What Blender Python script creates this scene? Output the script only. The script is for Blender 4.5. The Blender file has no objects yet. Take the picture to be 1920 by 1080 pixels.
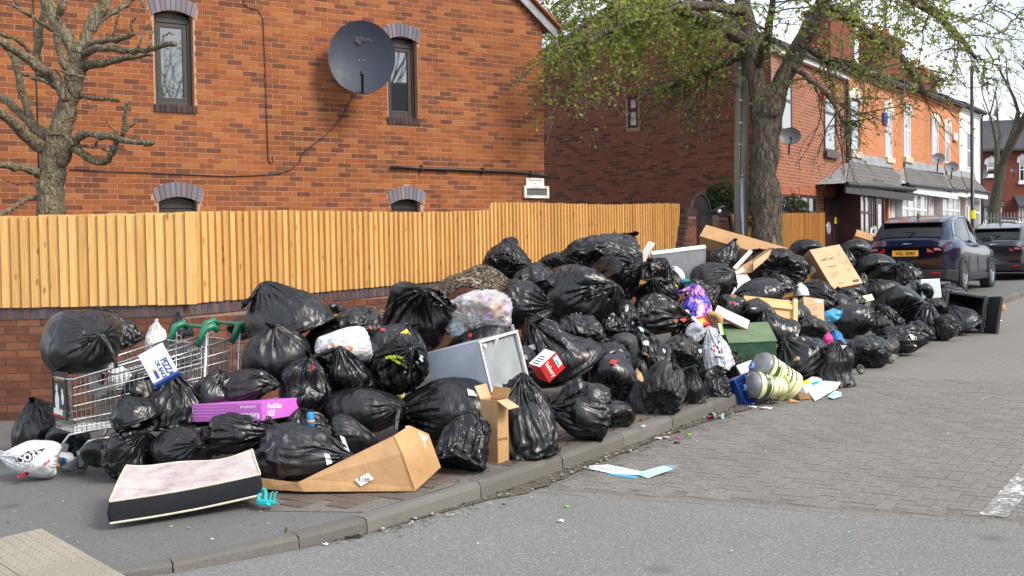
import bpy, bmesh, math, random
import numpy as np
from mathutils import Vector, Matrix
random.seed(7)
RNG = np.random.default_rng(11)
SC = bpy.context.scene
COL = SC.collection

# ---------------------------------------------------------------- camera, sky, sun, exposure
F = 2100.0                                    # focal length in pixels of the 1920 wide photograph
PITCH = math.atan(61 / 2100.0); ROLL = math.radians(1.03); HC = 1.8
PHI = math.atan(1400 / 2100.0); SLOPE = 0.026
fw = Vector((0, math.cos(PITCH), -math.sin(PITCH)))
r0 = Vector((1, 0, 0)); u0 = r0.cross(fw)
cR, sR = math.cos(ROLL), math.sin(ROLL)
RT = r0 * cR - u0 * sR
UP = r0 * sR + u0 * cR
CAM = Vector((0, 0, HC))
cam = bpy.data.cameras.new('camera'); camo = bpy.data.objects.new('camera', cam); COL.objects.link(camo)
cam.sensor_width = 36; cam.lens = 36 * F / 1920; cam.clip_start = 0.1; cam.clip_end = 2000
camo.matrix_world = Matrix(((RT.x, UP.x, -fw.x, CAM.x), (RT.y, UP.y, -fw.y, CAM.y), (RT.z, UP.z, -fw.z, CAM.z), (0, 0, 0, 1)))
SC.camera = camo

SUN_DIR = Vector((0.80, -0.52, 0.80)).normalized()       # towards the sun
wd = bpy.data.worlds.new('World'); SC.world = wd; wd.use_nodes = True
nt = wd.node_tree; nt.nodes.clear()
def wn(t): return nt.nodes.new(t)
wl = nt.links.new
wout = wn('ShaderNodeOutputWorld')
sky = wn('ShaderNodeTexSky'); sky.sky_type = 'NISHITA'; sky.sun_disc = False
sky.sun_elevation = math.asin(SUN_DIR.z); sky.sun_rotation = math.atan2(SUN_DIR.x, SUN_DIR.y)
bg1 = wn('ShaderNodeBackground'); bg1.inputs[1].default_value = 0.12; wl(sky.outputs[0], bg1.inputs[0])
bg2 = wn('ShaderNodeBackground'); bg2.inputs[0].default_value = (0.93, 0.96, 1.0, 1); bg2.inputs[1].default_value = 1.0
wtc = wn('ShaderNodeTexCoord'); wmp = wn('ShaderNodeMapping'); wmp.inputs['Scale'].default_value = (1, 1, 2.2)
wl(wtc.outputs['Generated'], wmp.inputs[0])
wno = wn('ShaderNodeTexNoise'); wno.inputs['Scale'].default_value = 2.6; wno.inputs['Detail'].default_value = 6; wno.inputs['Roughness'].default_value = .55
wl(wmp.outputs[0], wno.inputs[0])
wrp = wn('ShaderNodeMapRange'); wrp.inputs[1].default_value = 0.40; wrp.inputs[2].default_value = 0.66
wrp.inputs[3].default_value = 0.25; wrp.inputs[4].default_value = 1.0
wl(wno.outputs[0], wrp.inputs[0])
wmx = wn('ShaderNodeMixShader'); wl(wrp.outputs[0], wmx.inputs[0]); wl(bg1.outputs[0], wmx.inputs[1]); wl(bg2.outputs[0], wmx.inputs[2])
wl(wmx.outputs[0], wout.inputs[0])

sl = bpy.data.lights.new('sun', 'SUN'); sl.energy = 2.0; sl.angle = math.radians(20); sl.color = (1.0, .92, .79)
so = bpy.data.objects.new('sun', sl); COL.objects.link(so)
so.rotation_euler = SUN_DIR.to_track_quat('Z', 'Y').to_euler()
SC.view_settings.view_transform = 'Standard'; SC.view_settings.look = 'None'
SC.view_settings.exposure = 0.95; SC.view_settings.gamma = 1; SC.view_settings.use_curve_mapping = False
SC.render.engine = 'CYCLES'
SC.cycles.max_bounces = 6; SC.cycles.transparent_max_bounces = 10; SC.cycles.caustics_reflective = False; SC.cycles.caustics_refractive = False
try: SC.cycles.use_denoising = True
except Exception: pass

# ---------------------------------------------------------------- geometry of the place
U = Vector((math.sin(PHI), math.cos(PHI), 0))      # along the street, away from the camera
N = Vector((-math.cos(PHI), math.sin(PHI), 0))     # from the road towards the houses
def ray(px, py): return fw + RT * ((px - 960) / F) + UP * ((540 - py) / F)
def P(px, py, Z): return CAM + ray(px, py) * Z                                  # point at depth Z
def hit(px, py, n, d):
    r = ray(px, py); return CAM + r * ((d - n.dot(CAM)) / n.dot(r))
GN = Vector((-SLOPE * U.x, -SLOPE * U.y, 1))
def G(px, py, off=0.0): return hit(px, py, GN, off)                             # on the (gently rising) ground
def W(px, py, w): return hit(px, py, N, w)                                      # on the vertical plane w metres from the road axis
def depth(p): return (p - CAM).dot(fw)
def proj(p):
    d = p - CAM; z = d.dot(fw); return 960 + F * d.dot(RT) / z, 540 - F * d.dot(UP) / z
def TW(t, w, h=0.0): return U * t + N * w + Vector((0, 0, SLOPE * t + h))       # street coordinates, h above the road
def tw(p): return p.dot(U), p.dot(N)
def foot(t): return 0.03 + 0.09 * min(1, max(0, (t - 3.6) / 2.2))
def lerp(a, b, f): return a + (b - a) * f
def interp(x, xs, ys): return float(np.interp(x, xs, ys))

# ---------------------------------------------------------------- objects
def setp(o, label=None, cat=None, group=None, kind=None):
    if label: o['label'] = label
    if cat: o['category'] = cat
    if group: o['group'] = group
    if kind: o['kind'] = kind
    return o
def thing(name, label, cat, M=None, group=None):
    o = bpy.data.objects.new(name, None); COL.objects.link(o); o.empty_display_size = .05
    if M is not None:
        o.matrix_world = M if isinstance(M, Matrix) else Matrix.Translation(M)
    return setp(o, label, cat, group)
def frame(o, ex, ey, ez=None):
    ex = ex.normalized()
    if ez is None: ez = ex.cross(ey).normalized()
    ey = ez.cross(ex).normalized()
    return Matrix(((ex.x, ey.x, ez.x, o.x), (ex.y, ey.y, ez.y, o.y), (ex.z, ey.z, ez.z, o.z), (0, 0, 0, 1)))
def link(name, me, mat, parent=None, M=None):
    o = bpy.data.objects.new(name, me); COL.objects.link(o)
    if mat is not None:
        for m in (mat if isinstance(mat, (list, tuple)) else [mat]): me.materials.append(m)
    if parent is not None: o.parent = parent
    if M is not None: o.matrix_local = M
    return o
def wmat(o):                                       # world matrix through the parents, before any depsgraph update
    return wmat(o.parent) @ o.matrix_basis if o.parent else o.matrix_basis.copy()

BOXF = ((0, 3, 2, 1), (4, 5, 6, 7), (0, 1, 5, 4), (1, 2, 6, 5), (2, 3, 7, 6), (3, 0, 4, 7))
class MB:
    def __init__(s): s.v = []; s.f = []; s.m = []; s.cur = 0
    def add(s, vs, fs):
        b = len(s.v); s.v += [tuple(v) for v in vs]
        for f in fs: s.f.append(tuple(b + i for i in f)); s.m.append(s.cur)
        return s
    def mat(s, i): s.cur = i; return s
    def hexa(s, p): return s.add(p, BOXF)
    def box(s, x0, y0, z0, x1, y1, z1, M=None):
        p = [Vector(q) for q in ((x0, y0, z0), (x1, y0, z0), (x1, y1, z0), (x0, y1, z0), (x0, y0, z1), (x1, y0, z1), (x1, y1, z1), (x0, y1, z1))]
        if M is not None: p = [M @ q for q in p]
        return s.add(p, BOXF)
    def poly(s, pts): return s.add(pts, [tuple(range(len(pts)))])
    def prism(s, pts, d):                          # polygon extruded by vector d
        n = len(pts); d = Vector(d); a = [Vector(p) for p in pts]
        return s.add(a + [p + d for p in a], [tuple(reversed(range(n))), tuple(range(n, 2 * n))] + [(i, (i + 1) % n, n + (i + 1) % n, n + i) for i in range(n)])
    def tube(s, pts, r, n=8, cap=True):
        pts = [Vector(p) for p in pts]; k = len(pts)
        rs = r if isinstance(r, (list, tuple)) else [r] * k
        vs = []; ref = None
        for i, p in enumerate(pts):
            d = (pts[min(i + 1, k - 1)] - pts[max(i - 1, 0)])
            if d.length < 1e-9: d = Vector((0, 0, 1))
            d.normalize()
            if ref is None:
                ref = d.cross(Vector((0, 0, 1)));
                if ref.length < .1: ref = d.cross(Vector((0, 1, 0)))
            ref = (ref - d * ref.dot(d)).normalized(); b = d.cross(ref)
            for j in range(n):
                a = 2 * math.pi * j / n
                vs.append(p + (ref * math.cos(a) + b * math.sin(a)) * rs[i])
        fs = [(i * n + j, i * n + (j + 1) % n, (i + 1) * n + (j + 1) % n, (i + 1) * n + j) for i in range(k - 1) for j in range(n)]
        if cap: fs += [tuple(reversed(range(n))), tuple(range((k - 1) * n, k * n))]
        return s.add(vs, fs)
    def lathe(s, prof, n=24, M=None, cap=True):    # (r, z) profile round z
        vs = []
        for r, z in prof:
            for j in range(n):
                a = 2 * math.pi * j / n; q = Vector((r * math.cos(a), r * math.sin(a), z)); vs.append(M @ q if M is not None else q)
        k = len(prof)
        fs = [(i * n + j, i * n + (j + 1) % n, (i + 1) * n + (j + 1) % n, (i + 1) * n + j) for i in range(k - 1) for j in range(n)]
        if cap: fs += [tuple(reversed(range(n))), tuple(range((k - 1) * n, k * n))]
        return s.add(vs, fs)
    def grid(s, fn, nu, nv, closed=False):
        vs = [fn(i / (nu if closed else nu - 1), j / (nv - 1)) for j in range(nv) for i in range(nu)]
        fs = [(j * nu + i, j * nu + (i + 1) % nu, (j + 1) * nu + (i + 1) % nu, (j + 1) * nu + i) for j in range(nv - 1) for i in range(nu if closed else nu - 1)]
        return s.add(vs, fs)
    def build(s, name, mat, parent=None, smooth=False, bevel=0, world=False, sub=0, wn=False):
        v = s.v
        if world and parent is not None:
            Mi = wmat(parent).inverted(); v = [tuple(Mi @ Vector(p)) for p in v]
        me = bpy.data.meshes.new(name); me.from_pydata(v, [], s.f)
        if any(s.m): me.polygons.foreach_set('material_index', s.m)
        if smooth: me.polygons.foreach_set('use_smooth', [True] * len(s.f))
        o = link(name, me, mat, parent)
        if bevel:
            b = o.modifiers.new('bevel', 'BEVEL'); b.width = bevel; b.segments = 2; b.limit_method = 'ANGLE'; b.angle_limit = .6
        if sub:
            b = o.modifiers.new('sub', 'SUBSURF'); b.levels = sub; b.render_levels = sub
        return o
def np_mesh(name, verts, quads, mat, parent=None, smooth=False, k=4):
    me = bpy.data.meshes.new(name); verts = np.asarray(verts, np.float32).reshape(-1, 3); quads = np.asarray(quads, np.int32).reshape(-1, k)
    me.vertices.add(len(verts)); me.vertices.foreach_set('co', verts.ravel())
    me.loops.add(quads.size); me.loops.foreach_set('vertex_index', quads.ravel())
    me.polygons.add(len(quads)); me.polygons.foreach_set('loop_start', np.arange(0, quads.size, k, dtype=np.int32))
    try: me.polygons.foreach_set('loop_total', np.full(len(quads), k, np.int32))
    except Exception: pass
    me.polygons.foreach_set('use_smooth', np.full(len(quads), smooth, bool))
    me.update(calc_edges=True); me.validate()
    return link(name, me, mat, parent)
def text(body, parent, M, size, mat, name='lettering', align='CENTER', ext=.0006, sx=1.0, bold=0.0):
    c = bpy.data.curves.new(name, 'FONT'); c.body = body; c.size = size; c.align_x = align; c.align_y = 'CENTER'; c.extrude = ext; c.resolution_u = 3
    c.offset = bold; c.space_line = .9
    o = bpy.data.objects.new(name, c); COL.objects.link(o); c.materials.append(mat); o.parent = parent
    o.matrix_local = M @ Matrix.Diagonal((sx, 1, 1, 1))
    return o
T3 = lambda x, y, z: Matrix.Translation((x, y, z))
RX = lambda a: Matrix.Rotation(math.radians(a), 4, 'X')
RY = lambda a: Matrix.Rotation(math.radians(a), 4, 'Y')
RZ = lambda a: Matrix.Rotation(math.radians(a), 4, 'Z')
ONWALL = RX(0)

# ---------------------------------------------------------------- materials
def srgb(r, g, b):
    f = lambda c: (c / 255 / 12.92) if c / 255 <= .04045 else ((c / 255 + .055) / 1.055) ** 2.4
    return (f(r), f(g), f(b))
class Mt:
    def __init__(s, name):
        s.m = bpy.data.materials.new(name); s.m.use_nodes = True; s.nt = s.m.node_tree; s.p = s.nt.nodes['Principled BSDF']; s.out = s.nt.nodes['Material Output']
        s._tc = None
    def n(s, t, **kw):
        x = s.nt.nodes.new(t)
        for k, v in kw.items(): setattr(x, k, v)
        return x
    def l(s, a, b): s.nt.links.new(a, b)
    def coord(s, scale=(1, 1, 1), space='Object'):
        if s._tc is None: s._tc = s.n('ShaderNodeTexCoord')
        mp = s.n('ShaderNodeMapping'); mp.inputs['Scale'].default_value = scale; s.l(s._tc.outputs[space], mp.inputs[0]); return mp.outputs[0]
    def pos(s, scale=(1, 1, 1)):
        g = s.n('ShaderNodeNewGeometry'); mp = s.n('ShaderNodeMapping'); mp.inputs['Scale'].default_value = scale; s.l(g.outputs['Position'], mp.inputs[0]); return mp.outputs[0]
    def noise(s, vec, scale, detail=3, rough=.5, dist=0.0, out=0, ty='FBM'):
        x = s.n('ShaderNodeTexNoise'); x.noise_type = ty; x.inputs['Scale'].default_value = scale; x.inputs['Detail'].default_value = detail
        x.inputs['Roughness'].default_value = rough; x.inputs['Distortion'].default_value = dist
        if vec is not None: s.l(vec, x.inputs[0])
        return x.outputs[out]
    def vor(s, vec, scale, feat='F1', out=0):
        x = s.n('ShaderNodeTexVoronoi'); x.feature = feat; x.inputs['Scale'].default_value = scale; s.l(vec, x.inputs[0]); return x.outputs[out]
    def rng(s, v, a, b, c=0.0, d=1.0):
        x = s.n('ShaderNodeMapRange'); 
        for i, q in enumerate((a, b, c, d)): x.inputs[i + 1].default_value = q
        s.l(v, x.inputs[0]); return x.outputs[0]
    def ramp(s, v, stops, const=False):
        x = s.n('ShaderNodeValToRGB'); e = x.color_ramp.elements
        if const: x.color_ramp.interpolation = 'CONSTANT'
        while len(e) < len(stops): e.new(.5)
        for el, (p, c) in zip(e, stops): el.position = p; el.color = (*c, 1)
        s.l(v, x.inputs[0]); return x.outputs[0]
    def mix(s, f, a, b, mode='MIX'):
        x = s.n('ShaderNodeMix', data_type='RGBA', blend_type=mode)
        if isinstance(f, (int, float)): x.inputs[0].default_value = f
        else: s.l(f, x.inputs[0])
        for i, q in ((6, a), (7, b)):
            if isinstance(q, tuple): x.inputs[i].default_value = (*q, 1)
            else: s.l(q, x.inputs[i])
        return x.outputs[2]
    def math(s, op, a, b=0.0):
        x = s.n('ShaderNodeMath', operation=op)
        for i, q in enumerate((a, b)):
            if isinstance(q, (int, float)): x.inputs[i].default_value = q
            else: s.l(q, x.inputs[i])
        return x.outputs[0]
    def bump(s, h, st, d, prev=None):
        x = s.n('ShaderNodeBump'); x.inputs['Strength'].default_value = st; x.inputs['Distance'].default_value = d; s.l(h, x.inputs['Height'])
        if prev is not None: s.l(prev, x.inputs['Normal'])
        return x.outputs[0]
    def rand(s):
        a = s.math('MULTIPLY', s.n('ShaderNodeObjectInfo').outputs['Object Index'], .0137); b = s.n('ShaderNodeNewGeometry').outputs['Random Per Island']
        return s.math('FRACT', s.math('ADD', a, b))
    def set(s, col=None, rough=None, nrm=None, **kw):
        if col is not None:
            if isinstance(col, tuple): s.p.inputs['Base Color'].default_value = (*col, 1)
            else: s.l(col, s.p.inputs['Base Color'])
        if rough is not None:
            if isinstance(rough, (int, float)): s.p.inputs['Roughness'].default_value = rough
            else: s.l(rough, s.p.inputs['Roughness'])
        if nrm is not None: s.l(nrm, s.p.inputs['Normal'])
        for k, v in kw.items(): s.p.inputs[k.replace('_', ' ')].default_value = v
        return s.m
MC = {}
def plain(name, col, rough=.5, var=.12, nscale=14, bump=0.0, metal=0.0, spec=.5, bscale=60, **kw):
    """a paint / plastic / card colour with slight mottling and relief"""
    if name in MC: return MC[name]
    a = Mt(name); c = tuple(col)
    v = a.coord(); no = a.noise(v, nscale, 4, .6)
    dark = tuple(x * (1 - var * 1.6) for x in c); lite = tuple(min(1, x * (1 + var)) for x in c)
    colr = a.ramp(no, [(.3, dark), (.7, lite)])
    nrm = a.bump(a.noise(v, bscale, 3), .5, bump) if bump else None
    rr = a.rng(a.noise(v, nscale * 1.7, 3), .3, .7, max(.02, rough - .08), min(1, rough + .08))
    a.set(colr, rr, nrm, Metallic=metal, Specular_IOR_Level=spec, **kw); MC[name] = a.m
    return a.m

def mat_brick(name, cols, mul=1.0, rough=.85):
    a = Mt(name); r = a.rand(); st = []
    for i, c in enumerate(cols): st.append((i / len(cols), tuple(x * mul for x in srgb(*c))))
    base = a.mix(.14, a.ramp(r, st, True), tuple(sum(srgb(*c)[i] for c in cols) / len(cols) * mul for i in range(3)))
    v = a.pos()
    n1 = a.noise(v, 9, 3, .6); n2 = a.noise(v, .7, 4, .6); n3 = a.noise(v, 120, 2)
    base = a.mix(a.rng(n1, .35, .7, 0, .55), base, a.mix(.5, base, tuple(x * mul for x in srgb(190, 118, 64))))
    base = a.mix(a.rng(n2, .38, .72, 0, .6), base, a.mix(1.0, base, (.66, .64, .66), 'MULTIPLY'))
    base = a.mix(a.rng(n3, .3, .7, 0, .25), base, (.05, .035, .03))
    nr = a.bump(n3, .5, .004); a.set(base, rough, nr, Specular_IOR_Level=.25); return a.m
M_BRICK1 = mat_brick('orange_brick', [(190, 114, 62), (180, 102, 56), (166, 92, 56), (186, 118, 68), (150, 89, 60), (196, 127, 72), (132, 83, 60), (178, 100, 54), (166, 96, 60), (116, 75, 60), (184, 108, 60), (158, 94, 60), (104, 66, 54)], .74)
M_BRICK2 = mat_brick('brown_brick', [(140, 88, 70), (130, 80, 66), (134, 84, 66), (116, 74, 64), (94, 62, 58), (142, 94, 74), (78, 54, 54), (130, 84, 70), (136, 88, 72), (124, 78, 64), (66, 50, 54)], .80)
M_BRICK3 = mat_brick('garden_brick', [(130, 82, 64), (116, 72, 58), (140, 90, 70), (102, 64, 56), (124, 78, 64), (92, 60, 56), (144, 98, 76)], .78)
M_BLUEBRICK = mat_brick('blue_brick', [(92, 92, 104), (80, 80, 92), (104, 104, 114), (88, 84, 92)], .75)
M_ARCH = mat_brick('grey_blue_brick', [(126, 133, 146), (114, 121, 136), (136, 142, 154), (120, 126, 140)], .9)
M_SILL = mat_brick('dark_blue_brick', [(70, 70, 80), (62, 62, 72), (80, 78, 86)], .6)
M_MORTAR = plain('mortar', srgb(184, 142, 114), .95, .2, 30, .002)
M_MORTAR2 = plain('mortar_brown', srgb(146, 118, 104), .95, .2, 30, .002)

def mat_tarmac(name, col, speck=.5, stains=True):
    a = Mt(name); v = a.pos()
    n1 = a.noise(v, 150, 3, .75); n2 = a.noise(v, 1.1, 5, .6); n3 = a.vor(v, 190, 'F1', 1); n4 = a.noise(v, 7, 4, .6)
    c = a.ramp(n1, [(.32, tuple(x * .58 for x in col)), (.52, col), (.68, tuple(x * 1.4 for x in col))])
    c = a.mix(a.rng(n2, .3, .7, 0, .4), c, a.mix(1, c, (.7, .7, .72), 'MULTIPLY'))
    c = a.mix(a.rng(n4, .45, .8, 0, .3), c, a.mix(1, c, (1.2, 1.17, 1.12), 'MULTIPLY'))
    sp = a.n('ShaderNodeSeparateColor'); a.l(n3, sp.inputs[0])
    c = a.mix(a.rng(sp.outputs[0], .90, .93, 0, speck), c, tuple(min(.6, x * 3.0) for x in col))
    c = a.mix(a.rng(sp.outputs[1], .92, .95, 0, speck), c, tuple(x * .3 for x in col))
    if stains:
        vs = a.vor(a.pos((1, 1, 0)), 1.0, 'F1', 0)
        c = a.mix(a.rng(a.math('ADD', vs, a.math('MULTIPLY', n4, .05)), .05, .13, .55, 0), c, tuple(x * .42 for x in col))
    nr = a.bump(n1, .7, .006); a.set(c, .82, nr, Specular_IOR_Level=.3); return a.m
M_ROAD = mat_tarmac('road_tarmac', (.195, .192, .188))
M_FOOT = mat_tarmac('footway_tarmac', (.15, .147, .143), .3)
def mat_paver(name, cols, spk=.6):
    a = Mt(name); r = a.rand(); base = a.ramp(r, [(i / len(cols), c) for i, c in enumerate(cols)], True)
    v = a.pos(); n1 = a.noise(v, 220, 2, .7); n2 = a.noise(v, 1.4, 4); n3 = a.vor(v, 150, 'F1', 1)
    base = a.mix(a.rng(n1, .35, .7, 0, .6), base, a.mix(1, base, (.55, .55, .55), 'MULTIPLY'))
    base = a.mix(a.rng(n2, .35, .7, 0, .4), base, a.mix(1, base, (.75, .74, .72), 'MULTIPLY'))
    sp = a.n('ShaderNodeSeparateColor'); a.l(n3, sp.inputs[0])
    base = a.mix(a.rng(sp.outputs[0], .91, .94, 0, spk), base, (.42, .41, .4))
    nr = a.bump(n1, .6, .005); a.set(base, .85, nr, Specular_IOR_Level=.3); return a.m
M_PAVER = mat_paver('grey_paver', [(.215, .20, .18), (.225, .208, .188), (.205, .19, .173), (.22, .203, .185), (.21, .195, .178)])
M_PAVER_BR = mat_paver('brown_paver', [(.15, .112, .09), (.165, .125, .10), (.135, .10, .083), (.155, .12, .10)], .2)
M_JOINT = plain('joint_sand', (.155, .144, .13), .95, .3, 40, .003)
M_KERB = mat_paver('kerb_concrete', [(.16, .15, .135), (.19, .18, .165), (.145, .135, .122)], .12)
M_TACTILE = mat_paver('buff_concrete', [(.33, .30, .24), (.36, .33, .26), (.31, .28, .23)], .3)

def mat_wood(name, a1, a2, knots=True):
    a = Mt(name); r = a.rand(); tc = a.coord((1, 1, 1))
    g = a.n('ShaderNodeVectorMath', operation='ADD'); cb = a.n('ShaderNodeCombineXYZ')
    a.l(a.math('MULTIPLY', r, 37.0), cb.inputs[0]); a.l(a.math('MULTIPLY', r, 91.0), cb.inputs[1]); a.l(tc, g.inputs[0]); a.l(cb.outputs[0], g.inputs[1])
    mp = a.n('ShaderNodeMapping'); mp.inputs['Scale'].default_value = (30, 1.2, 30); a.l(g.outputs[0], mp.inputs[0])
    grain = a.noise(mp.outputs[0], 2.2, 4, .6, .8)
    c = a.ramp(grain, [(.25, a1), (.7, a2)])
    c = a.mix(a.rng(r, 0, 1, 0, .62), c, a.mix(1, c, (.62, .54, .44), 'MULTIPLY'))
    n2 = a.noise(g.outputs[0], 2.5, 3); c = a.mix(a.rng(n2, .45, .75, 0, .4), c, a.mix(1, c, (1.12, .92, .62), 'MULTIPLY'))
    if knots:
        mk = a.n('ShaderNodeMapping'); mk.inputs['Scale'].default_value = (9, 3.6, 9); a.l(g.outputs[0], mk.inputs[0])
        k = a.vor(mk.outputs[0], 1.0); c = a.mix(a.rng(k, .07, .17, .75, 0), c, (.16, .06, .02))
    nr = a.bump(grain, .35, .003); a.set(c, .7, nr, Specular_IOR_Level=.25); return a.m
M_FENCE = mat_wood('treated_softwood', srgb(196, 150, 90), srgb(228, 188, 124))
M_PLY = mat_wood('plywood', srgb(214, 178, 124), srgb(232, 200, 150), False)

def mat_bag(name, base=.007, rough=.24, st=.5, tint=(.95, 1, 1.25), fine=.8):
    a = Mt(name); r = a.n('ShaderNodeObjectInfo').outputs['Random']
    tc = a.n('ShaderNodeTexCoord'); off = a.n('ShaderNodeVectorMath', operation='ADD'); cb = a.n('ShaderNodeCombineXYZ')
    a.l(a.math('MULTIPLY', r, 23.0), cb.inputs[0]); a.l(a.math('MULTIPLY', r, 57.0), cb.inputs[1]); a.l(tc.outputs['Object'], off.inputs[0]); a.l(cb.outputs[0], off.inputs[1])
    def mp(sc):
        m = a.n('ShaderNodeMapping'); m.inputs['Scale'].default_value = sc; a.l(off.outputs[0], m.inputs[0]); return m.outputs[0]
    v = mp((1, 1, .45)); nn = a.noise(v, 5, 2, .5, 0, 1)
    ad = a.n('ShaderNodeVectorMath', operation='MULTIPLY_ADD'); ad.inputs[1].default_value = (.25,) * 3; a.l(nn, ad.inputs[0]); a.l(v, ad.inputs[2])
    b1 = a.bump(a.vor(ad.outputs[0], 9), .65 * st, .055)
    b2 = a.bump(a.noise(mp((1, 1, .3)), 7, 5, .5, 1.5), .75 * st, .055, b1)
    b3 = a.bump(a.noise(mp((1, 1, .25)), 38, 2, .5, 1), .45 * st * fine, .006, b2)
    dust = a.noise(mp((1, 1, 1)), 3, 4, .6)
    c = a.mix(a.rng(dust, .55, .85, 0, .25), tuple(base * t for t in tint), tuple(min(1, base * 2.6 + .01) * t for t in (1.05, 1, .95)))
    rr = a.math('ADD', a.rng(r, 0, 1, rough - .05, rough + .10), a.rng(dust, .4, .75, 0, .16))
    a.set(c, rr, b3, Specular_IOR_Level=.6); return a.m
M_BAG = mat_bag('black_polythene'); M_BAGD = mat_bag('dull_black_polythene', .013, .36, .6, (1, 1, 1.05)); M_BAGG = mat_bag('grey_black_polythene', .03, .5, .45, (1, 1, 1.02), .5)
M_BAGC = mat_bag('crumpled_black_polythene', .005, .16, 1.1); M_BAGN = mat_bag('navy_black_polythene', .010, .4, .45, (.9, 1.1, 1.7), .5)
def mat_film(name, col, alpha=1.0, rough=.35, st=1.0):
    a = Mt(name); v = a.coord(); n1 = a.noise(v, 9, 5, .6, 1.6); nr = a.bump(a.vor(v, 13), .4 * st, .03, a.bump(n1, .6 * st, .03))
    c = a.ramp(n1, [(.25, tuple(x * .82 for x in col)), (.7, col)])
    a.set(c, rough, nr, Alpha=alpha); 
    return a.m
M_WHITEFILM = mat_film('white_polythene', (.80, .81, .84), 1.0, .35, 1.8); M_GREENFILM = mat_film('green_polythene', (.02, .30, .12)); M_BLUEFILM = mat_film('blue_polythene', (.03, .25, .62)); M_PINKFILM = mat_film('pink_polythene', (.75, .05, .28))
M_CLEARFILM = mat_film('milky_clear_polythene', (.88, .88, .92), .42, .2)
def mat_card(name, col):
    a = Mt(name); v = a.coord(); n1 = a.noise(v, 5, 5, .6); n2 = a.noise(a.coord((2, 2, 60)), 4, 2); n3 = a.noise(v, 2, 3)
    c = a.ramp(n1, [(.25, tuple(x * .8 for x in col)), (.7, tuple(min(1, x * 1.06) for x in col))])
    c = a.mix(a.rng(n3, .5, .68, 0, .5), c, a.mix(1, c, (.66, .58, .48), 'MULTIPLY'))
    a.set(c, .75, a.bump(n2, .25, .003, a.bump(n1, .7, .025)), Specular_IOR_Level=.2); return a.m
M_CARD = mat_card('brown_cardboard', srgb(188, 150, 108)); M_CARD2 = mat_card('dark_cardboard', srgb(140, 110, 80)); M_CARD3 = mat_card('pale_cardboard', srgb(206, 174, 138))
M_CARDIN = mat_card('cardboard_inside', srgb(186, 146, 96))
M_WHITE = plain('white_paint', (.78, .78, .78), .4, .06); M_WHITED = plain('dirty_white', (.70, .69, .66), .5, .22, 6, .002)
M_PAPER = plain('white_paper', (.82, .82, .80), .7, .06, 10, .003); M_PAPERB = plain('pale_blue_paper', (.42, .68, .80), .7, .15, 8, .003)
M_BLACKP = plain('black_plastic', (.015, .015, .016), .4, .1); M_BLACKPR = plain('matt_black_plastic', (.022, .022, .024), .6, .2, 9, .002)
M_BINGREY = plain('bin_dark_plastic', (.028, .03, .033), .42, .2, 8, .002)
M_STEEL = plain('zinc_wire', (.58, .59, .6), .3, .1, 30, 0, 1.0); M_CHROME = plain('chrome', (.75, .75, .76), .12, .03, 20, 0, 1.0)
M_GALV = plain('galvanised_steel', (.45, .47, .5), .45, .2, 25, 0, .7)
M_GREENP = plain('green_plastic', (.012, .17, .09), .35, .08); M_RUBBER = plain('grey_rubber', (.09, .09, .095), .7, .15); M_TYRE = plain('tyre_rubber', (.018, .018, .018), .75, .2, 30)
M_FRAMEB = plain('brown_window_frame', (.034, .026, .022), .4, .15); M_MAROON = plain('maroon_frame', (.05, .018, .02), .35, .12); M_UPVC = plain('white_upvc', (.78, .79, .8), .3, .05)
M_LEAD = plain('lead_flashing', (.30, .31, .33), .6, .25, 6, .004); M_STONE = plain('pale_stone', (.62, .54, .40), .8, .15, 12, .003)
M_BLACKM = plain('black_metal', (.012, .012, .013), .35, .2); M_YELLOW = plain('yellow_band', (.85, .70, .02), .4, .05); M_RED = plain('red_paint', (.55, .02, .02), .4, .1)
M_YTIE = plain('yellow_tie', (.72, .74, .05), .35, .1); M_TEAL = plain('teal_plastic', (.02, .42, .45), .25, .08)
M_INK = plain('black_ink', (.02, .02, .022), .7, .05); M_INKB = plain('navy_ink', (.02, .06, .22), .6, .05); M_INKW = plain('white_ink', (.8, .8, .8), .6, .02); M_INKR = plain('red_ink', (.5, .03, .03), .6, .05)
M_INKBR = plain('brown_ink', (.12, .07, .04), .7, .1); M_CREAM = plain('cream_piping', (.62, .56, .44), .8, .15); M_NAVY = plain('navy_fabric', (.006, .007, .013), .85, .2, 40, .003)
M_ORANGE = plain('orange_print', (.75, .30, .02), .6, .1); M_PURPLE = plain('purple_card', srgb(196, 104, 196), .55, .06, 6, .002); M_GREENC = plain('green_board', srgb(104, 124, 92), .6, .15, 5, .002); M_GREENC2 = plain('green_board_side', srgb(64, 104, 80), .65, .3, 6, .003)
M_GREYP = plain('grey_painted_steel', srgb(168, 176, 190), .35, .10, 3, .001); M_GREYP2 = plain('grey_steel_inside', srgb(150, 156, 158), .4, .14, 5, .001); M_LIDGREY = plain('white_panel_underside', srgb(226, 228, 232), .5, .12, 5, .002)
M_BLUEP = plain('blue_plastic', (.01, .05, .26), .35, .1)
def mat_glass(name, tint=(.02, .022, .025), rough=.03, ior=1.9):
    a = Mt(name); a.set(tint, rough, None, IOR=ior, Specular_IOR_Level=.8); return a.m
M_GLASS = mat_glass('window_glass', (.014, .018, .018), .02, 2.1); M_GLASSC = mat_glass('curtained_glass', (.36, .38, .40), .06, 1.7); M_GLASSD = mat_glass('car_glass', (.006, .007, .008), .02, 1.35)
M_PET = mat_film('clear_plastic', (.85, .9, .95), .35, .08, .3)
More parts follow.
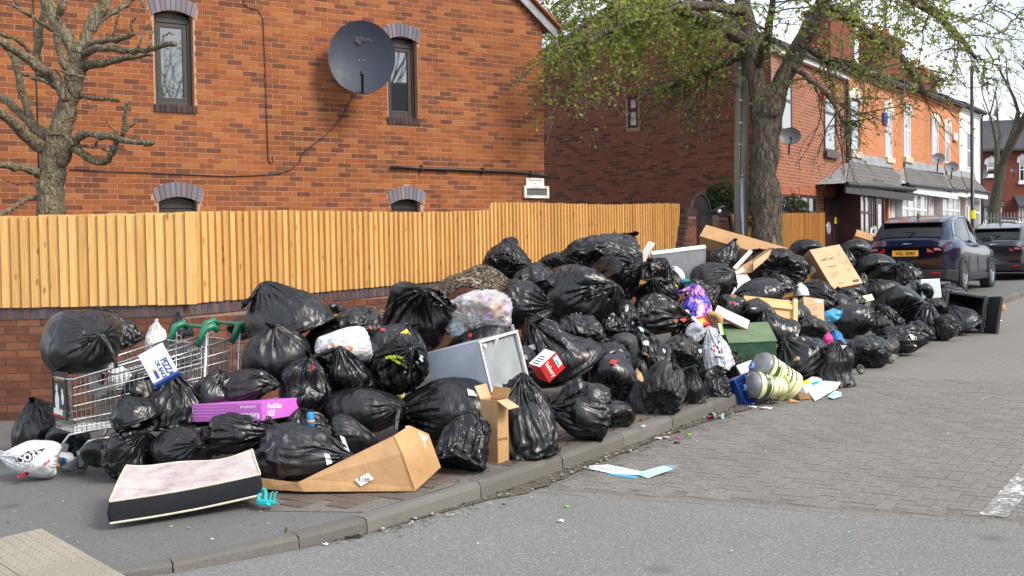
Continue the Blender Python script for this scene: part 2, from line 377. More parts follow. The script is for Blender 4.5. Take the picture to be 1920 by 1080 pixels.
# ---------------------------------------------------------------- ground, road, kerb, footway
KERB = [(0.6, 16.0), (0.9, 12.0), (1.3, 9.4), (1.8, 7.9), (2.4, 6.75), (3.0, 5.85), (3.5, 5.28), (4.0, 4.92), (4.66, 4.62), (5.09, 4.48), (6.1, 4.35), (7.1, 4.31), (8.05, 4.30)] + [(8.05 + .915 * i, 4.30) for i in range(1, 60)]
def kerb_w(t): return interp(t, [k[0] for k in KERB], [k[1] for k in KERB])
def sheet(name, poly, h, mat, kind='structure', parent=None):
    m = MB(); m.poly([TW(t, w, h) for t, w in poly]); o = m.build(name, mat, parent)
    if kind: setp(o, kind=kind)
    return o
gm = MB(); gm.poly([TW(-150, -150, -.25), TW(260, -150, -.25), TW(260, 150, -.25), TW(-150, 150, -.25)])
setp(gm.build('ground', plain('earth', (.09, .08, .065), .95, .3, 2)), kind='structure')
EDGE = [(6.47 - (4.04 - w) * -.182, w) for w in (4.5, -9)]                # far edge of the tarmac: start of the block paving
EDGE = [(6.47 + (4.04 - w) * .182, w) for w in (4.6, -9.0)]
setp(sheet('road', [(-12, -9), (EDGE[1][0], -9), (EDGE[0][0], 4.6), (5.0, 4.9), (4.0, 5.3), (2.6, 7.4), (1.5, 9.8), (1.0, 16.5), (-12, 16.5)], 0, M_ROAD))
# block paved part of the carriageway: bed and blocks
BED = sheet('paved_road', [EDGE[0], EDGE[1], (60, -9), (60, 4.6)], -.003, M_JOINT)
def blk(t0, w0, t1, w1, top, m):
    e = (lambda t: foot(t) - foot(t0)) if w0 > 4.3 else (lambda t: 0)
    g = .002
    a = [(t0 + g, w0 + g), (t1 - g, w0 + g), (t1 - g, w1 - g), (t0 + g, w1 - g)]; c = .004
    m.add([TW(t, w, top - .012 + e(t)) for t, w in a] + [TW(t + (c if i in (0, 3) else -c), w + (c if i in (0, 1) else -c), top + e(t)) for i, (t, w) in enumerate(a)], [(4, 5, 6, 7), (0, 1, 5, 4), (1, 2, 6, 5), (2, 3, 7, 6), (3, 0, 4, 7)])
def lay(parent, cells, top_fn, mat, near=300, one=None):
    """cells: (t0, w0, t1, w1); the 300 that show largest become parts, the rest one joined part"""
    sc = []
    for c in cells:
        p = TW((c[0] + c[2]) / 2, (c[1] + c[3]) / 2, .05); d = depth(p)
        if d < 1: sc.append(1e9); continue
        x, y = proj(p); sc.append(d + (0 if -20 < x < 1940 and -20 < y < 1100 else 1e4))
    order = np.argsort(sc); rest = MB()
    Mi = wmat(parent).inverted()
    for k, i in enumerate(order):
        c = cells[i]
        if k < near and sc[i] < 1e4:
            m = MB(); blk(*c, top_fn(c), m); m.build('paver', mat, parent, world=True)
        elif sc[i] < 2e4: blk(*c, top_fn(c), rest)
    if rest.v: setp(rest.build('pavers', mat, parent, world=True), kind='stuff')
def herring(i0, i1, j0, j1, t_, w_):
    out = []
    for i in range(i0, i1):
        for j in range(j0, j1):                     # 90 degree herringbone of 200 x 100 blocks on a 100 mm lattice
            k = (i - j) % 4
            if k == 0: out.append((t_ + i * .1, w_ + j * .1, t_ + i * .1 + .2, w_ + j * .1 + .1))
            elif k == 3: out.append((t_ + i * .1, w_ + j * .1, t_ + i * .1 + .1, w_ + j * .1 + .2))
    return out
cells = herring(0, 90, -60, 45, 6.3, 0.0)
def ok_cell(c):
    tc, wc = (c[0] + c[2]) / 2, (c[1] + c[3]) / 2
    return c[0] > 6.47 + (4.04 - wc) * .182 + .10 and c[3] < 4.20 and wc > -1.6 and tc < 13
rj = random.Random(3)
edge_cells = []
w_ = 4.15
while w_ > -1.5:                                    # a border course along the tarmac edge
    tt = 6.47 + (4.04 - w_) * .182; edge_cells.append((tt - .0, w_ - .2, tt + .1, w_)); w_ -= .2
lay(BED, [c for c in cells if ok_cell(c)] + edge_cells, lambda c: .001 + rj.uniform(-.0015, .0025), M_PAVER)
# farther on the blocks run into one surface
a = Mt('far_paving'); v = a.pos(); b = a.n('ShaderNodeTexBrick'); mp = a.n('ShaderNodeMapping'); mp.inputs['Rotation'].default_value = (0, 0, PHI); a.l(v, mp.inputs[0]); a.l(mp.outputs[0], b.inputs[0])
b.inputs['Scale'].default_value = 1; b.inputs['Brick Width'].default_value = .2; b.inputs['Row Height'].default_value = .1; b.inputs['Mortar Size'].default_value = .006
b.inputs['Color1'].default_value = (.215, .20, .18, 1); b.inputs['Color2'].default_value = (.225, .208, .188, 1); b.inputs['Mortar'].default_value = (.16, .15, .135, 1)
n1 = a.noise(v, 200, 2, .7); cc = a.mix(a.rng(n1, .35, .7, 0, .5), b.outputs[0], a.mix(1, b.outputs[0], (.6, .6, .6), 'MULTIPLY')); n2 = a.noise(v, .9, 4); cc = a.mix(a.rng(n2, .35, .7, 0, .4), cc, a.mix(1, cc, (.78, .77, .75), 'MULTIPLY'))
a.set(cc, .85, a.bump(n1, .5, .004)); 
sheet('road_far', [(12.9, -9), (120, -9), (120, 4.3), (12.9, 4.3)], -.002, a.m)
# white line
def mat_line():
    a = Mt('worn_white_line'); v = a.pos(); n1 = a.noise(v, 30, 6, .75); n2 = a.noise(v, 5, 3)
    f = a.rng(a.math('ADD', n1, a.math('MULTIPLY', n2, .35)), .55, .66); c = a.mix(f, (.72, .72, .70), (.17, .16, .15)); a.set(c, .8, a.bump(n1, .4, .004)); return a.m
sheet('road_marking', [(7.12, 1.24), (7.12, 1.40), (11.5, 1.40), (11.5, 1.24)], .0065, mat_line())

# kerb stones, each a part
KB = setp(thing('kerb', None, None, Vector((0, 0, 0))), kind='structure')
def kpt(i, off, h):
    t, w = KERB[i]; t0, w0 = KERB[max(0, i - 1)]; t1, w1 = KERB[min(len(KERB) - 1, i + 1)]
    d = Vector((t1 - t0, w1 - w0)).normalized(); nrm = Vector((-d.y, d.x))          # towards the footway
    if nrm.y < 0 and abs(d.x) > .5: nrm = -nrm
    return TW(t + nrm.x * off, w + nrm.y * off, h)
def kfoot(i): return foot(KERB[i][0])
for i in range(4, len(KERB) - 1):
    m = MB(); pr = [(0, -.05), (-.005, .0), (.0, .72), (.012, .93), (.035, 1.0), (.125, 1.0), (.125, -.05)]
    vs = []; g = .006
    for j in range(5):
        f = [g, .25, .5, .75, 1 - g][j]
        for o_, hh in pr:
            A = kpt(i, o_, 0); B = kpt(i + 1, o_, 0); h = lerp(kfoot(i), kfoot(i + 1), f)
            q = A.lerp(B, f); vs.append(q + Vector((0, 0, (h + .004) * hh if hh > 0 else hh)) + Vector((RNG.normal(0, .0015), RNG.normal(0, .0015), 0)))
    n = len(pr)
    fs = [(j * n + k, (j + 1) * n + k, (j + 1) * n + k + 1, j * n + k + 1) for j in range(4) for k in range(n - 1)] + [tuple(range(n)), tuple(reversed(range(4 * n, 5 * n)))]
    m.add(vs, fs).build('kerb_stone', M_KERB, KB, smooth=False)
# footway: tarmac at the corner, brown blocks along the kerb
def foot_sheet(name, ts, wa, wb, mat, dz=0.0, n=8):
    m = MB(); k = len(ts)
    vs = [TW(t, lerp(wa(t), wb(t), j / (n - 1)), foot(t) + dz) for t in ts for j in range(n)]
    m.add(vs, [(i * n + j, i * n + j + 1, (i + 1) * n + j + 1, (i + 1) * n + j) for i in range(k - 1) for j in range(n - 1)])
    return setp(m.build(name, mat), kind='structure')
ts = [1.0, 1.3, 1.8, 2.4, 3.0, 3.5, 4.0, 4.66, 5.09, 5.5, 6.1, 7, 8, 10, 14, 20, 30, 45, 60]
FOOTW = foot_sheet('footway', ts, lambda t: kerb_w(t) + .12, lambda t: 26.0, M_FOOT)
m = MB(); m.poly([TW(t, w, foot(t) + .003) for t, w in [(5.2, 4.58), (4.95, 5.25), (5.4, 5.8), (5.8, 5.8), (16, 5.8), (16, 4.42), (7, 4.42), (5.9, 4.46)]]); FB = setp(m.build('footway_block_paving', M_JOINT), kind='structure')
bc = herring(0, 100, 0, 16, 4.6, 4.43)
def okb(c):
    tc, wc = (c[0] + c[2]) / 2, (c[1] + c[3]) / 2
    return c[1] > kerb_w(tc) + .10 and c[0] > 5.28 - (wc - 4.5) * .35 and tc < 13 and c[3] < 5.8
lay(FB, [c for c in bc if okb(c)], lambda c: foot(c[0]) + .009 + rj.uniform(-.002, .002), M_PAVER_BR)
# blister tactile slabs at the corner
TP = setp(thing('tactile_paving', None, None, Vector((0, 0, 0))), kind='structure')
A = G(78, 991, .06); B = G(236, 1082, .04); dirx = (B - A); dirx.z = 0; dirx.normalize(); diry = Vector((-dirx.y, dirx.x, 0)); 
if diry.x > 0: diry = -diry
def onfoot(q):
    t, w = tw(q); return TW(t, w, foot(t))
for i in range(0, 4):
    for j in range(0, 3):
        m = MB(); o = A + dirx * (.4 * i) + diry * (.4 * j) 
        c = [onfoot(o + dirx * a + diry * b) for a, b in ((.003, .003), (.397, .003), (.397, .397), (.003, .397))]
        up = Vector((0, 0, .012)); lo = Vector((0, 0, -.02))
        m.hexa([q + lo for q in c] + [q + up for q in c])
        for a in range(6):
            for b in range(6):
                q = onfoot(o + dirx * (.04 + a * .064) + diry * (.04 + b * .064)) + up
                m.lathe([(.0165, -.002), (.0145, .0045), (.009, .007)], 10, Matrix.Translation(q))
        m.build('blister_slab', M_TACTILE, TP)
# ---------------------------------------------------------------- brickwork helper
BRICK_ME = {}; FS = [.03] + [k / 14 for k in range(1, 14)] + [.97]
def brick_mesh(l, h, d):
    k = (round(l, 3), round(h, 3), round(d, 3))
    if k not in BRICK_ME:
        m = MB().box(-l / 2, -h / 2, -d, l / 2, h / 2, 0)
        me = bpy.data.meshes.new('brick'); me.from_pydata(m.v, [], m.f); BRICK_ME[k] = me
    return BRICK_ME[k]
def brickwork(parent, rects, mats, keep, bl=.225, bh=.075, d=.0045, joint=.010, near=300, vis=None, name='brick'):
    """lay bricks in the parent's local x (along) / y (up) plane, front face at z = d. rects: (x0, x1, y0, y1) areas; keep(x, y) says where wall is"""
    Mw = wmat(parent); todo = []
    for (x0, x1, y0, y1) in rects:
        rows = int(round((y1 - y0) / bh))
        for r in range(rows):
            y = y0 + r * bh; off = (r % 2) * bl / 2
            i0 = int(math.floor((x0 - off) / bl)) - 1; i1 = int(math.ceil((x1 - off) / bl)) + 1
            for i in range(i0, i1):
                a, b = off + i * bl, off + (i + 1) * bl
                a, b = max(a, x0), min(b, x1)
                if b - a < .03: continue
                S = [keep(a + (b - a) * f, y + bh / 2) for f in FS]
                if all(S): pass
                elif not any(S): continue
                else:                                  # cut brick
                    good = [f for f, s_ in zip([0] + FS[1:-1] + [1], S) if s_]
                    a, b = a + (b - a) * min(good), a + (b - a) * max(good)
                    if b - a < .035: continue
                todo.append(((a + b) / 2, y + bh / 2, b - a))
    sc = []
    for x, y, l in todo:
        p = Mw @ Vector((x, y, d)); px, py = proj(p); q = depth(p)
        v = -10 < px < 1930 and -10 < py < 1090 and (vis is None or vis(px, py))
        sc.append(q - l * 4 + (0 if v else 1e4))
    order = np.argsort(sc); vs = []; k = 0
    mat = mats
    for n_, i in enumerate(order):
        x, y, l = todo[i]; dz = random.uniform(-.0012, .0012)
        if n_ < near and sc[i] < 1e4:
            me = brick_mesh(l - joint, bh - joint, d)
            o = bpy.data.objects.new(name, me); COL.objects.link(o)
            if not me.materials: me.materials.append(mat)
            if me.materials[0] != mat: 
                me2 = me.copy(); me2.materials.clear(); me2.materials.append(mat); o.data = me2
            o.parent = parent; o.location = (x, y, d + dz)
        else:
            hx, hy = (l - joint) / 2, (bh - joint) / 2
            for sx, sy, z in ((-1, -1, 0), (1, -1, 0), (1, 1, 0), (-1, 1, 0), (-1, -1, d), (1, -1, d), (1, 1, d), (-1, 1, d)):
                vs.append((x + sx * hx, y + sy * hy, z + (dz if z else 0)))
    if vs:
        nb = len(vs) // 8; base = np.arange(nb)[:, None, None] * 8
        q = (base + np.array(((4, 5, 6, 7), (0, 1, 5, 4), (1, 2, 6, 5), (2, 3, 7, 6), (3, 0, 4, 7)))[None]).reshape(-1, 4)
        setp(np_mesh(name + 's', vs, q, mat, parent), kind='stuff')
class Fac:
    """a facade: local x along the wall (left to right as seen), y up, z out of the wall"""
    def __init__(s, o, ex):
        s.ex = ex.normalized(); s.ez = s.ex.cross(Vector((0, 0, 1))).normalized()
        s.o = o; s.M = frame(o, s.ex, Vector((0, 0, 1)), s.ez)
    def px(s, x, y, out=0.0):
        q = hit(x, y, s.ez, s.ez.dot(s.o) + out) - s.o; return q.dot(s.ex), q.z
    def rect(s, x0, y0, x1, y1, out=0.0):
        ym = (y0 + y1) / 2; xm = (x0 + x1) / 2
        return s.px(x0, ym, out)[0], s.px(x1, ym, out)[0], s.px(xm, y1, out)[1], s.px(xm, y0, out)[1]
def boxl(name, mat, parent, x0, y0, z0, x1, y1, z1, bevel=0): return MB().box(x0, y0, z0, x1, y1, z1).build(name, mat, parent, bevel=bevel)
def ring(m, x0, x1, y0, y1, b, z0, z1):
    m.box(x0, y0, z0, x0 + b, y1, z1); m.box(x1 - b, y0, z0, x1, y1, z1); m.box(x0 + b, y0, z0, x1 - b, y0 + b, z1); m.box(x0 + b, y1 - b, z0, x1 - b, y1, z1)

# ---------------------------------------------------------------- the big orange brick house with its gable to the street
d1 = Vector((3190, 2100, 0)).normalized()
H1 = Fac(Vector((.584, 19.15, .33)), d1)
h1 = thing('brick_house', 'large orange brick house with grey arched window heads and a big satellite dish', 'house', H1.M)
WIN1 = [H1.rect(290, 20, 363, 197), H1.rect(727, 69, 783, 221)]
LOW1 = [H1.rect(298, 369, 373, 470), H1.rect(736, 373, 791, 470)]
def arch_y(r, x, rise=.09):
    u = (x - (r[0] + r[1]) / 2) / ((r[1] - r[0]) / 2); return r[3] - .0 - rise * u * u
EAVE1 = H1.px(1022, 62)[1]; SL1 = .78
def keep1(x, y):
    if y > EAVE1 + .1 - SL1 * x - .0 or x > 0: return False
    for r in WIN1 + LOW1:
        if r[0] - .004 < x < r[1] + .004 and r[2] - .105 < y < r[3] - .05: return False
        xm = (r[0] + r[1]) / 2
        if abs(x - xm) < ((r[1] - r[0]) / 2 + .03) * (1 + .17 * max(0, (y - arch_y(r, x)) / .205)) and r[3] - .14 < y < r[3] + .25 and arch_y(r, x) - .12 < y < arch_y(r, x) + .20: return False
    return True
# wall core with openings: strips between the windows
m = MB(); XL = -9.0
def core(m, x0, x1, y0, y1, z1=0.0): 
    if x1 > x0 and y1 > y0: m.box(x0, y0, -.25, x1, y1, z1)
wx = [XL] + [v for p in ((WIN1[0][0], WIN1[0][1]), (WIN1[1][0], WIN1[1][1])) for v in p] + [0]
core(m, XL, WIN1[0][0], -1, 5.2); core(m, WIN1[0][1], WIN1[1][0], -1, 5.2); core(m, WIN1[1][1], 0, -1, 5.2)
for a, b in zip(LOW1, WIN1):
    core(m, b[0], b[1], a[3], b[2]); core(m, b[0], b[1], b[3], 5.2)
TOPY = 9.2
m.prism([(XL, 5.2, -.25), (0, 5.2, -.25), (0, EAVE1 + .05, -.25), ((EAVE1 - TOPY) / SL1, TOPY, -.25), (XL, TOPY, -.25)], (0, 0, .25))
wall1 = m.build('wall', M_MORTAR, h1)
core_side = MB().box(-.25, -1, -9, 0, EAVE1, -.25); core_side.build('side_wall', M_BRICK1, h1)
brickwork(wall1, [(XL, 0, .4 - .4, 7.5)], M_BRICK1, keep1, vis=lambda x, y: y < 400 and x < 1030)
def arch(parent, r, n=9, mat=M_ARCH, hh=.205):
    xm, hw = (r[0] + r[1]) / 2, (r[1] - r[0]) / 2 + .03
    for i in range(n):
        u0_, u1_ = -1 + 2 * (i + .06) / n, -1 + 2 * (i + .94) / n
        def pt(u, top):
            x = xm + u * hw * (1.17 if top else 1.0); y = r[3] - .09 * u * u + (hh * (1 - .08 * u * u) if top else 0); return x, y
        q = [pt(u0_, 0), pt(u1_, 0), pt(u1_, 1), pt(u0_, 1)]
        MB().prism([(x, y, .001) for x, y in q], (0, 0, .016)).build('arch_brick', mat, parent)
def house_window(r, low=False):
    w = bpy.data.objects.new('window', None); COL.objects.link(w); w.parent = h1
    arch(w, r)
    x0, x1, y0, y1 = r; yt = y1 - .10; z = -.10
    m = MB(); ring(m, x0, x1, y0, yt, .055, z - .07, z); m.build('frame', M_FRAMEB, w, bevel=.004)
    m = MB(); ring(m, x0 + .058, x1 - .058, y0 + .058, yt - .058, .06, z - .06, z - .012); m.build('sash', M_FRAMEB, w, bevel=.004)
    N_ = 10; pts = [(x0 + (x1 - x0) * i / N_, yt + .002) for i in range(N_ + 1)]; top = [(x, arch_y(r, x) - .005) for x, _ in reversed(pts)]
    MB().prism([(x, y, z - .05) for x, y in pts + top], (0, 0, .03)).build('arch_panel', M_FRAMEB, w)
    MB().box(x0 + .115, y0 + .115, z - .05, x1 - .115, yt - .115, z - .035).build('pane', M_GLASS, w)
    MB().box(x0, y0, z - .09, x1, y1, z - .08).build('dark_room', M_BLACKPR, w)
    if not low:
        n = 8
        for i in range(n):
            a, b = x0 - .03 + (x1 - x0 + .06) * i / n, x0 - .03 + (x1 - x0 + .06) * (i + 1) / n
            MB().box(a + .004, y0 - .105, -.10, b - .004, y0 - .004, .035).build('sill_brick', M_SILL, w)
    return w
for r in WIN1: house_window(r)
for r in LOW1: house_window((r[0], r[1], r[2], r[3]), True)
# curtain hints behind the first pane, seen through the glass as pale folds
# roof slope and verge
m = MB(); v0 = H1.px(1030, 68); y0 = v0[1]; xe = .25
m.prism([(xe, EAVE1 - .10, .10), (xe, EAVE1 + .06, .10), (-6.5, EAVE1 + .06 + SL1 * 6.75, .10), (-6.5, EAVE1 - .10 + SL1 * 6.75, .10)], (0, 0, -.03)); m.build('bargeboard', M_LEAD, h1)
m = MB(); m.prism([(xe + .05, EAVE1 + .07, .16), (xe + .05, EAVE1 + .11, .16), (-6.5, EAVE1 + .11 + SL1 * 6.8, .16), (-6.5, EAVE1 + .07 + SL1 * 6.8, .16)], (0, 0, -9)); 
m.build('roof', plain('roof_tile_orange', srgb(150, 84, 56), .8, .2, 9, .004), h1)
# black conduit, sign plate and cables fixed to the wall belong to the house
def onwall(px, py, out=.03):
    x, y = H1.px(px, py, out); return (x, y, out)
m = MB(); m.tube([onwall(x, y, .045) for x, y in [(733, 313), (790, 316), (850, 318), (905, 320), (950, 322), (985, 324), (1010, 328), (1033, 333)]], .024, 8); cd = m.build('conduit', M_BLACKP, h1, smooth=True)
for x, y in ((790, 316), (905, 320), (995, 326)): MB().box(-.012, -.05, -.04, .012, .05, .03, Matrix.Translation(onwall(x, y, .045))).build('clip', M_BLACKP, cd)
MB().tube([onwall(x, y, .02) for x, y in [(130, 318), (200, 321), (262, 323), (330, 326), (420, 330), (470, 329), (520, 326), (545, 318), (562, 303), (566, 288), (580, 276), (605, 258), (632, 231), (645, 212), (655, 190), (668, 176)]], .008, 6).build('cable', M_BLACKP, h1, smooth=True)
MB().tube([onwall(x, y, .02) for x, y in [(462, -10), (456, 6), (466, 14), (484, 18), (493, 34), (497, 120), (500, 220), (503, 300), (508, 307), (513, 302), (511, 293)]], .007, 6).build('cable', M_BLACKP, h1, smooth=True)
MB().tube([onwall(x, y, .02) for x, y in [(62, -10), (66, 90), (70, 200), (73, 316)]], .007, 6).build('cable', M_BLACKP, h1, smooth=True)
# parking sign: two plates on the wall
r1 = H1.rect(985, 334, 1018, 350); r2 = H1.rect(980, 349, 1026, 372)
sg = thing('parking_sign', 'small white reserved parking plate above a framed grey plate on the house corner', 'sign', H1.M @ T3(r2[0], r2[2], .012))
MB().box(r1[0] - r2[0], r1[2] - r2[2] + .002, 0, r1[1] - r2[0], r1[3] - r2[2], .02).build('white_plate', M_WHITE, sg)
w2, hh2 = r2[1] - r2[0], r2[3] - r2[2]
m = MB(); ring(m, 0, w2, 0, hh2, .045, 0, .05); m.build('frame', M_WHITED, sg, bevel=.005); MB().box(.045, .045, .0, w2 - .045, hh2 - .045, .03).build('grey_plate', plain('sign_grey', (.12, .12, .125), .5), sg)
cx = (r1[0] + r1[1]) / 2 - r2[0]; cy = (r1[2] + r1[3]) / 2 - r2[2]
text('Reserved Parking', sg, T3(cx, cy + .035, .021), .036, M_INK); text('for', sg, T3(cx, cy - .025, .021), .036, M_INK)
# satellite dish
dc = H1.px(678.5, 107, .55); Dp = H1.M @ Vector((dc[0], dc[1], .55))
look = (CAM - Dp); look.z = .9; look.normalize(); dx_ = Vector((0, 0, 1)).cross(look).normalized()
DM = frame(Dp, dx_, look.cross(dx_), look)
ds = thing('satellite_dish', 'large dark grey satellite dish on the orange brick house wall', 'satellite dish', DM)
Rr = 62.5 / (F / depth(Dp)); Ry = Rr * 1.10
M_DISH = plain('dish_slate', srgb(46, 54, 68), .58, .06, 3, 0)
def dpt(u, v): a = 2 * math.pi * u; return Vector((math.cos(a) * Rr * v, math.sin(a) * Ry * v, -.13 + .13 * v * v))
m = MB(); m.grid(lambda u, v: dpt(u, max(v, .001)), 56, 14, True); m.grid(lambda u, v: dpt(u, 1.0) + Vector((math.cos(2 * math.pi * u), math.sin(2 * math.pi * u), 0)) * .006 - Vector((0, 0, .016 * v)), 56, 2, True); m.grid(lambda u, v: dpt(u, max(v, .001)) - Vector((0, 0, .012)), 56, 8, True)
m.build('reflector', M_DISH, ds, smooth=True)
MB().tube([(0, -Ry * .98, -.02), (0, -Ry * .80, .10), (0, -Ry * .60, .24)], .02, 8).build('feed_arm', M_BLACKM, ds)
MB().tube([(0, -Ry * .60, .25), (0, -Ry * .52, .24), (0, -Ry * .50, .20)], [.03, .035, .03], 10).build('receiver', M_BLACKM, ds)
MB().tube([(0, -.1, -.14), (0, -.1, -.3), (0, -.3, -.45)], .03, 8).build('mount', M_BLACKM, ds)
for x, y in ((-.035, -.02), (.035, -.02), (-.04, -.22), (.04, -.22)): MB().lathe([(.008, 0), (.006, .008)], 8, T3(x, y, -.125)).build('bolt', M_STEEL, ds)
MI = plain('dish_print', (.11, .09, .13), .5); text('TRIAX', ds, T3(.06, Ry * .52, -.085), .085, MI, ext=.003, sx=1.15)
for x, y, r in ((-.07, Ry * .50, .03), (-.03, Ry * .44, .028), (-.09, Ry * .55, .018)): MB().lathe([(r, -.004), (r, .003)], 14, T3(x, y, -.085)).build('logo_dot', plain('dish_dot', (.09, .035, .05), .5), ds)

# ---------------------------------------------------------------- low garden walls and the board fences on them
ZCAP = 1.38
CX = -3.19
WL = Fac(Vector((CX, 10.8, 0)), Vector((1, .03, 0)))                      # left run faces the camera
corner_t, corner_w = tw(Vector((CX, 10.8, 0)))
def low_wall(name, label, fac, x0, x1, ybase, ytop, visx):
    th = thing(name, label, 'wall', fac.M)
    m = MB(); m.prism([(x0, -1, -.215), (x1, -1, -.215), (x1, ytop(x1) - .115, -.215), (x0, ytop(x0) - .115, -.215)], (0, 0, .215)); core = m.build('wall_core', M_MORTAR2, th)
    brickwork(core, [(x0, x1, ybase, ybase + .075 * 26)], M_BRICK3, lambda x, y: y < ytop(x) - .125, vis=lambda x, y: y > 560 and x < visx, d=.010)
    n = int((x1 - x0) / .075); cap = []
    for i in range(n):
        a = x0 + i * (x1 - x0) / n; yt = ytop(a + .0375) + random.uniform(-.002, .002); g = .005
        MB().box(a + g, yt - .107, -.225, a + (x1 - x0) / n - g, yt, .018 + random.uniform(-.002, .002)).build('cap_brick', M_BLUEBRICK, th)
    MB().prism([(x0, ytop(x0) - .112, -.222), (x1, ytop(x1) - .112, -.222), (x1, ytop(x1) - .003, -.222), (x0, ytop(x0) - .003, -.222)], (0, 0, .232)).build('cap_bed', M_MORTAR2, th)
low_wall('garden_wall', 'low brown brick garden wall with blue brick capping beside the shopping trolley', WL, -3.4, 0, .30, lambda x: ZCAP, 420)
WR = Fac(TW(corner_t, 8.65) - Vector((0, 0, SLOPE * corner_t)), U)
def capz(x): return ZCAP + SLOPE * x * 1.0
low_wall('garden_wall', 'long low brick garden wall running behind the rubbish pile below the fence', WR, .0, 10.4, .35, capz, 1000)
def board_mesh(h, w=.092):
    m = MB(); t0, t1 = .003, .032
    m.add([(0, 0, 0), (w, 0, 0), (w, h, 0), (0, h, 0), (0, 0, t1), (w, 0, t0), (w, h, t0), (0, h, t1)], [(4, 5, 6, 7), (0, 1, 5, 4), (1, 2, 6, 5), (2, 3, 7, 6), (3, 0, 4, 7), (0, 3, 2, 1)])
    me = bpy.data.meshes.new('board'); me.from_pydata(m.v, [], m.f); me.materials.append(M_FENCE); return me
def fence(label, fac, x0, x1, ybot, ytop, pitch=.092, off=.02):
    th = thing('fence', label, 'fence', fac.M); x = x0; cache = {}
    while x < x1 - .02:
        yb, yt = ybot(x + pitch / 2), ytop(x + pitch / 2); h = round(yt - yb + random.uniform(-.004, .004), 3)
        if h not in cache: cache[h] = board_mesh(h, pitch - .004)
        o = bpy.data.objects.new('board', cache[h]); COL.objects.link(o); o.parent = th
        o.matrix_local = T3(x + random.uniform(-.002, .002), yb + random.uniform(-.003, .003), off) @ Matrix.Rotation(random.uniform(-.004, .004), 4, 'Z') @ Matrix.Rotation(random.uniform(-.03, .02), 4, 'Y')
        x += pitch
    m = MB()
    for f in (.15, .85):
        m.prism([(x0, lerp(ybot(x0), ytop(x0), f) - .03, -.03), (x1, lerp(ybot(x1), ytop(x1), f) - .03, -.03), (x1, lerp(ybot(x1), ytop(x1), f) + .03, -.03), (x0, lerp(ybot(x0), ytop(x0), f) + .03, -.03)], (0, 0, .045))
    m.build('rail', M_FENCE, th)
    xx = x0 + .05
    while xx < x1:
        MB().box(xx, ybot(xx), -.12, xx + .08, ytop(xx) - .03, -.03).build('post', M_FENCE, th); xx += 1.8
fence('yellow board fence facing the camera on the low wall at the left', WL, -3.34, .11, lambda x: ZCAP + .005, lambda x: 2.275 + .01 * math.sin(x))
xs = WR.px(914, 400)[0]
def ftop(x): return 2.275 + SLOPE * x * 1.0 + (0 if x < xs else .10) + .012 * math.sin(x * 1.3)
xe_ = WR.px(1270, 400)[0]
def fbot(x): return (capz(x) + .005 if x < 9.0 else capz(x) - .35)
fence('long yellow board fence receding behind the rubbish pile to the brick gate piers', WR, .05, xe_, fbot, ftop)
# gate with ramped brick wings
g0, g1 = WR.px(1295, 400)[0], WR.px(1333, 400)[0]
base = SLOPE * (corner_t + g0) + .12
GT = thing('garden_gate', 'tall black metal garden gate with an arched top between brick piers', 'gate', WR.M @ T3(g0, base, .0))
gw = g1 - g0; gh = WR.px(1312, 364)[1] - base
m = MB(); arcp = [(.03, 0, 0), (.03, gh - gw / 2, 0)] + [(gw / 2 - (gw / 2 - .03) * math.cos(math.pi * i / 12), gh - gw / 2 + (gw / 2 - .0) * math.sin(math.pi * i / 12), 0) for i in range(13)] + [(gw - .03, gh - gw / 2, 0), (gw - .03, 0, 0)]
m.tube(arcp, .035, 6); m.build('gate_frame', M_BLACKM, GT)
for i in range(1, 12):
    x = gw * i / 12; top = gh - gw / 2 + math.sqrt(max(0, (gw / 2 - .03) ** 2 - (x - gw / 2) ** 2))
    MB().tube([(x, .05, 0), (x, top, 0)], .011, 6).build('bar', M_BLACKM, GT)
for y in (.2, 1.0): MB().box(.03, y, -.015, gw - .03, y + .05, .015).build('crossbar', M_BLACKM, GT)
